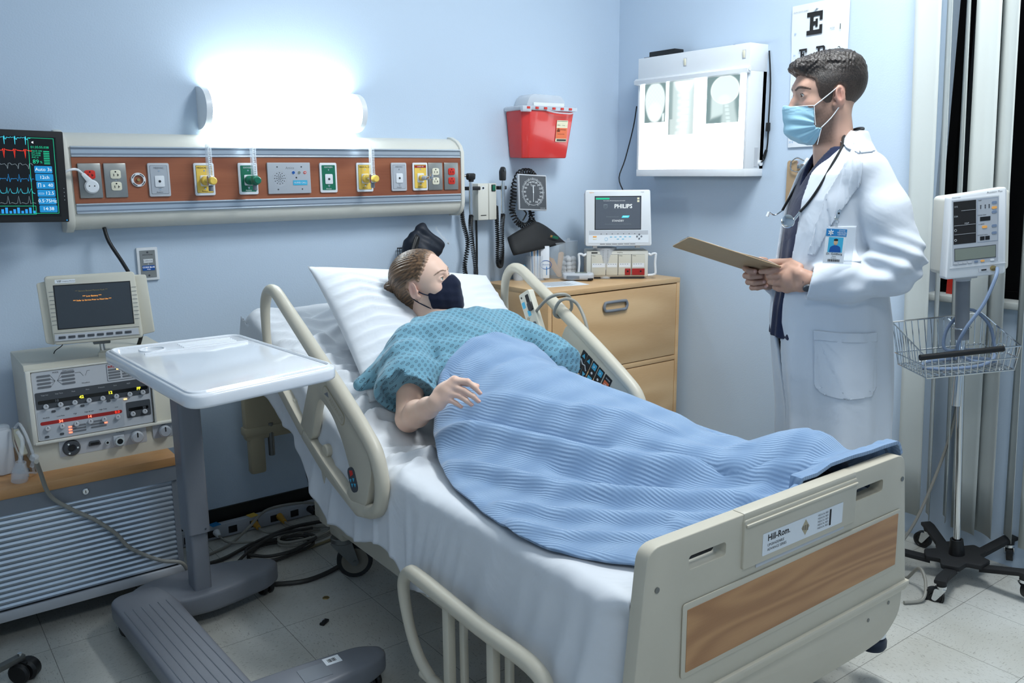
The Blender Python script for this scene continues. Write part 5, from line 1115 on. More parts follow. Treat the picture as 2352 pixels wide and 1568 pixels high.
b.tube([(0.016+0.026*math.cos(a*0.35), -0.0016, -0.012+0.020*math.sin(a*0.35)) for a in range(18)], 0.0014, 'blue_deep', n=5, smooth=1, closed=True); b.text('APPLICATOR', 0.016, -0.012, -0.0016, 0.0078, 'blue_deep'); b.prism([(0.017, -0.025), (0.022, -0.025), (0.019, -0.018)], (0, -0.0012, 0), (1, 0, 0), (0, 0, 1), 0.0006, 'blue_label'); b.rect(0.018, 0.0215, -0.06, -0.024, -0.001, 'blue_label')
tag(b.build('applicator_packet'), 'white applicator packet with blue oval print in front of the clear jar', 'swab packet')
def lidjar(x, y, label):
    t = empty('clear_jar', label, 'jar', (x, y, CZ)); t['group'] = 'clear jars on the drawer cabinet'
    b = MB(); b.lathe([(0.0, 0.0), (0.045, 0.0), (0.046, 0.004), (0.046, 0.165), (0.0445, 0.165), (0.0445, 0.003), (0, 0.003)], (0, 0, 0), (0, 0, 1), 'clear', 36); b.build('glass', t)
    b = MB(); b.lathe([(0.0, 0.0), (0.047, 0.0), (0.047, 0.004), (0, 0.006)], (0, 0, 0.166), (0, 0, 1), 'clear_frost', 36); b.cyl((0, 0, 0.171), (0, 0, 0.182), 0.009, 'clear_frost', n=16, bev=0.002); b.build('lid', t)
lidjar(2.612, 3.140, 'lidded clear jar with wooden tongue depressors'); lidjar(2.716, 3.170, 'lidded clear jar with cotton balls behind the grey meter')
for k in range(13):
    a = -36.9+rr.uniform(-8, 8); ln = rr.uniform(0.10, 0.12); tilt = (0.55 if k < 6 else -0.12)+rr.uniform(-0.06, 0.06)
    bx = (0.020 if k < 6 else 0.016)+0.003*(k % 3)
    b = MB(Matrix.Translation((2.612, 3.140, CZ+0.008)) @ Matrix.Rotation(math.radians(a), 4, 'Z') @ Matrix.Translation((bx if k < 6 else bx-0.006, -0.022+0.0034*k, 0)) @ Matrix.Rotation(-tilt, 4, 'Y'))
    b.prism(rrect(-0.008, 0.008, 0, ln if k >= 6 else ln*0.92, 0.007), (0, 0, 0), (1, 0, 0), (0, 0, 1), 0.0018, 'depressor', bev=0.0004); tag(b.build('tongue_depressor'), 'wooden tongue depressor %s in the lidded clear jar' % ('in the bundle leaning left' if k < 6 else 'in the bundle leaning right'), 'tongue depressor', 'tongue depressors in the clear jar')
for k in range(24):
    lay = k//6; a = k*1.05+lay; r_ = 0.027 if k % 6 else 0.004
    b = MB(); b.ell((2.716+r_*math.cos(a), 3.170+r_*math.sin(a), CZ+0.018+lay*0.021+rr.uniform(-.002, .002)), 0.0145, 'cotton', n=12, k=8); tag(b.build('cotton_ball'), 'white cotton ball in the %s layer of the lidded clear jar' % ('bottom', 'second', 'third', 'top')[lay], 'cotton ball', 'cotton balls in the clear jar')
t = empty('glucose_meter', 'grey handheld glucose meter lying on the drawer cabinet', 'meter', (2.632, 3.005, CZ), rotz=math.radians(-42))
b = MB(); b.prism(rpoly([(-0.066, -0.030), (0.060, -0.040), (0.076, -0.020), (0.076, 0.020), (0.060, 0.040), (-0.066, 0.030), (-0.076, 0)], 0.016), (0, 0, 0.004), (1, 0, 0), (0, 1, 0), 0.032, 'grey_light', bev=0.010, seg=3); b.box((-0.02, -0.0345, 0.018), (0.06, 0.004, 0.014), 'grey_mid', r=0.004); b.box((0.060, -0.037, 0.010), (0.024, 0.006, 0.008), 'black', rot=(0, 0, 0.3)); b.build('body', t)
b = MB(); b.prism(rrect(-0.012, 0.045, -0.022, 0.022, 0.006), (0, 0, 0.0355), (1, 0, 0), (0, 1, 0), 0.0012, 'lcd'); b.build('display', t)
b = MB(); b.M = Matrix.Translation((2.470, 2.952, CZ+0.0008)) @ Matrix.Rotation(math.radians(-12), 4, 'Z'); b.box((0, 0, 0), (0.235, 0.155, 0.0008), 'paper')
for k in range(12): b.box((-0.01, 0.065-k*0.011, 0.0006), (0.17-0.03*(k % 3), 0.0022, 0.0003), 'ink_grey')
tag(b.build('paper_sheet'), 'printed paper sheet lying on the front of the drawer cabinet', 'paper')
# ------------------------------------------------------------------ right wall: x-ray viewer, eye chart, clipboard
RW = math.radians(-90)
t = empty('xray_viewer', 'white wall x-ray viewer with glowing screen, switches and bottom ledge', 'x-ray viewer', (XR, 2.682, 1.366), rotz=RW)
Wd, Hd, D = 0.640, 0.540, 0.118
b = MB(); b.box((0, -0.012, Hd/2), (Wd, 0.022, Hd), 'white_plastic')
b.box((0, -D/2-0.001, Hd-0.055), (Wd+0.002, D, 0.11), 'white_plastic', r=0.002); b.box((0, -D/2-0.001, 0.016), (Wd+0.002, D, 0.032), 'white_plastic', r=0.002)
for s in (-1, 1): b.box((s*(Wd/2-0.006), -D/2, Hd/2), (0.012, D, Hd-0.02), 'white_plastic', r=0.001)
b.box((Wd/2+0.0005, -0.05, 0.08), (0.003, 0.022, 0.08), 'grey_light'); b.cyl((Wd/2, -0.022, 0.055), (Wd/2+0.008, -0.022, 0.055), 0.012, 'white_plastic', n=16); b.build('housing', t)
b = MB(); b.box((0, -D+0.008, 0.225), (Wd-0.024, 0.006, 0.392), 'box_glow'); b.build('screen', t)
b = MB(); b.prism([(0, 0), (0.020, 0.004), (0.022, 0.020), (0.010, 0.030), (0, 0.030)], (-Wd/2-0.008, -D, 0.418), (0, -1, 0), (0, 0, 1), -(Wd+0.016), 'white_plastic', bev=0.001); b.cyl((Wd/2+0.003, -D-0.01, 0.436), (Wd/2+0.011, -D-0.01, 0.436), 0.009, 'white_gloss', n=16); b.build('film_clip', t)
for x in (-0.030, 0.292):
    b = MB(); b.box((x, -D, 0.497), (0.018, 0.006, 0.036), 'grey_light', r=0.001); b.box((x, -D-0.004, 0.497), (0.012, 0.006, 0.030), 'ivory', r=0.002, rot=(0.15, 0, 0)); b.build('switch', t)
VX = t
def film(x0, x1, z0, z1, fn, label):
    n = 90; nx = max(2, int(n*(x1-x0)/(z1-z0))); X_, Z_ = np.meshgrid(np.linspace(0, 1, nx+1), np.linspace(0, 1, n+1)); u = X_.ravel(); v = Z_.ravel()
    P = np.stack([x0+(x1-x0)*u, np.full_like(u, -D+0.0035-0.0005), z0+(z1-z0)*v], 1)
    M = np.array(Matrix.Translation((XR, 2.682, 1.366)) @ Matrix.Rotation(RW, 4, 'Z')); W = P@M[:3, :3].T+M[:3, 3]
    i = (np.arange(n)[:, None]*(nx+1)+np.arange(nx)[None]).ravel(); Q = np.stack([i, i+1, i+nx+2, i+nx+1], 1)
    g = np.clip(fn(u, v), 0, 1)[:, None]; c = np.array([0.15, 0.22, 0.22])*(1-g)+np.array([0.82, 0.95, 0.94])*g
    o = np_obj('xray_film', W, Q, ['film'], attrs={'film': ('FLOAT_COLOR', c)}); s = o.modifiers.new('thick', 'SOLIDIFY'); s.thickness = 0.0006
    return tag(o, label, 'x-ray film', 'x-ray films on the viewer')
sg = lambda d, s: 1/(1+np.exp(np.clip(d/s, -30, 30)))
def headf(u, v):
    d = np.sqrt(((u-0.5)/0.47)**2+((v-0.60)/(np.where(v > 0.6, 0.42, 0.60)))**2)-1; g = 0.72*sg(d, 0.02)+0.15*sg(np.sqrt(((u-.5)/.3)**2+((v-.25)/.25)**2)-1, .1)
    return np.maximum(g, 0.8*sg(np.maximum(abs(u-0.9)-0.05, abs(v-0.12)-0.1), 0.01))+0.04*np.sin(u*40)*np.sin(v*55)*(g > .3)
def spinef(u, v):
    g = 0.35+0.2*sg(u-0.35+0.1*v, 0.06)*0+0.32*sg(abs(u-0.62+0.25*(0.55-v)*np.abs(v-0.2))-0.22, 0.05)
    cx = 0.58+0.10*np.sin(v*3.0); vb = (np.sin(v*2*PI*7.5) > -0.55); g += 0.35*sg(abs(u-cx)-0.11, 0.02)*vb; g += 0.2*sg(abs(u-cx+0.25)-0.05, 0.02)*(np.sin(v*2*PI*8.5) > 0); g += 0.45*sg(np.sqrt(((u-.6)/.38)**2+((v-1.0)/.22)**2)-1, .06)
    return g*sg(0.16-u+0.0*v-0.1*(v < 0.3), 0.015)+0.12
def profilef(u, v):
    d = np.sqrt(((u-0.56)/0.44)**2+((v-0.70)/0.31)**2)-1; g = 0.68*sg(d, 0.015)+0.18*sg(abs(d+0.04)-0.03, 0.01)
    jaw = np.maximum.reduce([0.15-u+0.0*v, v-0.65, 0.10-v+0.2*(u-0.15), u-0.55]); g = np.maximum(g, 0.55*sg(jaw, 0.015)); nk = np.maximum(abs(u-0.70+0.15*(v-0.2))-0.2-0.15*(0.3-v)*(v < 0.3), v-0.6); g = np.maximum(g, 0.42*sg(nk, 0.02))
    g += 0.2*sg(abs(u-0.66+0.2*(v-.2))-0.06, 0.01)*(np.sin(v*75) > -0.5)*(v < 0.45); return g+0.1*sg(np.sqrt(((u-.55)/.2)**2+((v-.5)/.1)**2)-1, .1)
film(-0.278, -0.146, 0.246, 0.420, headf, 'smallest x-ray film on the left, a rounded skull seen from the front')
film(-0.126, 0.023, 0.186, 0.420, spinef, 'longest x-ray film in the middle, showing neck vertebrae')
film(0.096, 0.272, 0.226, 0.420, profilef, 'x-ray film on the right showing a skull in profile')
b = MB(); b.box((3.06, 2.885, 1.920), (0.06, 0.16, 0.028), 'black', r=0.003); b.box((3.06, 2.80, 1.910), (0.06, 0.07, 0.006), 'black', r=0.002); b.box((3.06, 2.98, 1.910), (0.05, 0.05, 0.008), 'black', r=0.002); tag(b.build('power_adapter'), 'flat black adapter lying on top of the x-ray viewer', 'adapter')
b = MB(); b.tube([(3.10, 2.50, 1.902), (3.09, 2.51, 1.915), (3.10, 2.53, 1.918)], 0.006, 'blue_deep', n=8); tag(b.build('blue_putty'), 'tiny blue blob on the wall above the x-ray viewer', 'putty')
b = MB(); b.tube([(3.112, 2.352, 1.88), (3.108, 2.335, 1.75), (3.108, 2.335, 1.60), (3.108, 2.335, 1.50), (3.106, 2.345, 1.44), (3.095, 2.357, 1.424)], 0.0032, 'black', n=8); b.box((3.106, 2.335, 1.57), (0.014, 0.016, 0.036), 'black', r=0.003); b.cyl((3.107, 2.338, 1.475), (3.104, 2.35, 1.44), 0.006, 'black', n=10); b.build('power_cord', VX, world=True)
# eye chart
t = empty('eye_chart', 'white paper eye chart with large black letters behind the doctor', 'eye chart', (XR-0.003, 2.108, 1.485), rot=(0, math.radians(-1.0), RW))
b = MB(); n = 10; P = []
for j in range(n+1):
    z = 0.555*j/n; P.append([(-0.127+0.254*i/8, -0.004-0.005*math.sin(i/8*PI)*(j/n)-(0.010*((8-i)/8-0.6) if (8-i)/8 > 0.6 and j > 7 else 0), z) for i in range(9)])
b.grid(P, 'paper'); y = -0.0115
LT = {'E': [[(0,0),(5,0),(5,2),(4.1,2),(4.1,1),(2.1,1),(2.1,2.1),(2.8,2.1),(2.8,1.6),(3.5,1.6),(3.5,3.4),(2.8,3.4),(2.8,2.9),(2.1,2.9),(2.1,4),(4.1,4),(4.1,3),(5,3),(5,5),(0,5),(0,4),(1,4),(1,1),(0,1)]],
      'F': [[(0,0),(3.4,0),(3.4,.9),(2.1,.9),(2.1,2.1),(2.8,2.1),(2.8,1.6),(3.4,1.6),(3.4,3.4),(2.8,3.4),(2.8,2.9),(2.1,2.9),(2.1,4.1),(4.1,4.1),(4.1,3.2),(5,3.2),(5,5),(0,5),(0,4.1),(1,4.1),(1,.9),(0,.9)]],
      'P': [[(0,0),(3.2,0),(3.2,.9),(2.1,.9),(2.1,5),(0,5),(0,4.1),(1,4.1),(1,.9),(0,.9)], [(2.1,1.9),(4.2,1.9),(5,2.6),(5,4.3),(4.2,5),(2.1,5),(2.1,4.2),(3.6,4.2),(3.9,3.9),(3.9,3.0),(3.6,2.7),(2.1,2.7)]]}
def slab(x, z, w_, h_, l_):
    for q in LT[l_]: b.prism([(x-w_/2+a*w_/5, z-h_/2+c*h_/5) for a, c in q], (0, y, 0), (1, 0, 0), (0, 0, 1), 0.0005, 'ink')
slab(-0.020, 0.476, 0.070, 0.086, 'E'); slab(-0.068, 0.362, 0.036, 0.044, 'F'); slab(0.012, 0.364, 0.040, 0.044, 'P')
for k, (zz, s_) in enumerate(((0.295, 'T O Z'), (0.245, 'L P E D'), (0.20, 'P E C F D'), (0.16, 'E D F C Z P'), (0.13, 'F E L O P Z D'))): b.text(s_, -0.02, zz, y, 0.034-0.005*k, 'ink')
for k, zz in enumerate((0.446, 0.362, 0.295, 0.245, 0.20, 0.16, 0.13, 0.10)): b.text(str(k+1), 0.094, zz, y, 0.030 if k < 2 else 0.02, 'ink'); b.text('20', -0.108, zz, y, 0.010, 'blue_label'); b.text('20/%d' % (200-25*k), 0.060, zz, y, 0.0075, 'ink_grey')
b.text('VISUAL ACUITY CHART', -0.085, 0.528, y, 0.0065, 'ink_grey'); b.text('20 ft', -0.108, 0.020, y, 0.012, 'blue_label'); b.build('sheet', t)
b = MB(); b.lathe([(0, 0.012), (0.006, 0.012), (0.0035, 0.006), (0.006, 0.0), (0, 0)], (-0.012, -0.010, 0.532), (0, -1, 0), 'white_gloss', 16); b.build('pushpin', t)
# wall clipboard
t = empty('clipboard', 'brown hardboard clipboard hanging on the wall behind the doctor', 'clipboard', (XR-0.012, 2.115, 1.115), rotz=RW); t['group'] = 'clipboards'
b = MB(); b.prism(rrect(-0.112, 0.112, 0, 0.315, 0.012), (0, 0, 0), (1, 0, 0), (0, 0, 1), 0.004, 'hardboard', bev=0.0008); b.build('board', t)
b = MB(); b.box((-0.02, -0.010, 0.298), (0.075, 0.008, 0.034), 'chrome', r=0.002); b.tube([(-0.085+0.0*k, -0.012, 0.30) for k in range(1)]+[(-0.085, -0.016, 0.31), (-0.083, -0.016, 0.278), (-0.05, -0.016, 0.268), (-0.02, -0.014, 0.282)], 0.0028, 'chrome', n=8); b.cyl((0.0, -0.014, 0.312), (0.0, -0.030, 0.312), 0.012, 'chrome', n=16); b.tube([(-0.085, -0.016, 0.31), (-0.06, -0.014, 0.325), (-0.02, -0.014, 0.310)], 0.0028, 'chrome', n=8); b.build('clip', t)
# ------------------------------------------------------------------ hospital bed
bed = empty('hospital_bed', 'beige hospital bed with raised back, side rails and wood-panelled footboard', 'bed', (1.53, 2.1, 0.0))
def YZ(b, pts, x, th, m, bev=0.004, seg=2): b.prism([(p[0], p[1]) for p in pts], (x, 0, 0), (0, 1, 0), (0, 0, 1), th, m, bev=bev, seg=seg)   # towards +x
FYB = 1.030
# footboard: outline with two hand holes, built as bands round the openings
b = MB()
def XZ(b, pts, y, th, m, bev=0.0, seg=2): b.prism(pts, (0, y, 0), (1, 0, 0), (0, 0, 1), th, m, bev=bev, seg=seg)          # towards -y
yb = FYB+0.032
def side_x(z, s):      # outer edge of the board at height z
    t_ = (0.712-z)/0.372
    return (1.080-0.042*t_) if s < 0 else (1.970+0.058*t_)
z1, z2, z3, z4 = 0.712, 0.671, 0.634, 0.36
hl0, hl1, hr0, hr1 = 1.192, 1.302, 1.762, 1.878
XZ(b, rpoly([(side_x(z4, -1), z4-0.012), (side_x(z1, -1), z1), (side_x(z1, 1), z1), (side_x(z4, 1), z4-0.002)], [0.004, 0.034, 0.034, 0.004], 6), yb, 0.032, 'beige', bev=0.010, seg=3)
tmp = b.build('tmp', bed, world=True)
for h0, h1 in ((hl0, hl1), (hr0, hr1)):
    c_ = MB(); XZ(c_, rrect(h0, h1, 0.638, 0.668, 0.008), yb+0.03, 0.12, 'beige'); co_ = c_.build('cutter', bed, world=True); md = tmp.modifiers.new('cut', 'BOOLEAN'); md.object = co_; md.operation = 'DIFFERENCE'; md.solver = 'EXACT'
    bpy.context.view_layer.update(); me_ = bpy.data.meshes.new_from_object(tmp.evaluated_get(bpy.context.evaluated_depsgraph_get())); tmp.modifiers.clear(); tmp.data = me_; bpy.data.objects.remove(co_)
b = MB(); b.v = [v.co+Vector(bed.location) for v in tmp.data.vertices]; b.f = [tuple(q.vertices) for q in tmp.data.polygons]; b.m = ['beige']*len(b.f); bpy.data.objects.remove(tmp)
XZ(b, rpoly([(1.03, 0.352), (1.03, 0.364), (2.030, 0.364), (2.030, 0.352), (2.012, 0.342), (1.045, 0.342)], 0.003, 2), yb+0.001, 0.042, 'beige', bev=0.004)
XZ(b, rpoly([(1.045, 0.345), (2.020, 0.345), (2.018, 0.272), (1.955, 0.222), (1.86, 0.215), (1.10, 0.215), (1.05, 0.26)], [0.003, 0.003, 0.03, 0.05, 0.03, 0.05, 0.03], 6), yb-0.002, 0.026, 'beige', bev=0.006)
fb = b.build('footboard', bed, world=True)
b = MB(); XZ(b, rrect(1.352, 1.757, 0.592, 0.700, 0.006), FYB+0.004, 0.010, 'beige', bev=0.003); b.box((1.5545, FYB-0.008, 0.688), (0.400, 0.006, 0.006), 'beige', r=0.002); b.box((1.5545, FYB+0.014, 0.704), (0.405, 0.034, 0.022), 'beige', r=0.006); b.build('control_cover', fb, world=True)
b = MB(); y = FYB-0.0062; b.rect(1.412, 1.702, 0.606, 0.655, y, 'paper', r=0.002); b.text('Hill-Rom.', 1.428, 0.642, y-0.0008, 0.020, 'ink', ax='l', bold=0.02); b.text('UPGRADEABLE', 1.428, 0.626, y-0.0008, 0.0085, 'ink', ax='l'); b.text('ADVANCE SERIES', 1.428, 0.616, y-0.0008, 0.0085, 'ink', ax='l')
b.prism([(0, -0.018), (0.014, 0), (0, 0.018), (-0.014, 0)], (1.560, y-0.0006, 0.632), (1, 0, 0), (0, 0, 1), 0.0006, 'beige_dark')
for k in range(3): b.rect(1.549+k*0.008, 1.553+k*0.008, 0.628-0.002*k, 0.637, y-0.0014, 'wheel_grey')
b.rect(1.650, 1.656, 0.612, 0.650, y-0.0006, 'ink')
for k in range(5): b.text('MEDICAL BED', 1.646, 0.646-k*0.0075, y-0.0008, 0.0065, 'ink_grey', ax='r')
b.build('label_plate', fb, world=True)
b = MB(); XZ(b, rrect(1.176, 1.966, 0.412, 0.572, 0.008), FYB-0.001, 0.003, 'beige', bev=0.0012); XZ(b, rpoly([(1.188, 0.424), (1.188, 0.558), (1.953, 0.562), (1.957, 0.426)], 0.002, 2), FYB-0.003, 0.002, 'wood_oak'); b.build('wood_panel', fb, world=True)
b = MB()
for x, z in ((1.105, 0.625), (1.965, 0.648)): b = MB(); b.cyl((x, FYB+0.001, z), (x, FYB-0.002, z), 0.006, 'zinc', n=14); b.build('screw', fb, world=True)
for x, z in ((1.958, 0.318), (1.868, 0.300), (1.115, 0.30)): b = MB(); b.cyl((x, FYB+0.012, z), (x, FYB+0.003, z), 0.005, 'zinc', n=12); b.build('screw', fb, world=True)
b = MB(); XZ(b, rpoly([(1.40, 0.582), (1.72, 0.584), (1.72, 0.592), (1.40, 0.590)], 0.001, 1), FYB-0.0004, 0.001, 'grey_light'); b.build('warning_strip', fb, world=True)
# headboard and head frame
b = MB(); b.box((1.53, 3.105, 0.60), (0.955, 0.045, 0.40), 'beige_dark', r=0.012); b.box((1.53, 3.105, 0.435), (0.965, 0.055, 0.035), 'beige_dark', r=0.008); b.build('headboard', bed, world=True)
b = MB()
for x in (1.095, 1.965): b = MB(); b.box((x, 3.105, 0.345), (0.062, 0.042, 0.16), 'beige_dark', r=0.012); b.build('headboard_post', bed, world=True)
b = MB()
for x in (1.15, 1.91): b = MB(); b.cyl((x, 3.09, 0.33), (x, 3.09, 0.46), 0.012, 'zinc', n=12); b.build('headboard_tube', bed, world=True)
# deck and chassis
BA = math.radians(21.5); HY, HZ = 2.10, 0.455
b = MB(); b.box((1.53, 1.60, 0.435), (0.86, 1.02, 0.035), 'beige_dark', r=0.005); b.M = Matrix.Translation((1.53, HY, HZ-0.02)) @ Matrix.Rotation(BA, 4, 'X'); b.box((0, 0.46, 0.0), (0.86, 0.90, 0.03), 'black', r=0.004); b.M = Matrix.Identity(4)
b.build('deck', bed, world=True)
b = MB()
for x in (1.16, 1.90): b.box((x, 1.90, 0.255), (0.05, 1.56, 0.07), 'beige', r=0.006)
for y in (1.20, 2.60): b.box((1.53, y, 0.245), (0.80, 0.07, 0.06), 'beige', r=0.006)
for y in (1.45, 2.35):
    b.box((1.53, y, 0.345), (0.30, 0.06, 0.16), 'beige_dark', r=0.006)
b.box((1.23, 2.60, 0.235), (0.115, 0.10, 0.165), 'beige', r=0.010); b.box((1.84, 2.60, 0.235), (0.115, 0.10, 0.165), 'beige', r=0.010); b.box((1.20, 1.30, 0.24), (0.09, 0.10, 0.16), 'beige', r=0.01); b.box((1.84, 1.30, 0.24), (0.09, 0.10, 0.16), 'beige', r=0.01)
b.box((1.11, 1.45, 0.40), (0.03, 0.60, 0.05), 'beige', r=0.004); b.box((1.24, 1.62, 0.315), (0.09, 0.12, 0.06), 'beige_dark', r=0.01)
b.build('chassis', bed, world=True)
def bed_caster(x, y, a, r_=0.0625):
    c, s = math.cos(a), math.sin(a); b = MB()
    b.cyl((x, y, 0.155), (x, y, 0.135), 0.042, 'zinc', n=24, bev=0.003)
    for q in (-0.024, 0.024):
        b.M = Matrix.Translation((x, y, 0)) @ Matrix.Rotation(a, 4, 'Z') @ Matrix.Translation((0, q, 0)); b.prism(rpoly([(-0.045, 0.14), (0.030, 0.14), (0.052, 0.06), (0.042, 0.048), (0.028, 0.052)], 0.008, 3), (0, 0.002, 0), (1, 0, 0), (0, 0, 1), 0.004, 'zinc')
    b.M = Matrix.Identity(4); o = b.build('caster', bed, world=True)
    wx, wy = x+c*0.038, y+s*0.038; n_ = Vector((-s, c, 0))
    b = MB(); b.lathe([(r_-0.016, -0.013), (r_-0.003, -0.014), (r_, -0.009), (r_, 0.009), (r_-0.003, 0.014), (r_-0.016, 0.013)], (wx, wy, r_), n_, 'rubber_tire', 36)
    b.lathe([(0, -0.009), (0.03, -0.010), (0.033, -0.012), (r_-0.015, -0.013), (r_-0.015, 0.013), (0.033, 0.012), (0.03, 0.010), (0, 0.009)], (wx, wy, r_), n_, 'wheel_grey', 36); b.cyl(Vector((wx, wy, r_))-n_*0.03, Vector((wx, wy, r_))+n_*0.03, 0.008, 'zinc', n=12); b.build('wheel', o, world=True)
bed_caster(1.200, 2.60, math.radians(-25)); bed_caster(1.87, 2.60, 0.3); bed_caster(1.20, 1.30, 0.4); bed_caster(1.86, 1.30, 0.6)
b = MB(); b.lathe([(0, 0), (0.036, 0.002), (0.040, 0.010), (0.040, 0.026), (0.034, 0.036), (0, 0.040)], (2.075, 1.135, 0.105), (0, 0, 1), 'mattress_blue', 28); b.lathe([(0, 0), (0.036, 0), (0.034, 0.02), (0, 0.024)], (2.075, 1.135, 0.145), (0, 0, 1), 'white_plastic', 28); b.cyl((2.075, 1.135, 0.168), (2.02, 1.135, 0.245), 0.012, 'zinc'); b.box((1.96, 1.135, 0.25), (0.13, 0.03, 0.03), 'beige', r=0.004); b.build('corner_bumper', bed, world=True)
# side rails by the head: tube loop, control panel, posts; mirrored for the two sides
def head_rail(x, s, near):
    """x: centre plane of the rail; s: +1 means outside is towards +x"""
    b = MB()
    loop = [(2.58, 0.990), (2.645, 1.022), (2.70, 1.018), (2.738, 0.975), (2.748, 0.90), (2.740, 0.82), (2.715, 0.755)]
    b.tube([(x, p[0], p[1]) for p in loop], [0.0205, 0.020, 0.019, 0.017, 0.015, 0.014, 0.014], 'beige', n=14, smooth=5)
    b.tube([(x, 2.58, 0.990), (x, 2.40, 0.893), (x, 2.20, 0.783), (x, 2.06, 0.700), (x, 2.00, 0.655), (x, 1.972, 0.600), (x, 1.968, 0.545), (x, 1.990, 0.495), (x, 2.045, 0.470)], [0.0205, 0.022, 0.023, 0.022, 0.022, 0.021, 0.021, 0.021, 0.022], 'beige', n=14, smooth=5)
    o = b.build('top_bar', rl, world=True)
    b = MB(); YZ(b, rpoly([(2.73, 0.745), (2.47, 0.585), (2.445, 0.612), (2.705, 0.775)], 0.006, 2), x-0.016, 0.032, 'beige', bev=0.004); YZ(b, rpoly([(2.47, 0.585), (2.33, 0.512), (2.10, 0.440), (2.03, 0.455), (2.05, 0.490), (2.13, 0.478), (2.30, 0.545), (2.445, 0.612)], 0.008, 2), x-0.017, 0.034, 'beige', bev=0.005); b.build('lower_bar', rl, world=True)
    b = MB(); YZ(b, rpoly([(2.335, 0.850), (2.36, 0.835), (2.485, 0.60), (2.43, 0.575), (2.385, 0.60), (2.345, 0.70), (2.315, 0.742), (2.235, 0.705), (2.175, 0.640), (2.13, 0.56), (2.165, 0.49), (2.10, 0.452), (2.04, 0.49), (2.00, 0.60), (2.03, 0.675)], [0.006, 0.02, 0.01, 0.01, 0.01, 0.03, 0.02, 0.03, 0.03, 0.03, 0.01, 0.01, 0.02, 0.02, 0.01], 4), x-0.014, 0.028, 'beige', bev=0.006); pn = b.build('control_panel', rl, world=True)
    # markings live on the patient side for the far rail and on the outside for the near rail
    fx = x-0.0142 if True else x+0.0142
    U = Vector((0, -math.cos(math.radians(29.5)), -math.sin(math.radians(29.5)))); V = Vector((0, -U.z*-1, 0)); V = Vector((0, -math.sin(math.radians(29.5))*1.0, math.cos(math.radians(29.5))))
    M = Matrix((U, Vector((1, 0, 0)), V)).transposed().to_4x4()      # local x along the rail (down towards the foot), local z up across it, local -y towards -x
    M.translation = Vector((x-0.0142, 2.25, 0.765)); b = MB(M)
    if near:
        b.rect(-0.035, 0.115, -0.026, 0.016, 0, 'beige_dark', r=0.018, t=0.0006); b.rect(-0.032, 0.112, -0.023, 0.013, -0.0008, 'beige', r=0.016, t=0.0006); b.text('ADVANCE', 0.06, -0.005, -0.0015, 0.020, 'beige_dark'); b.prism([(-0.022, -0.015), (0.008, -0.005), (-0.006, 0.006)], (0, -0.001, 0), (1, 0, 0), (0, 0, 1), 0.0006, 'grey_mid'); b.build('maker_plate', pn, world=True)
        M.translation = Vector((x-0.0142, 2.115, 0.545)); b = MB(M @ Matrix.Rotation(math.radians(38), 4, 'Y')); b.rect(-0.036, 0.036, -0.024, 0.024, 0, 'grey_dark', r=0.018, t=0.001)
        b.prism([(-0.028, -0.008), (-0.010, -0.008), (-0.014, 0.010), (-0.026, 0.010)], (0, -0.001, 0), (1, 0, 0), (0, 0, 1), 0.001, 'red')
        for q in ((0.0, -0.012), (0.014, -0.008), (0.0, 0.008), (0.016, 0.010)): b.prism([(q[0]-0.005, q[1]-0.006), (q[0]+0.006, q[1]-0.002), (q[0]-0.003, q[1]+0.006)], (0, -0.001, 0), (1, 0, 0), (0, 0, 1), 0.001, 'blue_btn')
        b.build('button_pad', pn, world=True)
    else:
        M.translation = Vector((x-0.0142, 2.262, 0.738)); b = MB(M); y = -0.001
        pads = [(-0.006, 0.020), (0.024, 0.050), (0.056, 0.086), (0.092, 0.122), (0.130, 0.166)]
        for i, (a0, a1) in enumerate(pads): b.rect(a0-0.002, a1, -0.062, 0.030-0.0*i, 0, 'ink', r=0.003, t=0.0008)
        for (px_, pz_, up_) in ((0.007, 0.012, 1), (0.007, -0.048, -1), (0.037, 0.012, 1), (0.037, -0.048, -1)): b.prism([(px_-0.009, pz_-0.007*up_), (px_+0.009, pz_-0.007*up_), (px_, pz_+0.010*up_)][::up_], (0, y, 0), (1, 0, 0), (0, 0, 1), 0.0008, 'blue_btn')
        b.tube([(0.000, y-0.001, -0.005), (0.016, y-0.001, -0.018), (0.028, y-0.001, -0.014), (0.042, y-0.001, -0.030)], 0.0022, 'white_plastic', n=5, smooth=1)
        for a0, a1 in pads[2:4]:
            b.rect(a0+0.003, a1-0.005, 0.000, 0.024, y, 'blue_btn', r=0.002); b.rect(a0+0.003, a1-0.005, -0.056, -0.032, y, 'blue_btn', r=0.002); b.disc((a0+a1)/2-0.001, -0.016, y, 0.005, 'white_plastic', n=10); b.disc((a0+a1)/2-0.001, 0.012, y-0.0008, 0.003, 'paper', n=8)
        b.rect(0.134, 0.161, -0.036, 0.008, y, 'orange'); b.text('CALL', 0.1475, -0.050, y, 0.009, 'white_plastic'); b.text('NURSE', 0.1475, 0.018, y, 0.0075, 'white_plastic'); b.tube([(0.140, y-0.001, -0.006), (0.150, y-0.001, -0.002), (0.155, y-0.001, -0.014), (0.148, y-0.001, -0.026), (0.142, y-0.001, -0.018)], 0.0012, 'white_plastic', n=5, smooth=1)
        b.build('button_pad', pn, world=True)
    sx_ = -1 if s > 0 else 1
    for y_, z_ in ((2.56, 0.665), (2.33, 0.570)): b = MB(); b.cyl((x, y_, z_), (x+sx_*0.065, y_, z_), 0.020, 'beige', n=18, bev=0.003); b.build('pivot', rl, world=True)
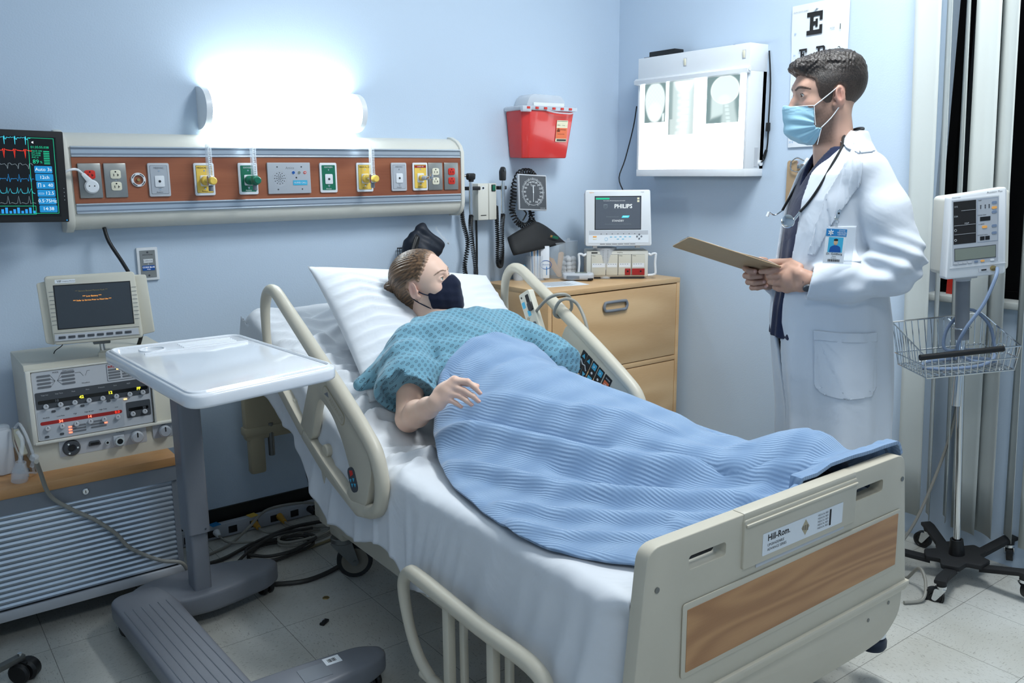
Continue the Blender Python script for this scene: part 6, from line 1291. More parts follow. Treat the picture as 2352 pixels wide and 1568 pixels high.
    b = MB(); YZ(b, rpoly([(2.42, 0.56), (2.34, 0.54), (2.36, 0.39), (2.40, 0.37), (2.44, 0.42)], 0.012, 3), x-0.010+sx_*0.015, 0.020, 'beige', bev=0.004); b.build('arm', rl, world=True)
rl = bpy.data.objects.new('head_side_rail', None); COL.objects.link(rl); rl.parent = bed; head_rail(1.030, -1, True)
rl = bpy.data.objects.new('head_side_rail', None); COL.objects.link(rl); rl.parent = bed; head_rail(2.020, 1, False)
def foot_rail(x, s):
    b = MB(); b.tube([(x, 1.22, 0.20), (x, 1.195, 0.30), (x, 1.205, 0.365), (x, 1.26, 0.402), (x, 1.45, 0.404), (x, 1.70, 0.418), (x, 1.755, 0.412), (x, 1.787, 0.365), (x, 1.765, 0.27), (x, 1.72, 0.20), (x, 1.66, 0.165)], [0.014, 0.016, 0.018, 0.0195, 0.0195, 0.0195, 0.018, 0.016, 0.014, 0.014, 0.014], 'beige', n=12, smooth=5); b.tube([(x, 1.70, 0.165), (x, 1.22, 0.165)], 0.014, 'beige', n=12); b.build('top_bar', rl, world=True)
    for y_ in (1.575, 1.395):
        b = MB(); b.box((x, y_, 0.285), (0.022, 0.028, 0.24), 'beige', r=0.005); b.box((x-s*0.022, y_-0.030, 0.285), (0.014, 0.022, 0.24), 'beige', r=0.004); b.build('strut', rl, world=True)
rl = bpy.data.objects.new('foot_side_rail', None); COL.objects.link(rl); rl.parent = bed; foot_rail(0.985, -1)
rl = bpy.data.objects.new('foot_side_rail', None); COL.objects.link(rl); rl.parent = bed; foot_rail(2.075, 1)
# ------------------------------------------------------------------ mattress, sheet
def top_z(x, y):
    """height of the made-up mattress"""
    y = np.asarray(y, float); z = np.full_like(y, 0.600); s = np.maximum(y-2.06, 0); t = np.tan(BA)
    z = z+t*(s-0.10*(1-np.exp(-s/0.10)))
    return z
b = MB(); P = []
for y in np.linspace(1.125, 2.93, 40):
    zt = float(top_z(0, np.array([y]))[0])-0.012; zb_ = zt-0.13; e = 0.0
    P.append([(1.085, y, zb_), (1.075, y, zb_+0.03), (1.075, y, zt-0.03), (1.09, y, zt-0.006), (1.12, y, zt), (1.53, y, zt), (1.94, y, zt), (1.97, y, zt-0.006), (1.985, y, zt-0.03), (1.985, y, zb_+0.03), (1.975, y, zb_)])
b.grid(P, 'mattress_blue', closed_u=True); n_ = len(P[0]); b.f.append(tuple(range(n_))); b.m.append('mattress_blue'); b.f.append(tuple((len(P)-1)*n_+k for k in range(n_))); b.m.append('mattress_blue')
tag(b.build('mattress'), 'dark mattress under the white sheet on the hospital bed', 'mattress')
hemY = [1.06, 1.17, 1.30, 1.53, 1.75, 1.84, 1.90, 2.05, 2.21, 2.33, 2.40, 2.55, 2.70, 2.90, 3.03]
hemZ = [0.30, 0.315, 0.372, 0.345, 0.342, 0.352, 0.385, 0.378, 0.335, 0.345, 0.400, 0.560, 0.625, 0.660, 0.72]
def ridge(X, Y, pts, wd, amp):
    best = np.full(X.shape, 9.0); 
    for (x0, y0), (x1, y1) in zip(pts, pts[1:]):
        dx, dy = x1-x0, y1-y0; L = dx*dx+dy*dy; t = np.clip(((X-x0)*dx+(Y-y0)*dy)/L, 0, 1); d = np.hypot(X-x0-t*dx, Y-y0-t*dy); best = np.minimum(best, d)
    # fade towards both ends
    dx, dy = pts[-1][0]-pts[0][0], pts[-1][1]-pts[0][1]; L = dx*dx+dy*dy; t = ((X-pts[0][0])*dx+(Y-pts[0][1])*dy)/L; e = np.clip(np.minimum(t+0.12, 1.12-t)/0.24, 0, 1)
    return amp*np.exp(-(best/wd)**2)*e*e*(3-2*e)
def sheet_obj():
    nv, nu = 260, 190; Yv = np.linspace(1.066, 3.035, nv); P = np.zeros((nv, nu, 3))
    uu = np.linspace(0, 1, nu)
    for i, y in enumerate(Yv):
        zt = float(top_z(0, np.array([y]))[0]); hz = float(np.interp(y, hemY, hemZ))+0.008*math.sin(y*23)
        hz = min(hz, zt-0.03)
        L = zt-0.035-hz; # near drop length
        s = uu*(L+0.055+0.86+0.055+0.20); x = np.zeros(nu); z = np.zeros(nu)
        a = s < L; x[a] = 1.052-0.018*(1-s[a]/max(L, 1e-3)); z[a] = hz+s[a]
        q = (s >= L) & (s < L+0.055); t = (s[q]-L)/0.055; x[q] = 1.052+0.035*(1-np.cos(t*PI/2)); z[q] = zt-0.035+0.035*np.sin(t*PI/2)
        q = (s >= L+0.055) & (s < L+0.915); x[q] = 1.087+(s[q]-L-0.055); z[q] = zt
        q = (s >= L+0.915) & (s < L+0.97); t = (s[q]-L-0.915)/0.055; x[q] = 1.947+0.055*np.sin(t*PI/2); z[q] = zt-0.035*(1-np.cos(t*PI/2))
        q = s >= L+0.97; x[q] = 2.002+0.004; z[q] = zt-0.035-(s[q]-L-0.97)
        P[i, :, 0] = x; P[i, :, 1] = y; P[i, :, 2] = z
    X, Y, Z = P[..., 0], P[..., 1], P[..., 2]
    ZT = top_z(0, Y); top = np.clip(1-(ZT-Z)/0.03, 0, 1); dn = np.clip((ZT-Z)/0.30, 0, 1)*(X < 1.5)
    q = np.stack([X.ravel(), Y.ravel(), Z.ravel()], 1)
    w = np.zeros_like(X)
    rs = np.random.RandomState(5)
    # creases radiating from the bend of the bed beside the patient
    for k in range(26):
        y0 = 1.95+0.045*k*0.8+rs.uniform(-.02, .02); a = rs.uniform(-0.10, 0.16); x0 = rs.uniform(1.06, 1.12); ln = rs.uniform(0.10, 0.26)
        w += ridge(X, Y, [(x0, y0), (x0+ln*0.5, y0+a*0.5+rs.uniform(-.02, .02)), (x0+ln, y0+a)], rs.uniform(0.008, 0.016), rs.uniform(0.006, 0.016))*top
    for k in range(10):
        y0 = 2.45+0.06*k; w += ridge(X, Y, [(1.08, y0), (1.25, y0-0.10)], 0.012, 0.010)*top
    w *= np.clip((Y-1.80)/0.12, 0, 1)
    w += 0.0035*fnoise(q, 16, 1).reshape(X.shape)*top+0.0012*fnoise(q, 55, 4).reshape(X.shape)*top
    P[..., 2] += w
    # the hanging side: long slanting folds, growing towards the hem
    f = np.zeros_like(X)
    for c, a, wd, amp in ((1.13, 0.10, .018, .030), (1.19, 0.16, .020, .030), (1.27, 0.22, .022, .022), (1.36, 0.10, .02, .016), (1.46, 0.25, .025, .022), (1.58, 0.20, .012, .014), (1.63, 0.20, .010, .013), (1.68, 0.18, .010, .013), (1.73, 0.15, .010, .012), (1.79, 0.02, .02, .020), (1.88, -0.28, .014, .018), (1.98, -0.30, .014, .014), (2.06, -0.2, .012, .014), (2.14, 0.0, .02, .02), (2.26, 0.15, .018, .02), (2.36, 0.2, .02, .022), (2.5, 0.1, .02, .018), (2.62, -0.05, .02, .02), (2.8, 0.0, .02, .015)):
        f += amp*np.exp(-((Y-(c+a*(ZT-Z)))/wd)**2)
    P[..., 0] -= (f*0.62+0.010*fnoise(q*np.array([1, 1, .35]), 11, 8).reshape(X.shape)+0.004*fnoise(q*np.array([1, 1.2, .8]), 28, 9).reshape(X.shape)+0.010)*dn**0.8
    P[..., 0] += 0.040*np.exp(-((Y-1.066)/0.035)**2)*np.clip((ZT-Z)/0.05, 0, 1)*(X < 1.5)
    P[..., 2] -= 0.06*np.clip((Y-2.94)/0.09, 0, 1)**2*(Z > ZT-0.05)
    P = P.reshape(-1, 3); i = (np.arange(nv-1)[:, None]*nu+np.arange(nu-1)[None]).ravel(); Q = np.stack([i, i+1, i+nu+1, i+nu], 1)
    o = np_obj('bed_sheet', P, Q, ['sheet'], attrs=None); s = o.modifiers.new('thick', 'SOLIDIFY'); s.thickness = 0.0025; s.offset = -1
    return tag(o, 'rumpled white bed sheet hanging over the near side of the mattress', 'sheet')
sheet_obj()
# ------------------------------------------------------------------ pillow
def pillow():
    nu, nv = 90, 70; U = np.linspace(-1, 1, nu); V = np.linspace(-1, 1, nv); UU, VV = np.meshgrid(U, V)
    W2, H2, T = 0.395, 0.315, 0.085
    prof = (np.clip(1-np.abs(UU)**2.6, 0, 1)*np.clip(1-np.abs(VV)**2.6, 0, 1))**0.55
    pull = 1-0.045*(1-np.abs(VV)**2)*np.abs(UU)**4; pullv = 1-0.05*(1-np.abs(UU)**2)*np.abs(VV)**4
    x = UU*W2*pull; y = VV*H2*pullv
    q = np.stack([x.ravel(), y.ravel(), np.zeros(x.size)], 1)
    wr = (0.004*fnoise(q, 20, 3)+0.0022*fnoise(q, 55, 6)).reshape(x.shape)*prof
    for k in range(10):
        yy = -0.22+0.05*k; wr += ridge(x, y, [(-0.37, yy), (-0.27, yy+0.02), (-0.16, yy*0.8)], 0.007, 0.007)*prof**0.3+ridge(x, y, [(0.37, yy), (0.2, yy*0.7)], 0.008, 0.005)
    # dent under the head
    dent = 0.050*np.exp(-(((x-0.015)/0.12)**2+((y+0.03)/0.13)**2))
    zt = T*prof+wr-dent; zb_ = -T*0.75*prof
    ex = np.array([0.78, 0.02, -0.095]); ex /= np.linalg.norm(ex); ey = np.array([0.10, 0.47, 0.35]); ey -= ex*(ey@ex); ey /= np.linalg.norm(ey); ez = np.cross(ex, ey); M = np.eye(4); M[:3, 0] = ex; M[:3, 1] = ey; M[:3, 2] = ez; M[:3, 3] = (1.605, 2.605, 0.835)
    A = np.stack([x, y, zt], -1).reshape(-1, 3); B = np.stack([x, y, zb_], -1).reshape(-1, 3); P = np.concatenate([A, B])@M[:3, :3].T+M[:3, 3]
    i = (np.arange(nv-1)[:, None]*nu+np.arange(nu-1)[None]).ravel(); Q = np.stack([i, i+1, i+nu+1, i+nu], 1); Q = np.concatenate([Q, Q[:, ::-1]+nu*nv])
    o = np_obj('pillow', P, Q, ['pillowcase']); b_ = bmesh.new(); b_.from_mesh(o.data); bmesh.ops.remove_doubles(b_, verts=b_.verts, dist=0.0008); b_.to_mesh(o.data); b_.free()
    o.data.polygons.foreach_set('use_smooth', [True]*len(o.data.polygons))
    return tag(o, 'plump white pillow behind the patient head', 'pillow')
pillow()
# pendant remote clipped on the far rail
t = empty('bed_remote', 'grey handheld bed remote hooked on the far side rail with its cord', 'remote control', (1.972, 2.50, 0.83))
U = Vector((0, -0.45, -0.893)); M = Matrix((Vector((0.0, -0.893, 0.45)), Vector((1, 0, 0)), -U)).transposed().to_4x4(); M.translation = Vector((1.975, 2.478, 0.838))
b = MB(M); b.prism(rpoly([(-0.036, -0.125), (0.036, -0.125), (0.034, 0.125), (-0.034, 0.125)], 0.010), (0, 0, 0), (1, 0, 0), (0, 0, 1), 0.026, 'cream_warm', bev=0.004)
for k in range(9): b.rect(-0.028, 0.026, -0.108+k*0.010, -0.104+k*0.010, -0.0262, 'beige_dark')
b.disc(-0.020, 0.108, -0.026, 0.004, 'black'); b.rect(0.004, 0.024, 0.080, 0.110, -0.026, 'ink', r=0.003); b.prism(rpoly([(0.008, 0.045), (0.034, 0.045), (0.034, 0.078), (0.008, 0.078)], 0.008), (0, -0.026, 0), (1, 0, 0), (0, 0, 1), 0.008, 'black', bev=0.002)
b.rect(-0.028, -0.010, 0.066, 0.090, -0.026, 'blue_btn', r=0.002); b.rect(-0.008, 0.010, 0.030, 0.052, -0.026, 'blue_btn', r=0.002)
b.disc(-0.016, 0.022, -0.026, 0.008, 'beige_dark'); b.disc(0.014, -0.006, -0.026, 0.009, 'grey_dark', t=0.003); b.build('handset', t, world=True)
b = MB(); b.tube([(1.965, 2.60, 0.735), (1.955, 2.56, 0.79), (1.955, 2.49, 0.86), (1.965, 2.42, 0.93), (1.985, 2.375, 0.955), (2.03, 2.365, 0.945), (2.05, 2.375, 0.895), (2.02, 2.40, 0.865), (1.985, 2.395, 0.885), (1.985, 2.365, 0.93), (2.01, 2.345, 0.940), (2.045, 2.33, 0.915), (2.045, 2.285, 0.85), (2.04, 2.27, 0.78), (2.03, 2.29, 0.68), (2.02, 2.33, 0.60)], 0.0062, 'cord_grey', n=8, smooth=6); b.build('cord', t, world=True)
# ------------------------------------------------------------------ people
def s_poly(px_, pz_, poly):
    P = np.array(poly, np.float32); n = len(P); d = np.full(px_.shape, 1e9, np.float32); s = np.ones(px_.shape, bool)*False
    for i in range(n):
        a, b = P[i], P[i-1]; ex, ez = b-a; wx, wz = px_-a[0], pz_-a[1]
        t = np.clip((wx*ex+wz*ez)/(ex*ex+ez*ez+1e-12), 0, 1); d = np.minimum(d, (wx-ex*t)**2+(wz-ez*t)**2)
        c1 = pz_ >= a[1]; c2 = pz_ < b[1]; c3 = ex*wz > ez*wx
        s ^= (c1 & c2 & c3) | (~c1 & ~c2 & ~c3)
    return np.where(s, -1, 1)*np.sqrt(d)
EYE = [(0.0775, l, 0.008) for l in (-0.0315, 0.0315)]
def head_sdf(q, male, eyes=True):
    k = 1.0
    d = s_ell(q, (-0.014, 0, 0.038), (0.098, 0.076, 0.086))
    d = smin(d, s_ell(q, (0.022, 0, 0.020), (0.072, 0.066, 0.078)), 0.03)
    d = smin(d, s_ell(q, (0.036, 0, -0.045), (0.052, 0.052, 0.062)), 0.03)
    for s in (-1, 1):
        d = smin(d, s_cap(q, (-0.006, s*0.052, -0.045), (0.060, s*0.022, -0.100), 0.016 if male else 0.012, 0.015), 0.03)
        d = smin(d, s_ell(q, (0.056, s*0.038, -0.024), (0.024, 0.022, 0.022)), 0.025)
    d = smin(d, s_ell(q, (0.076, 0, -0.100), (0.020, 0.024, 0.018)), 0.022)
    d = smin(d, s_cap(q, (0.082, -0.030, 0.031), (0.082, 0.030, 0.031), 0.011 if male else 0.007, 0.011 if male else 0.007), 0.022)
    for s in (-1, 1): d = smax(d, -s_ell(q, (0.104, s*0.030, 0.006), (0.020, 0.017, 0.0135)), 0.014)
    d = smin(d, s_chain(q, [((0.088, 0, 0.020), 0.0075), ((0.100, 0, -0.008), 0.0085), ((0.111, 0, -0.030), 0.0115)], 0.01), 0.012)
    for s in (-1, 1): d = smin(d, s_ell(q, (0.098, s*0.013, -0.036), (0.011, 0.008, 0.008)), 0.006)
    d = smin(d, s_ell(q, (0.092, 0, -0.060), (0.011, 0.022, 0.006)), 0.008); d = smin(d, s_ell(q, (0.089, 0, -0.071), (0.011, 0.019, 0.007)), 0.006)
    if eyes:
        for c in EYE:
            lid = s_ell(q, (c[0], c[1], c[2]), (0.0148, 0.0160, 0.0138)); d = smin(d, lid, 0.006)
            d = smax(d, -s_ell(q, (c[0]+0.015, c[1], c[2]-0.0003), (0.012, 0.0135, 0.0038 if male else 0.0054)), 0.002)
            d = np.maximum(d, -s_ell(q, c, (0.0124, 0.0124, 0.0124)))
    # ears
    for s in (-1, 1):
        R = np.array([[math.cos(0.22), 0, math.sin(0.22)], [0, 1, 0], [-math.sin(0.22), 0, math.cos(0.22)]])
        S_ = np.array([[math.cos(s*0.35), -math.sin(s*0.35), 0], [math.sin(s*0.35), math.cos(s*0.35), 0], [0, 0, 1]]); RR_ = S_@R
        e = s_ell(q, (-0.012, s*0.079, -0.002), (0.0185, 0.0065, 0.031), RR_); e = smin(e, s_ell(q, (0.000, s*0.074, -0.027), (0.009, 0.006, 0.010)), 0.008)
        e = smax(e, -s_ell(q, (-0.010, s*0.0885, 0.003), (0.0125, 0.0085, 0.020), RR_), 0.003); e = smin(e, s_ell(q, (0.003, s*0.079, -0.008), (0.004, 0.005, 0.006)), 0.004)
        e = smin(e, s_cap(q, (-0.014, s*0.081, 0.012), (-0.016, s*0.081, -0.014), 0.0028, 0.0028), 0.004)
        d = smin(d, e, 0.006)
    return d
def frame_np(F, roll=0.0):
    F = np.array(F, float); F /= np.linalg.norm(F); Z = np.array([0, 0, 1.0]); U = Z-F*(F@Z); U /= np.linalg.norm(U); L = np.cross(U, F); c, s = math.cos(roll), math.sin(roll)
    U2 = c*U+s*L; return F, np.cross(U2, F), U2
class Fr:
    def __init__(s, O, F, L, U, sc_=1.0): s.O = np.array(O, float); s.B = np.stack([F, L, U], 1); s.s = sc_
    def loc(s, p): return ((p-s.O.astype(np.float32)) @ s.B.astype(np.float32))/s.s
    def w(s, q): return s.O+s.s*(s.B@np.array(q, float))
def merge(parts):
    P = []; Q = []; o = 0
    for p, q in parts: P.append(p); Q.append(q+o); o += len(p)
    return np.concatenate(P), np.concatenate(Q)
def hand_sdf(p, wrist, palm, fingers, k=0.010, rf=1.0):
    """palm: list of (point, radius); fingers: list of joint lists [(point, radius), ...]"""
    d = None
    for a, ra in palm:
        for b, rb in palm:
            if a is b: continue
    for i in range(len(palm)):
        j = (i+1) % len(palm); e = s_cap(p, palm[i][0], palm[j][0], palm[i][1], palm[j][1]); d = e if d is None else smin(d, e, 0.012)
    c = np.mean([np.array(a) for a, _ in palm], 0); d = smin(d, s_cap(p, wrist[0], c, wrist[1], 0.016), 0.020)
    for f in fingers: d = smin(d, s_chain(p, f, 0.003), 0.006)
    return d
def fingernail(parent, tip, dirv, up, r, name='fingernail'):
    dirv = Vector(dirv).normalized(); up = Vector(up); up = (up-dirv*up.dot(dirv)).normalized(); sd = dirv.cross(up)
    b = MB(); Mx = Matrix((sd, dirv, up)).transposed().to_4x4(); Mx.translation = Vector(tip)+up*r*0.72+dirv*r*0.15; b.M = Mx; b.ell((0, 0, 0), (r*0.68, r*0.85, r*0.32), 'nail', n=14, k=8); return b.build(name, parent, world=True)
def eye_obj(fr, parent, iris, gaze, r=0.0122):
    for c in EYE:
        nu, nv = 28, 20; P = []; g = np.array(gaze, float); g /= np.linalg.norm(g); a = np.cross(g, [0, 0, 1.0]); a /= np.linalg.norm(a); b2 = np.cross(g, a)
        for i in range(nv+1):
            th = PI*i/nv
            for j in range(nu): ph = 2*PI*j/nu; P.append(np.array(c)+r*(g*math.cos(th)+(a*math.cos(ph)+b2*math.sin(ph))*math.sin(th)))
        P = np.array([fr.w(x) for x in P]); Q = []; mi = []
        for i in range(nv):
            for j in range(nu):
                Q.append([i*nu+j, i*nu+(j+1) % nu, (i+1)*nu+(j+1) % nu, (i+1)*nu+j]); th = PI*(i+0.5)/nv; mi.append(2 if th < 0.20 else (1 if th < 0.50 else 0))
        np_obj('eye', P, np.array(Q), ['eye_white', iris, 'black_gloss'], parent, midx=mi)
def skin_cols(L, base, male, ear=(0, 0, 0)):
    """skin tint from head-local positions"""
    c = np.tile(np.array(lin(base)), (len(L), 1)); f, l, u = L[:, 0], L[:, 1], L[:, 2]
    red = np.exp(-(((f-0.085)/0.03)**2+((np.abs(l)-0.035)/0.02)**2+((u+0.02)/0.02)**2))*0.5+np.exp(-(((f+0.01)/0.025)**2+((np.abs(l)-0.082)/0.01)**2+((u)/0.035)**2))*0.7+np.exp(-(((f-0.112)/0.015)**2+(l/0.015)**2+((u+0.03)/0.02)**2))*0.5
    c = c*(1-red[:, None]*np.array([0.0, 0.25, 0.22]))
    lip = ((np.abs(u+0.0655) < 0.0095) & (f > 0.082) & (np.abs(l) < 0.024)); c[lip] = lin((190, 120, 112))
    al = np.abs(l); arch = (0.0262 if male else 0.0300)+0.006*np.clip(1-((al-0.034)/0.020)**2, 0, 1)-0.12*np.clip(al-0.040, 0, 1)
    wd = (0.0052 if male else 0.0030)*np.clip(1-((al-0.031)/0.027)**4, 0, 1); br = np.clip(1-np.abs(u-arch)/np.maximum(wd, 1e-4), 0, 1)*(al > 0.006)*(al < 0.056)*(f > 0.04)
    br = np.clip(br*2.2, 0, 1); c = c*(1-br[:, None]*0.92)+np.array(lin((44, 32, 26) if male else (92, 68, 50)))*br[:, None]*0.92
    if male:
        n = 0.5+0.5*fnoise(L, 900, 2); st = 1/(1+np.exp(-( -0.028-u-0.10*np.maximum(0.03-f, 0))/0.008))*np.clip((f+0.015)/0.02, 0, 1)*np.clip((u+0.155)/0.02, 0, 1)
        st = np.maximum(st, 0.9*np.exp(-(((f-0.030)/0.016)**2+((u+0.02)/0.035)**2))); st = st*(0.62+0.12*n); c = c*(1-st[:, None])+np.array(lin((72, 56, 48)))*st[:, None]
    # lash line
    for e in EYE:
        r = np.sqrt((L[:, 0]-e[0])**2+(L[:, 1]-e[1])**2+(L[:, 2]-e[2])**2); m = (r < 0.0152) & (np.abs(u-e[2]-0.0045) < 0.0016) & (f > e[0]+0.004); c[m] = lin((60, 42, 36))
    return c
# ---------------------------------------------------------------- the patient
pat = empty('person', 'patient lying in bed in a patterned blue gown and navy face mask, one hand raised', 'person', (1.56, 2.2, 0.62))
PF, PL, PU = frame_np((0.560, -0.785, 0.265), math.radians(-5)); PH = Fr((1.542, 2.571, 1.009), PF, PL, PU, 0.98)
ntop = PH.w((-0.028, 0, -0.075)); nbot = np.array([1.575, 2.445, 0.850])
def pat_head(p):
    d = head_sdf(PH.loc(p), False)*PH.s
    d = smin(d, s_cap(p, ntop, nbot, 0.046, 0.050), 0.030); d = smin(d, s_cap(p, (1.44, 2.41, 0.845), (1.71, 2.44, 0.848), 0.030, 0.030), 0.05)
    return d
Pe, Pw = np.array([1.240, 2.180, 0.664]), np.array([1.2055, 1.962, 0.772]); Ps = np.array([1.365, 2.360, 0.845])
I3 = lambda *a: [((a[k][0], a[k][1], a[k][2]), a[k][3]) for k in range(len(a))]
PFING = [I3((1.248, 1.936, 0.833, .0100), (1.2761, 1.9126, 0.8294, .0090), (1.2904, 1.8981, 0.8135, .0076), (1.3012, 1.890, 0.7976, .0060)),
         I3((1.236, 1.940, 0.8200, .0102), (1.2651, 1.9145, 0.8051, .0090), (1.2839, 1.8971, 0.7895, .0077), (1.2951, 1.889, 0.7755, .0062)),
         I3((1.226, 1.942, 0.8013, .0098), (1.2523, 1.921, 0.7920, .0085), (1.2669, 1.9066, 0.7787, .0073), (1.2785, 1.899, 0.7662, .0059)),
         I3((1.2185, 1.944, 0.7840, .0088), (1.2330, 1.9335, 0.7790, .0076), (1.2448, 1.9246, 0.7707, .0066), (1.2558, 1.9163, 0.7603, .0054)),
         I3((1.222, 1.965, 0.808, .0120), (1.252, 1.953, 0.826, .0105), (1.280, 1.925, 0.822, .0090), (1.302, 1.903, 0.8150, .0066))]
def pat_arm(p):
    d = s_chain(p, [(tuple(Ps), 0.050), (tuple(0.5*(Ps+Pe)), 0.045), (tuple(Pe+np.array([0.004, 0.010, 0.006])), 0.038)], 0.02)
    d = smin(d, s_chain(p, [(tuple(Pe), 0.036), (tuple(Pe*0.7+Pw*0.3+np.array([0, 0, 0.004])), 0.0375), (tuple(Pe*0.3+Pw*0.7), 0.028), (tuple(Pw), 0.0225)], 0.02), 0.02)
    palm = [(PFING[k][0][0], 0.0105) for k in range(4)]+[((1.212, 1.962, 0.772), 0.013), ((1.219, 1.966, 0.797), 0.015)]
    c = hand_sdf(p, (tuple(Pw), 0.021), palm, PFING); cen = np.mean([np.array(a[0]) for a in palm], 0); c = smin(c, s_ell(p, tuple(cen+np.array([.004, .003, 0])), (0.021, 0.017, 0.024)), 0.012)
    d = smin(d, c, 0.012)
    return d
def pat_body(p):
    d = s_cap(p, (1.565, 2.36, 0.80), (1.555, 2.05, 0.715), 0.085, 0.085, ((1, 0, 0), 0.62)); d = smin(d, s_cap(p, (1.40, 2.39, 0.825), (1.74, 2.43, 0.835), 0.05, 0.05), 0.05)
    d = smin(d, s_chain(p, [((1.74, 2.42, 0.815), 0.046), ((1.825, 2.20, 0.700), 0.038), ((1.74, 2.02, 0.69), 0.030), ((1.68, 1.95, 0.70), 0.022)], 0.02), 0.03)
    for s in (-1, 1): d = smin(d, s_chain(p, [((1.56+0.075*s, 2.00, 0.700), 0.078), ((1.61+0.055*s, 1.60, 0.658), 0.046), ((1.70+0.04*s, 1.28, 0.650), 0.034), ((1.765+0.035*s, 1.185, 0.690), 0.022)], 0.03), 0.03)
    return d
t0_ = sdf_mesh(pat_head, PH.O-0.20, PH.O+np.array([.2, .17, .17]), 0.0023); t1_ = sdf_mesh(pat_arm, (1.15, 1.86, 0.60), (1.45, 2.45, 0.93), 0.0023); t2_ = sdf_mesh(pat_body, (1.30, 1.10, 0.58), (1.96, 2.52, 0.92), 0.009)
P_, Q_ = merge([t0_, t1_, t2_]); Lc = PH.loc(P_); cols = skin_cols(Lc, (228, 192, 172), False)
for f_ in PFING:      # pinker fingertips and knuckles
    for j_, am in ((3, 0.30), (1, 0.16), (0, 0.14)):
        d_ = np.linalg.norm(P_-np.array(f_[j_][0]), axis=1); cols *= 1-(am*np.exp(-(d_/0.010)**2))[:, None]*np.array([0.05, 0.55, 0.5])
np_obj('body', P_, Q_, ['skin_p'], pat, attrs={'skin': ('FLOAT_COLOR', cols)})
eye_obj(PH, pat, 'iris', (0.96, -0.02, 0.14))
for f_, r_ in zip(PFING[:4], (.0060, .0062, .0059, .0054)):
    a, b_ = np.array(f_[2][0]), np.array(f_[3][0]); fingernail(pat, b_, b_-a, (-0.10, -0.45, 0.75), r_)
HPOLY = [(0.055, 0.135), (0.064, 0.108), (0.062, 0.085), (0.050, 0.060), (0.034, 0.040), (0.022, 0.020), (0.012, 0.022), (0.003, 0.030), (-0.018, 0.028), (-0.030, 0.012), (-0.028, -0.030), (-0.040, -0.075), (-0.075, -0.105), (-0.13, -0.09), (-0.20, 0.0), (-0.15, 0.16), (-0.02, 0.19)]
def pat_hair(p):
    q = PH.loc(p); d = s_ell(q, (-0.016, 0, 0.040), (0.107, 0.083, 0.092)); d = smin(d, s_ell(q, (0.018, 0, 0.024), (0.074, 0.071, 0.080)), 0.03); d = smin(d, s_cap(q, (-0.06, 0, -0.02), (-0.055, 0, -0.09), 0.050, 0.032), 0.03)
    d = smax(d, s_poly(q[:, 0], q[:, 2], HPOLY)+0.0016*fnoise(q, 110, 15), 0.014)
    d = smin(d, s_ell(q, (-0.124, -0.012, 0.022), (0.026, 0.030, 0.024)), 0.008); d = smax(d, -s_ell(q, (-0.134, -0.044, 0.024), (0.009, 0.010, 0.008)), 0.006)
    g = 0.0012*np.sin(q[:, 1]*420+q[:, 2]*380+14*fnoise(q*np.array([.3, 1, 1], np.float32), 26, 5))
    return (d+g)*PH.s
P_, Q_ = sdf_mesh(pat_hair, PH.O-0.21, PH.O+0.18, 0.0024); lc = PH.loc(P_); np_obj('hair', P_, Q_, ['hair_brown'], pat, attrs={'strand': ('FLOAT_VECTOR', lc+np.stack([np.zeros(len(lc)), 0.25*lc[:, 0], -0.35*lc[:, 0]], 1)), 'fade': ('FLOAT_COLOR', np.repeat(np.clip(1+s_poly(lc[:, 0], lc[:, 2], HPOLY)/0.011, 0, 0.8)[:, None], 3, 1))})
MPOLY = [(0.150, 0.004), (0.106, 0.010), (0.092, 0.003), (0.060, -0.016), (0.030, -0.026), (0.030, -0.088), (0.055, -0.122), (0.090, -0.128), (0.150, -0.110)]
def pat_mask(p):
    q = PH.loc(p); d = s_ell(q, (0.034, 0, -0.050), (0.076, 0.068, 0.082)); d = smin(d, s_cap(q, (0.105, 0, -0.012), (0.098, 0, -0.098), 0.016, 0.020), 0.05)
    d = smin(d, s_cap(q, (0.085, 0, 0.012), (0.112, 0, -0.025), 0.011, 0.016), 0.02)
    d = smax(d, s_poly(q[:, 0], q[:, 2], MPOLY), 0.003); d = d+0.0010*np.sin(q[:, 0]*150+q[:, 2]*90)*np.sin(q[:, 2]*120-q[:, 0]*60)
    return d*PH.s
P_, Q_ = sdf_mesh(pat_mask, PH.O-0.15, PH.O+0.15, 0.0023); mk = np_obj('face_mask', P_, Q_, ['mask_navy'], pat)
b = MB(); sd_ = -1
b.tube([PH.w((0.032, -0.0645, -0.033)), PH.w((0.018, -0.0735, -0.022)), PH.w((0.002, -0.079, -0.005)), PH.w((-0.008, -0.078, 0.012))], 0.0022, 'mask_navy', n=6); b.tube([PH.w((0.034, -0.060, -0.088)), PH.w((0.010, -0.0645, -0.068)), PH.w((-0.016, -0.066, -0.045)), PH.w((-0.030, -0.070, -0.025))], 0.0020, 'mask_navy', n=6)
b.build('ear_loop', mk, world=True)
F_, L_, U_ = [Vector(x) for x in (PF, PL, PU)]; nd = (F_*0.42-L_*0.90).normalized(); pt = Vector(PH.w((0.066, -0.02, -0.036)))+nd*0.12
for _ in range(60): pt -= nd*max(0.0003, float(pat_mask(np.array([tuple(pt)], np.float32))[0])*0.8)
tx_ = U_.cross(-nd)*-1; b = MB(); Mx = Matrix((nd.cross(U_)*-1, -nd, U_)).transposed().to_4x4(); Mx.translation = pt; b.M = Mx @ Matrix.Rotation(math.radians(-14), 4, 'Y')
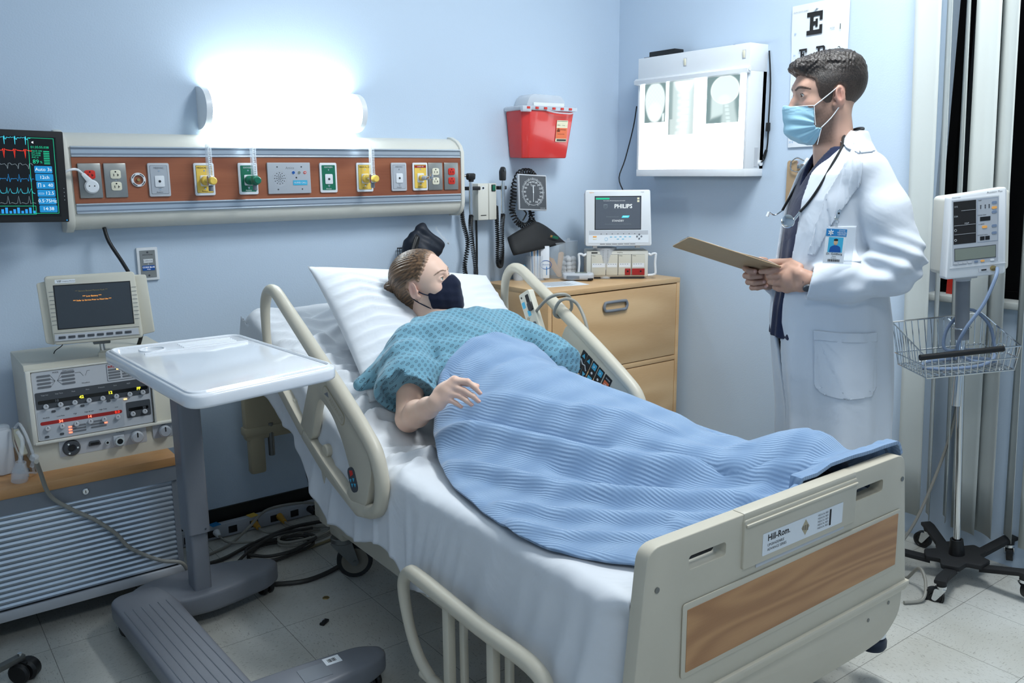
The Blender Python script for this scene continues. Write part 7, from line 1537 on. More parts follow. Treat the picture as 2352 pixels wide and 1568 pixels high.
b.prism(rrect(-0.011, 0.011, -0.0045, 0.0045, 0.0015), (0, 0.001, 0), (1, 0, 0), (0, 0, 1), 0.003, 'mask_navy'); b.ell((0, -0.0022, 0.0005), (0.0085, 0.0008, 0.0022), 'grey_light', n=14, k=8); b.build('mask_tag', mk, world=True)
# gown
def gown_core(p, o=0.0):
    q = np.array(p)
    a = math.radians(27); R = np.array([[1, 0, 0], [0, math.cos(a), -math.sin(a)], [0, math.sin(a), math.cos(a)]])
    d = s_ell(p, (1.568, 2.335, 0.800), (0.215+o, 0.185+o, 0.112+o), R); d = smin(d, s_ell(p, (1.565, 2.13, 0.725), (0.20+o, 0.20+o, 0.105+o), R), 0.06)
    d = smin(d, s_chain(p, [((1.385, 2.385, 0.850), 0.062+o), ((1.47, 2.40, 0.868), 0.052+o), ((1.575, 2.395, 0.875), 0.054+o), ((1.67, 2.42, 0.872), 0.052+o), ((1.755, 2.425, 0.858), 0.060+o)], 0.03), 0.05)
    return d
sn = np.array([-0.50, -0.62, -0.60]); sn /= np.linalg.norm(sn)
def sleeve_near(p, o=0.0):
    d = s_chain(p, [((1.385, 2.385, 0.848), 0.064+o), ((1.305, 2.280, 0.775), 0.084+o), ((1.235, 2.180, 0.700), 0.096+o)], 0.04, ((0.75, -0.1, -0.65), 0.9))
    d = smin(d, s_cap(p, (1.34, 2.38, 0.82), (1.185, 2.385, 0.742), 0.052+o, 0.020+o), 0.05)
    return d
def sleeve_far(p, o=0.0): return s_chain(p, [((1.755, 2.425, 0.855), 0.060+o), ((1.82, 2.31, 0.800), 0.066+o), ((1.865, 2.21, 0.750), 0.070+o)], 0.04)
def gown(p):
    wr = 0.0048*fnoise(p*np.array([1, .7, 1], np.float32), 30, 21)+0.0022*fnoise(p, 75, 22)
    # soft drape lines from the near shoulder across the chest
    wr += 0.006*np.sin((p[:, 0]*0.55+p[:, 1]*0.85+p[:, 2]*0.3)*62+3*fnoise(p, 9, 3))*np.exp(-((p[:, 1]-2.27)/0.12)**2)*0.7
    c = gown_core(p)
    # raised pleat where the near sleeve meets the body
    c = smin(c, s_chain(p, [((1.425, 2.435, 0.905), 0.014), ((1.42, 2.33, 0.872), 0.016), ((1.405, 2.23, 0.815), 0.018), ((1.395, 2.15, 0.765), 0.02)], 0.02), 0.03)
    sN = sleeve_near(p); ip = p@sn.astype(np.float32); cut = ip-float(np.array([1.238, 2.245, 0.715])@sn)+0.006*np.sin(p[:, 0]*70+p[:, 2]*50)
    sN = smax(sN, cut, 0.004); sN = np.maximum(sN, -np.maximum(sleeve_near(p, -0.007), -(cut+0.030)))
    sF = smax(sleeve_far(p), 2.175-p[:, 1], 0.004)
    d = smin(smin(c, sN, 0.022), sF, 0.03)
    d = smax(d, -s_cap(p, tuple(nbot+np.array([0, 0.01, 0.0])), tuple(ntop+np.array([0, .0, .08])), 0.066, 0.085), 0.010)
    return d+wr
P_, Q_ = sdf_mesh(gown, (1.14, 1.98, 0.60), (1.98, 2.62, 0.99), 0.0036)
gu = np.stack([P_[:, 0]*0.9-P_[:, 2]*0.55, P_[:, 1]*0.85+P_[:, 2]*0.55], 1); np_obj('hospital_gown', P_, Q_, ['gown'], pat, uv=gu)
# ---------------------------------------------------------------- the doctor
DO = np.array([2.5, 1.68, 0.0]); DU, DV, DZ = np.array([-0.8, 0.6, 0]), np.array([-0.6, -0.8, 0]), np.array([0, 0, 1.0]); DR = Fr(DO, DU, DV, DZ)
doc = empty('person', 'doctor in white coat, navy scrubs and blue surgical mask reading a clipboard', 'person', (2.5, 1.68, 0.0))
def rF(ang): return np.array([math.cos(ang), math.sin(ang), 0])
hf = frame_np(rF(math.radians(3))-np.array([0, 0, 0.05])); DH = Fr((-0.014, 0.0, 1.620), *hf, 1.03)        # head frame inside the doctor's own frame
def in_doc(fn): return lambda p: fn(DR.loc(p))
def doc_head(p):
    d = head_sdf(DH.loc(p), True)*DH.s; d = smin(d, s_cap(p, (-0.036, 0, 1.560), (-0.056, 0, 1.42), 0.060, 0.066), 0.035); d = smin(d, s_cap(p, (-0.072, -0.11, 1.392), (-0.072, 0.11, 1.392), 0.028, 0.028), 0.05)
    d = smin(d, s_ell(p, (0.030, 0, 1.516), (0.014, 0.016, 0.016)), 0.03)
    return d
LW, RW_ = (0.058, 0.150, 1.050), (0.105, -0.060, 1.030)
LF = [I3((0.100, 0.085, 1.088, .0115), (0.130, 0.072, 1.080, .0105), (0.157, 0.058, 1.071, .0095), (0.178, 0.040, 1.067, .0082)),          # index along the board's underside
      I3((0.112, 0.088, 1.062, .0115), (0.140, 0.070, 1.055, .0105), (0.152, 0.044, 1.053, .0095), (0.146, 0.022, 1.052, .0085)),
      I3((0.112, 0.086, 1.038, .0112), (0.137, 0.066, 1.033, .0102), (0.145, 0.042, 1.034, .0092), (0.138, 0.022, 1.036, .0082)),
      I3((0.103, 0.084, 1.016, .0105), (0.124, 0.066, 1.013, .0092), (0.131, 0.046, 1.015, .0082), (0.124, 0.028, 1.020, .0074)),
      I3((0.078, 0.118, 1.088, .0150), (0.094, 0.075, 1.102, .0125), (0.122, 0.055, 1.1005, .0105), (0.148, 0.036, 1.1000, .0085))]
RF = [I3((0.182, -0.070, 1.078, .0110), (0.204, -0.050, 1.068, .0102), (0.200, -0.025, 1.063, .0095), (0.182, -0.012, 1.062, .0085)),
      I3((0.180, -0.076, 1.052, .0112), (0.202, -0.052, 1.043, .0105), (0.190, -0.026, 1.042, .0098), (0.160, -0.012, 1.046, .0088)),
      I3((0.172, -0.078, 1.028, .0110), (0.192, -0.052, 1.021, .0100), (0.178, -0.028, 1.021, .0094), (0.150, -0.014, 1.026, .0085)),
      I3((0.158, -0.078, 1.008, .0100), (0.177, -0.056, 1.001, .0092), (0.165, -0.034, 1.003, .0084), (0.140, -0.020, 1.010, .0075)),
      I3((0.120, -0.072, 1.070, .0135), (0.140, -0.052, 1.092, .0120), (0.152, -0.036, 1.097, .0100), (0.165, -0.020, 1.1015, .0085))]
def doc_hand(p, W, FG, s):
    palm = [(FG[k][0][0], 0.0125) for k in range(4)]+[((W[0]+0.022, W[1]-0.004*s, W[2]-0.018), 0.016), ((W[0]+0.024, W[1]-0.002*s, W[2]+0.020), 0.017)]
    d = hand_sdf(p, (W, 0.024), palm, FG); cen = np.mean([np.array(a[0]) for a in palm], 0); return smin(d, s_ell(p, tuple(cen), (0.030, 0.019, 0.034)), 0.014)
def doc_lhand(p): return smin(doc_hand(p, LW, LF, 1), s_cap(p, LW, (-0.04, 0.195, 1.055), 0.0255, 0.031), 0.02)
def doc_rhand(p): return smin(doc_hand(p, RW_, RF, -1), s_cap(p, RW_, (0.02, -0.12, 1.04), 0.025, 0.032), 0.02)
def doc_body(p):
    d = s_cap(p, (-0.070, 0, 1.34), (-0.070, 0, 0.95), 0.080, 0.080, ((0, 1, 0), 0.62)); d = smin(d, s_cap(p, (-0.06, -0.13, 1.375), (-0.06, 0.13, 1.375), 0.042, 0.042), 0.04)
    for s in (-1, 1):
        d = smin(d, s_chain(p, [((-0.095, s*0.165, 1.365), 0.040), ((-0.17, s*0.222, 1.105), 0.034), ((-0.04, 0.198 if s > 0 else -0.14, 1.055), 0.028)], 0.02), 0.03)
        d = smin(d, s_chain(p, [((-0.08, s*0.09, 0.92), 0.080), ((-0.09, s*0.10, 0.50), 0.055), ((-0.105, s*0.10, 0.09), 0.038), ((-0.04, s*0.105, 0.045), 0.034)], 0.03), 0.03)
    return d
def dloc(tr):
    P, Q = tr; return P@DR.B.T+DR.O, Q
D0 = sdf_mesh(doc_head, (-0.20, -0.16, 1.38), (0.16, 0.16, 1.80), 0.0024); D1 = sdf_mesh(doc_lhand, (-0.09, 0.0, 0.97), (0.21, 0.24, 1.14), 0.0023); D2 = sdf_mesh(doc_rhand, (0.03, -0.15, 0.96), (0.23, 0.02, 1.13), 0.0023); D3 = sdf_mesh(doc_body, (-0.30, -0.32, 0.0), (0.14, 0.32, 1.47), 0.010)
P_, Q_ = merge([D0, D1, D2, D3]); cols = skin_cols(DH.loc(P_), (194, 156, 138), True)
far_ = P_[:, 2] < 1.40; cols[far_] = lin((190, 150, 130))
for FG in (LF, RF):
    for f_ in FG:
        for j_, am in ((3, 0.2), (1, 0.15), (0, 0.15)):
            d_ = np.linalg.norm(P_-np.array(f_[j_][0]), axis=1); cols *= 1-(am*np.exp(-(d_/0.011)**2))[:, None]*np.array([0.08, 0.45, 0.45])
np_obj('body', P_@DR.B.T+DR.O, Q_, ['skin_d'], doc, attrs={'skin': ('FLOAT_COLOR', cols)})
class Fr2:
    s = 1.0
    def w(s, q): return DR.w(DH.w(q))
eye_obj(Fr2(), doc, 'iris_brown', (0.97, 0.0, -0.22))
for f_ in (RF[0], RF[3], RF[2]): a, b_ = DR.w(f_[2][0]), DR.w(f_[3][0]); fingernail(doc, b_, b_-a, tuple(DV*0.9+DZ*0.2), 0.0085)
DHP = [(0.150, 0.170), (0.136, 0.118), (0.118, 0.088), (0.086, 0.068), (0.060, 0.050), (0.050, 0.010), (0.036, -0.024), (0.020, -0.034), (0.010, -0.02), (0.006, 0.022), (-0.008, 0.034), (-0.026, 0.026), (-0.036, -0.020), (-0.060, -0.060), (-0.13, -0.082), (-0.22, -0.06), (-0.2, 0.2)]
def doc_hair(p):
    q = DH.loc(p); topw = np.clip((q[:, 2]-0.060)/0.05, 0, 1)
    d = s_ell(q, (-0.014, 0, 0.038), (0.1005, 0.0785, 0.0885)); d = smin(d, s_ell(q, (0.022, 0, 0.020), (0.0745, 0.0685, 0.0805)), 0.03)
    d = d-0.0002-0.0022*np.clip((q[:, 2]+0.01)/0.07, 0, 1)-0.010*topw*topw
    d = smin(d, s_ell(q, (0.046, 0, 0.100), (0.060, 0.052, 0.022)), 0.03); d = smin(d, s_ell(q, (0.092, 0.0, 0.090), (0.020, 0.040, 0.014)), 0.02); d = smin(d, s_ell(q, (-0.045, 0, 0.090), (0.064, 0.062, 0.042)), 0.03); d = smin(d, s_ell(q, (-0.082, 0, 0.052), (0.036, 0.056, 0.05)), 0.03)
    tuft = (0.0022*np.sin(q[:, 0]*310+8*fnoise(q, 40, 7))*np.sin(q[:, 1]*260+6*fnoise(q, 50, 8))+0.0016*fnoise(q, 420, 9))*topw
    d = d+tuft+0.0004*fnoise(q, 900, 3)
    return smax(d, s_poly(q[:, 0], q[:, 2], DHP)+0.002*fnoise(q, 300, 19), 0.004)*DH.s
P_, Q_ = sdf_mesh(doc_hair, (-0.18, -0.13, 1.50), (0.16, 0.13, 1.80), 0.0022); np_obj('hair', P_@DR.B.T+DR.O, Q_, ['hair_dark'], doc, attrs={'strand': ('FLOAT_VECTOR', DH.loc(P_)*5), 'fade': ('FLOAT_COLOR', np.repeat(np.clip(np.maximum((0.045-DH.loc(P_)[:, 2])/0.11, 1+s_poly(DH.loc(P_)[:, 0], DH.loc(P_)[:, 2], DHP)/0.008), 0, 0.82)[:, None], 3, 1))})
# surgical mask
SMP = [(0.150, 0.0), (0.122, -0.020), (0.112, -0.026), (0.064, -0.028), (0.062, -0.060), (0.060, -0.086), (0.056, -0.092), (0.036, -0.095), (0.050, -0.146), (0.080, -0.132), (0.15, -0.10)]
SMP = [(0.150, -0.010), (0.120, -0.022), (0.062, -0.024), (0.060, -0.080), (0.054, -0.090), (0.036, -0.093), (0.046, -0.143), (0.078, -0.134), (0.150, -0.09)]
def doc_mask(p):
    q = DH.loc(p); d = s_ell(q, (0.034, 0, -0.060), (0.078, 0.068, 0.088)); d = smin(d, s_cap(q, (0.114, 0, -0.030), (0.100, 0, -0.105), 0.012, 0.022), 0.055); d = smin(d, s_cap(q, (0.06, 0, -0.03), (0.108, 0, -0.026), 0.05, 0.016), 0.03)
    a = np.arctan2(q[:, 2]+0.085, q[:, 0]-0.035); d = d+0.0022*np.sin(a*15)*np.clip((0.115-np.abs(q[:, 0]-0.09))/0.1, 0, 1)*np.clip((-0.045-q[:, 2])/0.02, 0, 1)+0.0006*(np.abs(((q[:, 2]+0.032)/0.0035) % 1-0.5) < 0.12)*(q[:, 2] > -0.042)
    d = smax(d, s_poly(q[:, 0], q[:, 2], SMP), 0.002); return d*DH.s
P_, Q_ = sdf_mesh(doc_mask, (-0.02, -0.11, 1.44), (0.17, 0.11, 1.64), 0.0022); mk = np_obj('face_mask', P_@DR.B.T+DR.O, Q_, ['mask_blue'], doc)
def W(u, v, w): return DR.w((u, v, w))
b = MB(); H = lambda f, l, u: DR.w(DH.w((f, l, u)))
for s in (1, -1):
    b.tube([H(0.064, s*0.0635, -0.028), H(0.030, s*0.074, -0.002), H(0.000, s*0.0815, 0.022)], 0.0018, 'white_plastic', n=6, smooth=2); b.tube([H(0.040, s*0.066, -0.092), H(0.012, s*0.073, -0.064), H(-0.008, s*0.078, -0.036)], 0.0018, 'white_plastic', n=6, smooth=3)
b.build('ear_loop', mk, world=True)
b = MB()
for poly in ([H(0.063, 0.066, -0.026), H(0.061, 0.0665, -0.055), H(0.058, 0.066, -0.084)], [H(0.050, 0.062, -0.142), H(0.040, 0.066, -0.096)], [H(0.064, 0.0665, -0.0255), H(0.108, 0.030, -0.0235)]): b.tube(poly, 0.0012, 'white_plastic', n=5, smooth=3)
b.build('edge_binding', mk, world=True)
# clothes
def prof(w, tab):
    return [np.interp(w, tab[0], tab[k]).astype(np.float32) for k in (1, 2, 3)]
CT = ([0.44, 0.60, 0.75, 0.90, 1.05, 1.20, 1.30, 1.38, 1.44, 1.48, 1.53], [-0.108, -0.104, -0.092, -0.078, -0.064, -0.064, -0.072, -0.080, -0.084, -0.082, -0.078],
      [0.172, 0.176, 0.186, 0.192, 0.176, 0.163, 0.150, 0.128, 0.098, 0.082, 0.068], [0.235, 0.228, 0.222, 0.212, 0.200, 0.200, 0.204, 0.196, 0.135, 0.088, 0.072])
ST = ([0.83, 0.95, 1.05, 1.20, 1.30, 1.38, 1.44, 1.47], [-0.062, -0.060, -0.058, -0.060, -0.066, -0.072, -0.074, -0.072], [0.180, 0.174, 0.160, 0.148, 0.134, 0.110, 0.086, 0.074], [0.185, 0.182, 0.178, 0.178, 0.182, 0.170, 0.115, 0.09])
def tors(p, tab, o=0.0):
    uc, ru, rv = prof(p[:, 2], tab); ru = ru+o; rv = rv+o; k0 = np.sqrt(((p[:, 0]-uc)/ru)**2+(p[:, 1]/rv)**2)+1e-6; k1 = np.sqrt(((p[:, 0]-uc)/ru**2)**2+(p[:, 1]/rv**2)**2)+1e-6
    return k0*(k0-1)/k1*0.9
def sleeveL(p, o=0.0):
    return s_chain(p, [((-0.100, 0.160, 1.385), 0.064+o), ((-0.142, 0.204, 1.27), 0.068+o), ((-0.177, 0.232, 1.14), 0.071+o), ((-0.166, 0.230, 1.085), 0.068+o), ((-0.05, 0.205, 1.055), 0.062+o), ((0.064, 0.166, 1.045), 0.056+o)], 0.03)
def sleeveR(p, o=0.0):
    return s_chain(p, [((-0.085, -0.165, 1.385), 0.066+o), ((-0.13, -0.215, 1.27), 0.068+o), ((-0.15, -0.235, 1.10), 0.066+o), ((-0.02, -0.16, 1.045), 0.058+o), ((0.105, -0.068, 1.030), 0.054+o)], 0.03)
def coat(p):
    u, v, w = p[:, 0], p[:, 1], p[:, 2]; th = np.arctan2(v, u+0.08)
    d = tors(p, CT)
    sk = np.clip((1.02-w)/0.5, 0, 1); d = d+sk*(0.010*np.sin(th*7+0.6)+0.005*np.sin(th*15+1.0+3*w))+0.004*fnoise(p*np.array([1, 1, .45], np.float32), 15, 31)
    inner = d+0.013
    opn = np.interp(w, [0.44, 0.70, 0.80, 0.90, 1.05, 1.20, 1.34, 1.42, 1.50], [0.002, 0.003, 0.012, 0.036, 0.066, 0.082, 0.070, 0.060, 0.06]).astype(np.float32)
    ce = np.interp(w, [0.44, 0.8, 1.0, 1.5], [0.045, 0.04, 0.01, 0.0]).astype(np.float32)
    wedge = np.maximum(np.abs(v-ce*0.3)-opn, -(u+0.045))
    d = np.maximum(d, -inner); d = smax(d, -wedge, 0.006)
    # sleeves
    wrk = 0.0065*np.sin((w*1.0-u*0.6)*95+4*fnoise(p, 13, 33))*np.exp(-((w-1.11)/0.08)**2)*np.clip((-u-0.02)/0.08, 0, 1)+0.006*np.sin((u*0.8+w*1.1)*60+3*fnoise(p, 12, 35))*np.exp(-((w-1.09)/0.06)**2)+0.004*fnoise(p, 26, 34)
    sl = sleeveL(p)+wrk
    cutL = (u-0.058)*0.93-(v-0.165)*0.32+(w-1.05)*0.17; sl = smax(sl, cutL, 0.003); sl = np.maximum(sl, -np.maximum(sleeveL(p, -0.012), -(cutL+0.05)))
    sr = sleeveR(p)+wrk*0.6; cutR = (u-0.112)*0.80+(v+0.068)*0.60; sr = smax(sr, cutR, 0.003); sr = np.maximum(sr, -np.maximum(sleeveR(p, -0.012), -(cutR+0.05)))
    sh = s_chain(p, [((-0.082, 0.165, 1.395), 0.058), ((-0.075, 0.09, 1.436), 0.040), ((-0.080, 0.0, 1.450), 0.040), ((-0.075, -0.09, 1.436), 0.040), ((-0.082, -0.165, 1.395), 0.058)], 0.02); sh = np.maximum(sh, -tors(p, CT, -0.010)); sh = smax(sh, -np.maximum(np.abs(v)-0.075, -(u+0.070)), 0.01)
    d = smin(d, sh, 0.03); d = smin(d, sl, 0.016); d = smin(d, sr, 0.016)
    d = smax(d, -s_cap(p, (-0.045, 0, 1.60), (-0.052, 0, 1.44), 0.072, 0.068), 0.008)
    d = smax(d, w-1.515+0.9*np.clip(u+0.10, 0, 1), 0.006); d = np.maximum(d, 0.45-w)
    # back seam
    return d
P_, Q_ = sdf_mesh(coat, (-0.34, -0.34, 0.42), (0.17, 0.34, 1.56), 0.0050); P_ = smooth_mesh(P_, Q_, 1, 0.4); ct = np_obj('lab_coat', P_@DR.B.T+DR.O, Q_, ['coat'], doc)
def scrub(p):
    u, v, w = p[:, 0], p[:, 1], p[:, 2]; d = tors(p, ST)+0.004*np.sin(v*110+2*fnoise(p, 12, 41))*np.clip((1.25-w)/0.3, 0, 1)*np.clip(u/0.1, 0, 1)+0.0025*fnoise(p*np.array([1, 1, .5], np.float32), 28, 42)
    inner = d+0.016; d = np.maximum(d, -inner); d = np.maximum(d, 0.845-w)
    vn = np.maximum(np.abs(v)-(w-1.345)*0.55, -(u+0.05)); d = smax(d, -vn, 0.004); d = smax(d, -s_cap(p, (-0.045, 0, 1.60), (-0.055, 0, 1.45), 0.066, 0.064), 0.006); return np.maximum(d, w-1.465)
P_, Q_ = sdf_mesh(scrub, (-0.28, -0.22, 0.82), (0.16, 0.22, 1.50), 0.0050); np_obj('scrub_top', P_@DR.B.T+DR.O, Q_, ['navy'], doc)
def trous(p):
    d = s_ell(p, (-0.075, 0, 0.88), (0.125, 0.165, 0.12))
    for s in (-1, 1): d = smin(d, s_chain(p, [((-0.075, s*0.085, 0.86), 0.098), ((-0.09, s*0.10, 0.50), 0.078), ((-0.095, s*0.10, 0.065), 0.066)], 0.02), 0.012)
    return np.maximum(d+0.003*fnoise(p, 22, 43), 0.045-p[:, 2])
P_, Q_ = sdf_mesh(trous, (-0.23, -0.22, 0.03), (0.10, 0.22, 1.02), 0.009); np_obj('trousers', P_@DR.B.T+DR.O, Q_, ['trousers'], doc)
for s in (-1, 1):
    def shoe(p, s=s):
        d = smin(s_ell(p, (-0.005, s*0.105, 0.040), (0.105, 0.046, 0.040)), s_ell(p, (-0.105, s*0.10, 0.05), (0.055, 0.042, 0.055)), 0.03); return smax(d, 0.001-p[:, 2], 0.004)
    P_, Q_ = sdf_mesh(shoe, (-0.19, s*0.105-0.08, -0.01), (0.13, s*0.105+0.08, 0.13), 0.006); np_obj('shoe', P_@DR.B.T+DR.O, Q_, ['mattress_blue'], doc)
# flat garment pieces laid on the coat: cast from the doctor's left side onto its surface
def cast(pts, off=0.002, v0=0.34, fn=coat):
    p = np.array([(a[0], v0, a[1]) for a in pts], np.float32); p[:, 1] = v0
    for _ in range(90): d = fn(p); p[:, 1] -= np.clip(d*0.7, 0.0004, 0.03)*(d > off)*(p[:, 1] > 0.045)
    return p
def patch(name, poly, parent, m, off=0.003, th=0.003, n=0.006, fn=coat, sm=6):
    """polygon in the side view (u, w), triangulated on a grid and cast on the coat"""
    A = np.array(poly); lo, hi = A.min(0), A.max(0); nx, nz = int((hi[0]-lo[0])/n)+2, int((hi[1]-lo[1])/n)+2
    b_ = bmesh.new(); vs = [b_.verts.new((x, 0, z)) for x, z in poly]; f = b_.faces.new(vs)
    bmesh.ops.triangulate(b_, faces=[f])
    for ax, (l0, h0, k_) in enumerate(((lo[0], hi[0], nx), (lo[1], hi[1], nz))):
        for i in range(1, k_):
            c = l0+(h0-l0)*i/k_; co = (c, 0, 0) if ax == 0 else (0, 0, c); no = (1, 0, 0) if ax == 0 else (0, 0, 1)
            bmesh.ops.bisect_plane(b_, geom=b_.verts[:]+b_.edges[:]+b_.faces[:], plane_co=co, plane_no=no)
    b_.verts.ensure_lookup_table(); q = cast([(v.co.x, v.co.z) for v in b_.verts], off, fn=fn); b = MB(); b_.verts.index_update()
    nb = [[e.other_vert(v).index for e in v.link_edges] for v in b_.verts]
    for _ in range(sm):
        y_ = q[:, 1].copy()
        for i_, l_ in enumerate(nb): y_[i_] = max(0.5*q[i_, 1]+0.5*np.mean(q[l_, 1]), q[i_, 1]-0.0015)
        q[:, 1] = y_
    b.v = [Vector(DR.w(x)) for x in q]; b.f = [tuple(v.index for v in f.verts) for f in b_.faces]; b.m = [m]*len(b.f); b_.free()
    o = b.build(name, parent, world=True, angle=60); s = o.modifiers.new('thick', 'SOLIDIFY'); s.thickness = th; s.offset = 0; return o
patch('collar', rpoly([(-0.062, 1.512), (-0.090, 1.513), (-0.114, 1.486), (-0.108, 1.449), (-0.055, 1.440), (-0.040, 1.462)], 0.008, 3), ct, 'coat', 0.006, 0.005)
lap_fn = lambda p: np.minimum(coat(p), scrub(p))
patch('lapel', rpoly([(-0.044, 1.455), (-0.052, 1.437), (-0.060, 1.413), (-0.056, 1.343), (-0.026, 1.289), (0.008, 1.229), (0.035, 1.160), (0.046, 1.130), (0.064, 1.130), (0.060, 1.152), (0.046, 1.234), (0.026, 1.318), (-0.022, 1.414)], 0.004, 2), ct, 'coat', 0.006, 0.005, fn=lap_fn, sm=25)
patch('pocket', rpoly([(0.040, 0.892), (-0.150, 0.890), (-0.160, 0.715), (-0.140, 0.690), (-0.060, 0.682), (0.002, 0.688), (0.024, 0.714)], 0.004, 2), ct, 'coat', 0.003, 0.004)
patch('pocket_hem', [(0.041, 0.894), (-0.151, 0.892), (-0.153, 0.862), (0.037, 0.864)], ct, 'coat', 0.005, 0.003)
patch('chest_pocket', [(0.016, 1.222), (-0.062, 1.224), (-0.067, 1.118), (0.014, 1.116)], ct, 'coat', 0.0025, 0.003)
# watch
b = MB(); wc = Vector(W(0.066, 0.176, 1.030)); ax_ = Vector(DU)*0.92-Vector(DV)*0.38
b.lathe([(0.028, -0.008), (0.0295, -0.008), (0.0295, 0.008), (0.028, 0.008), (0.028, -0.008)], Vector(W(0.064, 0.148, 1.050)), ax_, 'grey_dark', 32); nrm = Vector(DV)*0.62+Vector(DZ)*-0.72; b.cyl(wc-nrm*0.006, wc+nrm*0.004, 0.017, 'grey_dark', n=28, bev=0.002); b.build('wristwatch', doc, world=True)
# stethoscope round the neck
t = empty('stethoscope', 'black stethoscope with chrome chest piece around the doctor neck', 'stethoscope', tuple(W(-0.06, 0, 1.24)))
tb = cast([(-0.062, 1.500), (-0.036, 1.462), (-0.004, 1.412), (0.034, 1.345), (0.060, 1.295), (0.078, 1.262)], 0.006, fn=lambda p: np.minimum(coat(p), scrub(p)))
b = MB(); pts = [W(-0.01, -0.078, 1.40), W(-0.05, -0.078, 1.47), W(-0.118, -0.045, 1.516), W(-0.134, 0.0, 1.524), W(-0.120, 0.045, 1.516)]+[DR.w((q[0], max(0.055, q[1]-0.006 if k else q[1]), q[2])) for k, q in enumerate(tb)]; b.tube(pts, 0.0042, 'black', n=8); pts2 = [W(-0.01, -0.078, 1.40), W(0.035, -0.070, 1.35), W(0.065, -0.064, 1.30), W(0.085, -0.066, 1.26)]; b.tube(pts2, 0.0042, 'black', n=8); b.build('tubing', t, world=True)
cpos = np.array([0.098, tb[-1][1]-0.004, 1.232]); cw = Vector(DR.w(cpos)); dn = Vector(DU)*0.55+Vector(DV)*0.62+Vector(DZ)*0.1
b = MB(); b.cyl(Vector(DR.w((tb[-1][0], tb[-1][1], tb[-1][2]))), cw, 0.004, 'chrome', n=10); b.lathe([(0, -0.012), (0.013, -0.012), (0.011, -0.004), (0.016, 0.002), (0.0215, 0.006), (0.0215, 0.012), (0.019, 0.0135), (0, 0.0135)], cw+Vector(DU)*0.012, dn, 'chrome', 32); b.lathe([(0, 0), (0.0115, 0), (0.0105, 0.006), (0, 0.007)], cw+Vector(DU)*0.012-dn.normalized()*0.018, dn, 'black', 24); b.build('chest_piece', t, world=True)
b = MB(); b.tube([W(0.085, -0.066, 1.26), W(0.108, -0.070, 1.245), W(0.128, -0.070, 1.255)], 0.0025, 'chrome', n=8); b.cyl(W(0.128, -0.070, 1.255), W(0.134, -0.070, 1.240), 0.005, 'white_plastic', n=12); b.build('ear_piece', t, world=True)
# name badge
t = empty('name_badge', 'laminated photo name badge clipped to the doctor coat pocket', 'name badge', tuple(W(-0.03, 0.19, 1.11)))
cA = cast([(0.004, 1.222), (0.004, 1.120), (-0.052, 1.222), (0.034, 1.222), (-0.042, 1.120), (0.024, 1.12)], 0.010); vv = float(cA[:, 1].max())+0.004; vt = float(cast([(-0.028, 1.265)], 0.004)[0][1])
lean_ = (float(cA[0, 1])-float(cA[1, 1]))*0.5
Mx = Matrix((Vector(-DU), Vector(-DV), Vector(DZ))).transposed().to_4x4(); Mx.translation = Vector(W(0.012, vv, 1.115)); Mx = Mx @ Matrix.Rotation(math.radians(3), 4, 'Y')
# local x runs to the doctor's back (right in the picture), local -y faces outwards
b = MB(Mx); b.box((0, 0, 0.055), (0.088, 0.0012, 0.112), 'clear_frost'); b.build('sleeve', t, world=True)
b = MB(Mx); b.rect(-0.044, 0.018, 0.002, 0.106, -0.0007, 'paper', t=0.0006); y = -0.0014; b.rect(-0.044, 0.018, 0.082, 0.104, y, 'blue_label', t=0.0004)
b.text('STATE', 0.003, 0.099, y-0.0005, 0.0068, 'white_plastic'); b.text('MEDICAL', 0.003, 0.093, y-0.0005, 0.0068, 'white_plastic'); b.text('CENTER', 0.003, 0.087, y-0.0005, 0.0068, 'white_plastic')
for a in (0, 60, 120): b.box((-0.030, y-0.0008, 0.093), (0.0032, 0.0005, 0.017), 'white_plastic', rot=(0, math.radians(a), 0))
b.rect(-0.034, 0.010, 0.034, 0.079, y, 'blue_btn', t=0.0004); b.ell((-0.012, y-0.0004, 0.064), (0.0065, 0.0006, 0.009), 'depressor', n=14, k=8); b.ell((-0.012, y-0.0005, 0.071), (0.0068, 0.0007, 0.004), 'ink', n=14, k=8)
b.prism(rpoly([(-0.030, 0.0345), (0.006, 0.0345), (0.003, 0.050), (-0.006, 0.055), (-0.018, 0.055), (-0.027, 0.050)], 0.003, 3), (0, y-0.0004, 0), (1, 0, 0), (0, 0, 1), 0.0005, 'blue_deep')
b.text('Dr. Goldberg', -0.013, 0.029, y-0.0004, 0.0088, 'ink', bold=0.01); b.text('Name', -0.013, 0.022, y-0.0004, 0.0050, 'ink'); b.text('Surgeon', -0.013, 0.017, y-0.0004, 0.0050, 'ink')
for k in range(12): b.rect(-0.030+k*0.003, -0.0285+k*0.003+0.0006*(k % 2), 0.006, 0.013, y-0.0002, 'ink')
b.build('card', t, world=True)
b = MB(); b.M = Matrix((Vector(-DU), Vector(-DV), Vector(DZ))).transposed().to_4x4() @ Matrix.Identity(4); 
M2 = b.M.copy(); M2.translation = Vector(W(0.018, max(vt, vv-0.01)+0.006, 1.262)); b.M = M2 @ Matrix.Rotation(math.radians(18), 4, 'Y'); b.box((0, 0, 0), (0.012, 0.008, 0.032), 'chrome', r=0.002); b.disc(0, 0.004, -0.004, 0.003, 'black', n=10); b.M = M2; b.torus((-0.001, -0.002, -0.022), (0, 1, 0), 0.005, 0.0012, 'chrome', n=14, k=5); b.box((-0.002, 0, -0.034), (0.009, 0.002, 0.014), 'clear_soft'); b.build('clip', t, world=True)
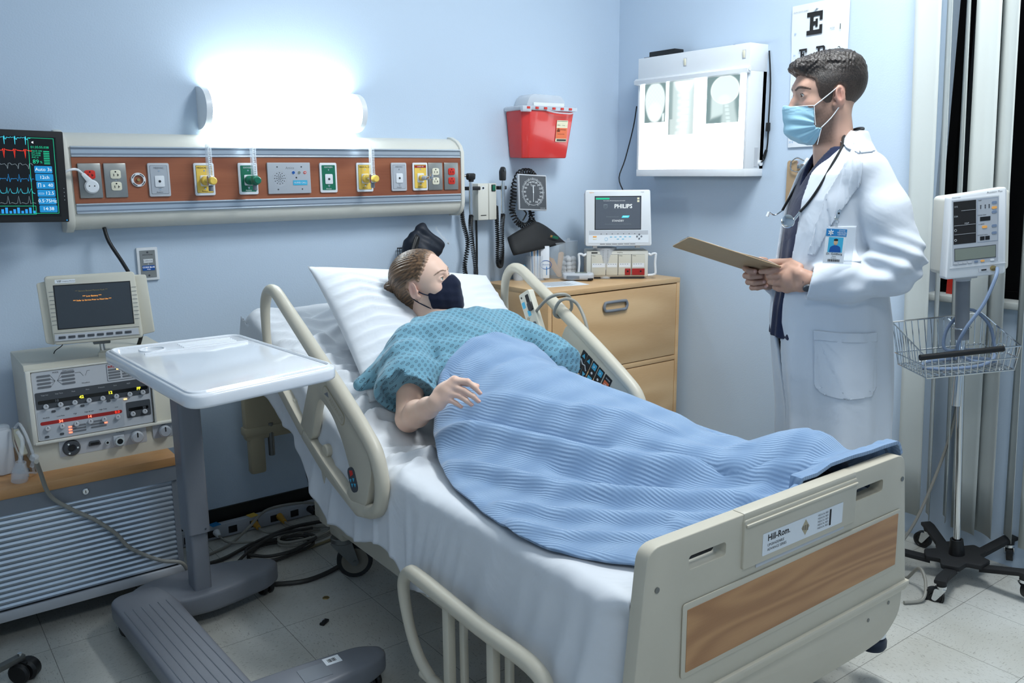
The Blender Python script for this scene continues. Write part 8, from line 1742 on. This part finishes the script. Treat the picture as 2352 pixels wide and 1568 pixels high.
# clipboard in the hands, its paper
Un = (DU*math.cos(math.radians(18))+DZ*math.sin(math.radians(18))); Vn = DV*math.cos(math.radians(14))+DZ*math.sin(math.radians(14)); Vn = Vn-Un*(Vn@Un); Vn /= np.linalg.norm(Vn); Nn = np.cross(Un, Vn)
t = empty('clipboard', 'brown hardboard clipboard held by the doctor, seen almost edge-on', 'clipboard', tuple(W(0.29, 0.0, 1.10))); t['group'] = 'clipboards'
Mx = Matrix((Vector(Un), Vector(Vn), Vector(Nn))).transposed().to_4x4(); Mx.translation = Vector(W(0.287, 0.0, 1.113))
b = MB(Mx); b.prism(rrect(-0.158, 0.158, -0.108, 0.108, 0.012), (0, 0, 0), (1, 0, 0), (0, 1, 0), 0.0035, 'hardboard', bev=0.0008); b.build('board', t, world=True)
b = MB(Mx); b.box((0.136, 0, 0.009), (0.030, 0.11, 0.006), 'chrome', r=0.002); b.cyl((0.146, -0.045, 0.012), (0.146, 0.045, 0.012), 0.0055, 'chrome', n=14); b.box((0.122, 0, 0.013), (0.016, 0.07, 0.003), 'chrome', r=0.001, rot=(0, 0.4, 0)); b.build('clip', t, world=True)
b = MB(Mx); Pg = []
for i in range(9): Pg.append([(-0.150+0.265*i/8, -0.10+0.2*j/4, 0.0050+0.010*math.sin(PI*i/8)*(0.5+0.5*math.cos(i*0.6))) for j in range(5)])
b.grid(Pg, 'paper'); o = b.build('paper_sheet'); tag(o, 'white paper sheets under the clip of the held clipboard', 'paper'); s_ = o.modifiers.new('thick', 'SOLIDIFY'); s_.thickness = 0.0008
# ------------------------------------------------------------------ blanket
LEG = [(2.30, 1.52), (2.10, 1.54), (1.85, 1.58), (1.60, 1.63), (1.40, 1.70), (1.22, 1.775), (1.05, 1.80)]
def body_h(X, Y):
    ys = [p[0] for p in LEG][::-1]; xs = [p[1] for p in LEG][::-1]
    xc = np.interp(Y, ys, xs)
    top = np.interp(Y, [1.03, 1.09, 1.14, 1.19, 1.25, 1.33, 1.45, 1.60, 1.80, 1.95, 2.10, 2.22, 2.35], [0.06, 0.10, 0.135, 0.148, 0.130, 0.090, 0.095, 0.135, 0.165, 0.195, 0.205, 0.185, 0.13])
    wn = np.interp(Y, [1.1, 1.25, 1.45, 1.7, 1.95, 2.2], [0.10, 0.13, 0.17, 0.22, 0.27, 0.26]); wf = np.interp(Y, [1.1, 1.25, 1.45, 1.7, 1.95, 2.2], [0.10, 0.11, 0.15, 0.20, 0.26, 0.28])
    u = np.where(X < xc, (xc-X)/wn, (X-xc)/wf)
    return top*np.exp(-np.abs(u)**2.3*0.9)
def blanket():
    nv, nu = 300, 230
    # near hem and far hem as (x, y) curves over t: 0 at the waist, 1 at the foot
    T = np.linspace(0, 1, nv)
    near = np.array([(1.345, 2.16), (1.285, 2.09), (1.235, 2.02), (1.175, 1.90), (1.115, 1.74), (1.082, 1.56), (1.070, 1.42), (1.082, 1.31), (1.115, 1.24), (1.165, 1.16), (1.20, 1.078)])
    far = np.array([(1.99, 2.13), (2.04, 2.07), (2.07, 1.98), (2.075, 1.86), (2.075, 1.72), (2.075, 1.58), (2.075, 1.45), (2.075, 1.35), (2.06, 1.24), (2.03, 1.14), (1.985, 1.048)])
    tt = np.linspace(0, 1, len(near)); nr = np.stack([np.interp(T, tt, near[:, k]) for k in (0, 1)], 1); fr = np.stack([np.interp(T, tt, far[:, k]) for k in (0, 1)], 1)
    for _ in range(12):
        for A in (nr, fr): A[1:-1] = 0.5*A[1:-1]+0.25*(A[:-2]+A[2:])
    S = np.linspace(0, 1, nu)
    X = nr[:, None, 0]*(1-S)+fr[:, None, 0]*S; Y = nr[:, None, 1]*(1-S)+fr[:, None, 1]*S
    # top hem bulges up towards the chest
    Y = Y+(0.055*np.sin(PI*S)**0.8+0.02*np.sin(PI*S*2))[None]*(1-T[:, None])**3
    G = lambda X, Y: 0.613+body_h(X, Y)+np.tan(BA)*np.maximum(Y-2.12, 0)
    Z = G(X, Y)
    # rest on the gown and the legs wherever they stand higher
    pt = np.stack([X.ravel(), Y.ravel(), np.full(X.size, 0.98)], 1).astype(np.float32); body = lambda p: np.minimum(gown(p), pat_body(p))
    act = np.ones(len(pt), bool)
    for _ in range(45):
        ii = np.where(act)[0]
        if not len(ii): break
        dd = body(pt[ii]); pt[ii, 2] -= np.clip(dd*0.8, 0.0008, 0.05); act[ii] = (dd > 0.0015) & (pt[ii, 2] > 0.60)
    ZB = pt[:, 2].reshape(X.shape)
    for _ in range(10): ZB[1:-1, 1:-1] = np.maximum(ZB[1:-1, 1:-1], 0.25*(ZB[:-2, 1:-1]+ZB[2:, 1:-1]+ZB[1:-1, :-2]+ZB[1:-1, 2:]))
    F = np.zeros_like(Z)
    R = lambda pts, w_, a: ridge(X, Y, pts, w_, a)
    folds = [([(1.29, 2.10), (1.36, 2.16), (1.50, 2.20), (1.68, 2.20), (1.86, 2.16), (1.98, 2.10)], .024, .026), ([(1.30, 2.03), (1.42, 2.12), (1.56, 2.155), (1.75, 2.15), (1.92, 2.09)], .020, .014),
     ([(1.22, 1.98), (1.30, 1.90), (1.36, 1.76), (1.42, 1.60), (1.50, 1.46), (1.60, 1.33)], .028, .030), ([(1.28, 2.06), (1.38, 1.95), (1.46, 1.80), (1.52, 1.66)], .022, .012),
     ([(1.17, 1.84), (1.22, 1.70), (1.27, 1.54), (1.35, 1.40), (1.48, 1.28), (1.62, 1.18)], .026, .032), ([(1.12, 1.55), (1.20, 1.40), (1.30, 1.30), (1.42, 1.20), (1.50, 1.13)], .022, .022),
     ([(1.08, 1.46), (1.13, 1.33), (1.22, 1.24), (1.32, 1.15)], .018, .014), ([(1.60, 1.95), (1.66, 1.80), (1.70, 1.64), (1.74, 1.50)], .035, .012), ([(1.78, 2.00), (1.86, 1.80), (1.90, 1.60), (1.92, 1.42)], .022, .020), ([(1.90, 2.02), (1.97, 1.85), (2.00, 1.66)], .016, .016),
     ([(1.45, 2.02), (1.60, 2.06), (1.76, 2.05)], .02, .008), ([(1.50, 1.72), (1.58, 1.60), (1.64, 1.48)], .018, .010), ([(1.55, 1.50), (1.62, 1.38), (1.70, 1.28)], .016, .010),
     ([(1.62, 1.27), (1.68, 1.17), (1.74, 1.08)], .018, .014), ([(1.88, 1.26), (1.90, 1.17), (1.93, 1.07)], .020, .018), ([(1.80, 1.17), (1.83, 1.12), (1.86, 1.07)], .016, .008), ([(1.95, 1.30), (1.97, 1.20), (1.98, 1.10)], .018, .012), ([(1.56, 1.20), (1.62, 1.14), (1.70, 1.09)], .014, .016), ([(1.35, 1.22), (1.40, 1.15), (1.45, 1.10)], .018, .014), ([(1.24, 1.52), (1.40, 1.36), (1.55, 1.27)], .018, .010)]
    for p, w_, a in folds: F += R(p, w_, a*1.0)
    # valleys
    for p, w_, a in (([(1.30, 1.96), (1.36, 1.84), (1.42, 1.70), (1.48, 1.56)], .022, -.022), ([(1.34, 1.64), (1.40, 1.50), (1.50, 1.36)], .02, -.012), ([(1.30, 2.075), (1.42, 2.15), (1.56, 2.19), (1.75, 2.185), (1.92, 2.11)], .010, -.012)): F += R(p, w_, a)
    q = np.stack([X.ravel(), Y.ravel(), np.zeros(X.size)], 1)
    F += (0.0045*fnoise(q*np.array([1.0, 0.5, 1]), 24, 11)+0.0018*fnoise(q, 60, 12)).reshape(Z.shape)
    Z = Z+F; dz = ZB+0.010-Z; Z = np.where(dz > -0.02, Z+0.5*(dz+0.02)**2/0.04*(dz < 0.02)+np.where(dz >= 0.02, dz, 0), Z)
    # foot end climbs to and lies over the inside of the footboard
    up = np.clip((1.12-Y)/0.045, 0, 1); lift = np.interp(X.ravel(), [1.1, 1.3, 1.5, 1.62, 1.70, 1.85, 1.97, 2.0, 2.06], [0.02, 0.03, 0.05, 0.095, 0.116, 0.117, 0.117, 0.10, 0.06]).reshape(X.shape)
    Z = np.where(up > 0, (1-up)*Z+up*(0.613+lift+0.35*np.abs(F)*up), Z); Z = np.maximum(Z, np.where((Y < 1.09) & (X > 1.60), 0.7165, 0))
    # far side hangs over the mattress edge
    ov = np.clip(X-1.965, 0, 1); Z = Z-np.minimum(ov**1.5*7.5, 0.17); X2 = np.minimum(X, 1.985+0.35*np.maximum(X-1.985, 0)+0.008)
    # near hem rolls over the mattress edge at the foot
    on = np.clip(1.070-X, 0, 1); Z = Z-on*0.9
    # rounded thick hem
    e = np.minimum(S[None, :]/0.02, 1); Z = Z-0.006*(1-e)**2
    P = np.stack([X2, Y, Z], -1).reshape(-1, 3)
    # waist edge rolled under (two extra rows)
    i = (np.arange(nv-1)[:, None]*nu+np.arange(nu-1)[None]).ravel(); Q = np.stack([i, i+1, i+nu+1, i+nu], 1)[:, ::-1]
    uv = np.stack([X.ravel(), Y.ravel()], 1)
    o = np_obj('blanket', P, Q, ['blanket'], uv=uv); s = o.modifiers.new('thick', 'SOLIDIFY'); s.thickness = 0.009; s.offset = 1
    bv = o.modifiers.new('hem', 'BEVEL'); bv.width = 0.003; bv.segments = 2; bv.limit_method = 'ANGLE'
    return tag(o, 'light blue ribbed blanket covering the patient from waist to feet', 'blanket')
blanket()
# ------------------------------------------------------------------ vital signs monitor on its rolling stand
SX, SY = 2.893, 1.292
t = empty('vital_signs_monitor', 'white vital signs monitor on a chrome pole with wire basket and five-legged base', 'medical monitor', (SX, SY, 0.0), rot=(0, math.radians(-5.6), math.radians(-37)))
b = MB(); b.prism(rpoly([(-0.104, 0.0), (0.088, 0.0), (0.092, 0.272), (-0.084, 0.262)], 0.012), (0.035, -0.03, 1.06), (1, 0, 0), (0, 0, 1), 0.04, 'white_plastic', bev=0.006)
b.prism(rpoly([(-0.085, 0.006), (0.118, 0.006), (0.122, 0.260), (-0.07, 0.255)], 0.015), (0.035, 0.075, 1.06), (1, 0, 0), (0, 0, 1), 0.11, 'cream', bev=0.008); b.box((0.160, 0.01, 1.245), (0.004, 0.03, 0.05), 'orange_btn', r=0.001)
b.box((0.035, -0.071, 1.095), (0.176, 0.004, 0.002), 'grey_light'); b.build('case', t)
FX, FZ, y = 0.035, 1.06, -0.0702
b = MB(); b.rect(FX-0.082, FX+0.066, FZ+0.040, FZ+0.250, y, 'white_plastic', r=0.003, t=0.001); b.rect(FX-0.080, FX+0.064, FZ+0.042, FZ+0.246, y-0.0008, 'grey_plate', t=0.0004)
b.rect(FX-0.076, FX-0.006, FZ+0.109, FZ+0.242, y-0.0012, 'ink', t=0.0004); y2 = y-0.0018
for z in (0.212, 0.167, 0.139): b.rect(FX-(0.052 if z > .2 else 0.074), FX-0.008, FZ+z, FZ+z+0.001, y2, 'grey_light')
for s_, z in (('SYS', 0.226), ('DIA', 0.196), ('MAP', 0.172)): b.text(s_, FX-0.068 if s_ != 'MAP' else FX-0.035, FZ+z, y2, 0.007, 'grey_light')
b.torus((FX-0.070, y2, FZ+0.153), (0, 1, 0), 0.0035, 0.0006, 'grey_light', n=12, k=4); b.torus((FX-0.070, y2, FZ+0.122), (0, 1, 0), 0.0035, 0.0008, 'grey_light', n=6, k=4)
b.rect(FX-0.002, FX+0.062, FZ+0.108, FZ+0.242, y-0.0012, 'cord_blue', t=0.0003); b.rect(FX-0.001, FX+0.061, FZ+0.109, FZ+0.241, y-0.0014, 'grey_plate', t=0.0003)
for x, z, m in ((0.050, 0.228, 'cord_blue'), (0.050, 0.212, 'orange_btn'), (0.050, 0.199, 'cord_blue'), (0.020, 0.155, 'orange_btn'), (0.050, 0.156, 'cord_blue'), (0.050, 0.134, 'cord_blue')): b.prism(rrect(FX+x-0.008, FX+x+0.008, FZ+z-0.004, FZ+z+0.004, 0.0035), (0, y2, 0), (1, 0, 0), (0, 0, 1), 0.001, m)
for s_, x, z in (('NIBP', 0.006, 0.238), ('TIMER/TEMP', 0.012, 0.192), ('ALARMS', 0.010, 0.164), ('PATIENT INFO', 0.014, 0.130)): b.text(s_, FX+x, FZ+z, y2, 0.005, 'ink')
for x in (0.008, 0.022, 0.034): b.disc(FX+x, FZ+0.222, y2, 0.0022, 'grey_dark', n=10); b.rect(FX+x-0.0015, FX+x+0.0015, FZ+0.212, FZ+0.219, y2, 'grey_dark')
b.rect(FX+0.006, FX+0.038, FZ+0.174, FZ+0.187, y2, 'black', t=0.0006); b.rect(FX+0.006, FX+0.020, FZ+0.114, FZ+0.126, y2, 'black', t=0.0006); b.rect(FX+0.022, FX+0.036, FZ+0.114, FZ+0.126, y2, 'black', t=0.0006)
b.rect(FX-0.074, FX+0.056, FZ+0.056, FZ+0.096, y2+0.0004, 'grey_dark', t=0.0004); b.rect(FX-0.072, FX+0.054, FZ+0.058, FZ+0.094, y2, 'lcd', t=0.0006)
for x, m in ((-0.07, 'grey_light'), (-0.055, 'grey_light'), (-0.042, 'grey_light'), (-0.026, 'grey_light'), (-0.006, 'cord_blue'), (0.014, 'orange_btn'), (0.044, 'white_plastic')): b.prism(rrect(FX+x-0.006, FX+x+0.006, FZ+0.046, FZ+0.052, 0.0025), (0, y2, 0), (1, 0, 0), (0, 0, 1), 0.001, m)
b.text('Datascope', FX-0.066, FZ+0.2545, y, 0.006, 'ink_grey'); b.text('Accutorr Plus', FX+0.052, FZ+0.2600, y, 0.0085, 'ink_grey'); b.build('front_panel', t)
b = MB(); b.rect(FX+0.002, FX+0.034, FZ+0.015, FZ+0.026, y, 'grey_light', t=0.002); b.rect(FX+0.010, FX+0.026, FZ+0.018, FZ+0.022, y-0.002, 'black'); b.cyl((FX+0.047, y+0.001, FZ+0.022), (FX+0.047, y-0.006, FZ+0.022), 0.0085, 'brass', n=18); b.build('connector', t)
b = MB(); b.cyl((0.02, 0.0, 0.845), (0.025, 0.0, 1.065), 0.0215, 'grey_mid', n=24); b.box((0.02, -0.008, 1.056), (0.07, 0.05, 0.014), 'grey_light', r=0.003); b.cyl((0.024, 0, 1.04), (0.024, 0, 1.05), 0.024, 'grey_light', n=24); b.build('upper_pole', t)
b = MB(); b.cyl((0, 0, 0.10), (0.02, 0.0, 0.86), 0.0115, 'chrome', n=24); b.cyl((0.0005, 0, 0.62), (0.02, 0, 0.86), 0.014, 'chrome', n=24); b.build('pole', t)
b = MB(); b.lathe([(0, 0), (0.026, 0), (0.022, 0.045), (0.0205, 0.058), (0.014, 0.058), (0.014, 0.03), (0, 0.03)], (0, 0, 0.082), (0, 0, 1), 'black', 28); b.build('pole_socket', t)
b = MB(); hub = []
for k in range(5):
    a = math.radians(-128+72*k); a2 = a+math.radians(36); hub += [(0.105*math.cos(a-0.28), 0.105*math.sin(a-0.28)), (0.105*math.cos(a+0.28), 0.105*math.sin(a+0.28)), (0.070*math.cos(a2), 0.070*math.sin(a2))]
b.prism(rpoly(hub, 0.008, 2), (0, 0, 0.068), (1, 0, 0), (0, 1, 0), 0.018, 'black_matt', bev=0.004); b.build('base_hub', t)
RL = 0.225
for k in range(5):
    a = math.radians(-128+72*k); c, s = math.cos(a), math.sin(a); b = MB()
    b.M = Matrix.Rotation(a, 4, 'Z'); b.prism([(0.085, 0.070), (RL-0.01, 0.100), (RL+0.022, 0.098), (RL+0.022, 0.086), (RL-0.01, 0.084), (0.085, 0.052)], (0, 0.019, 0), (1, 0, 0), (0, 0, 1), 0.038, 'black_matt', bev=0.004); b.cyl((RL, 0, 0.090), (RL, 0, 0.070), 0.018, 'black_matt', r1=0.014, n=16); lg = b.build('leg', t)
    ca = [2.6, 0.4, 1.0, 2.2, 2.9][k]; b = MB(); b.M = Matrix.Translation((RL*c, RL*s, 0)) @ Matrix.Rotation(ca, 4, 'Z'); b.cyl((0, 0, 0.072), (0, 0, 0.062), 0.016, 'chrome', n=18)
    for q in (-0.014, 0.014): b.prism(rpoly([(-0.016, 0.064), (0.020, 0.064), (0.030, 0.026), (0.018, 0.020)], 0.005, 2), (0, q+0.0015, 0), (1, 0, 0), (0, 0, 1), 0.003, 'chrome')
    b.lathe([(0, -0.011), (0.014, -0.011), (0.015, -0.008), (0.022, -0.008), (0.024, -0.011), (0.031, -0.010), (0.031, 0.010), (0.024, 0.011), (0.022, 0.008), (0.015, 0.008), (0.014, 0.011), (0, 0.011)], (0.022, 0, 0.031), (0, 1, 0), 'black', 30); b.build('caster', lg)
# basket
bk = bpy.data.objects.new('wire_basket', None); COL.objects.link(bk); bk.parent = t
def rr4(x0, x1, y0, y1, z, z2=None): return [(x0, y0, z if z2 is None else z2), (x1, y0, z if z2 is None else z2), (x1, y1, z), (x0, y1, z)]
b = MB(); TX0, TX1, TY0, TY1 = -0.165, 0.135, -0.135, 0.095; ZT_, ZF, ZB = 0.905, 0.838, 0.760; m = 'chrome'
b.tube(rr4(TX0, TX1, TY0, TY1, ZT_, ZF), 0.0030, m, n=6, smooth=1, closed=True); b.tube(rr4(TX0+0.012, TX1-0.012, TY0+0.012, TY1-0.01, ZB), 0.0026, m, n=6, smooth=1, closed=True); b.tube(rr4(TX0+0.005, TX1-0.005, TY0+0.005, TY1-0.004, 0.800), 0.0024, m, n=6, smooth=1, closed=True)
for i in range(15):
    f = i/14; x = TX0+(TX1-TX0)*f; xb = TX0+0.012+(TX1-TX0-0.024)*f; b.tube([(x, TY0, ZF), (xb, TY0+0.012, ZB), (xb, TY1-0.01, ZB), (x, TY1, ZT_)], 0.0017, m, n=5, smooth=1)
for i in range(11):
    f = (i+0.5)/11; y_ = TY0+(TY1-TY0)*f; zt = ZF+(ZT_-ZF)*f; yb_ = TY0+0.012+(TY1-TY0-0.022)*f; b.tube([(TX0, y_, zt), (TX0+0.012, yb_, ZB), (TX1-0.012, yb_, ZB), (TX1, y_, zt)], 0.0017, m, n=5, smooth=1)
b.torus((0.02, 0.0, 0.885), (0, 0, 1), 0.026, 0.003, m, n=24, k=6); b.tube([(0.02, 0.026, 0.885), (0.02, TY1, 0.9)], 0.003, m, n=6); b.torus((TX1+0.010, 0.0, 0.80), (0, 1, 0), 0.018, 0.0024, m, n=20, k=6); b.build('wires', bk)
b = MB(); b.cyl((-0.185, -0.146, 0.836), (0.075, -0.146, 0.838), 0.0095, 'black', n=16); b.build('grip', bk)
tr_ = Matrix.Translation((SX, SY, 0)) @ Euler((0, math.radians(-5.6), math.radians(-37))).to_matrix().to_4x4()
b = MB(tr_); b.tube([(0.092, -0.078, 1.082), (0.070, -0.110, 1.06), (0.030, -0.115, 0.98), (-0.020, -0.10, 0.90), (-0.030, -0.07, 0.83), (0.02, -0.05, 0.785), (0.09, -0.06, 0.775), (0.105, -0.02, 0.772), (0.04, 0.03, 0.772), (-0.08, 0.03, 0.772), (-0.12, -0.04, 0.772), (-0.06, -0.09, 0.774), (0.04, -0.09, 0.776), (0.10, -0.05, 0.79), (0.095, 0.0, 0.80), (0.04, 0.03, 0.80), (-0.02, 0.035, 0.81), (-0.005, 0.04, 0.88), (0.06, 0.03, 0.935), (0.12, 0.02, 0.88), (0.128, 0.0, 0.80)], 0.0055, 'cord_blue', n=8, smooth=6)
tag(b.build('monitor_hose'), 'grey-blue hose coiled in the wire basket and plugged into the vital signs monitor', 'hose')
b = MB(); b.tube([(3.06, 1.42, 0.62), (3.04, 1.43, 0.45), (2.99, 1.45, 0.28), (2.93, 1.47, 0.14), (2.87, 1.49, 0.05), (2.82, 1.48, 0.012), (2.76, 1.42, 0.008), (2.72, 1.38, 0.012), (2.70, 1.33, 0.075), (2.67, 1.29, 0.05), (2.62, 1.27, 0.012), (2.56, 1.30, 0.008)], 0.0055, 'cord_grey', n=8, smooth=6)
tag(b.build('cable'), 'pale grey power cable trailing on the floor by the rolling stand base', 'cable')
b = MB(); b.box((3.10, 1.36, 0.65), (0.010, 0.07, 0.11), 'white_plastic', r=0.002); tag(b.build('wall_outlet'), 'small white wall outlet hidden behind the blinds and the stand', 'outlet')
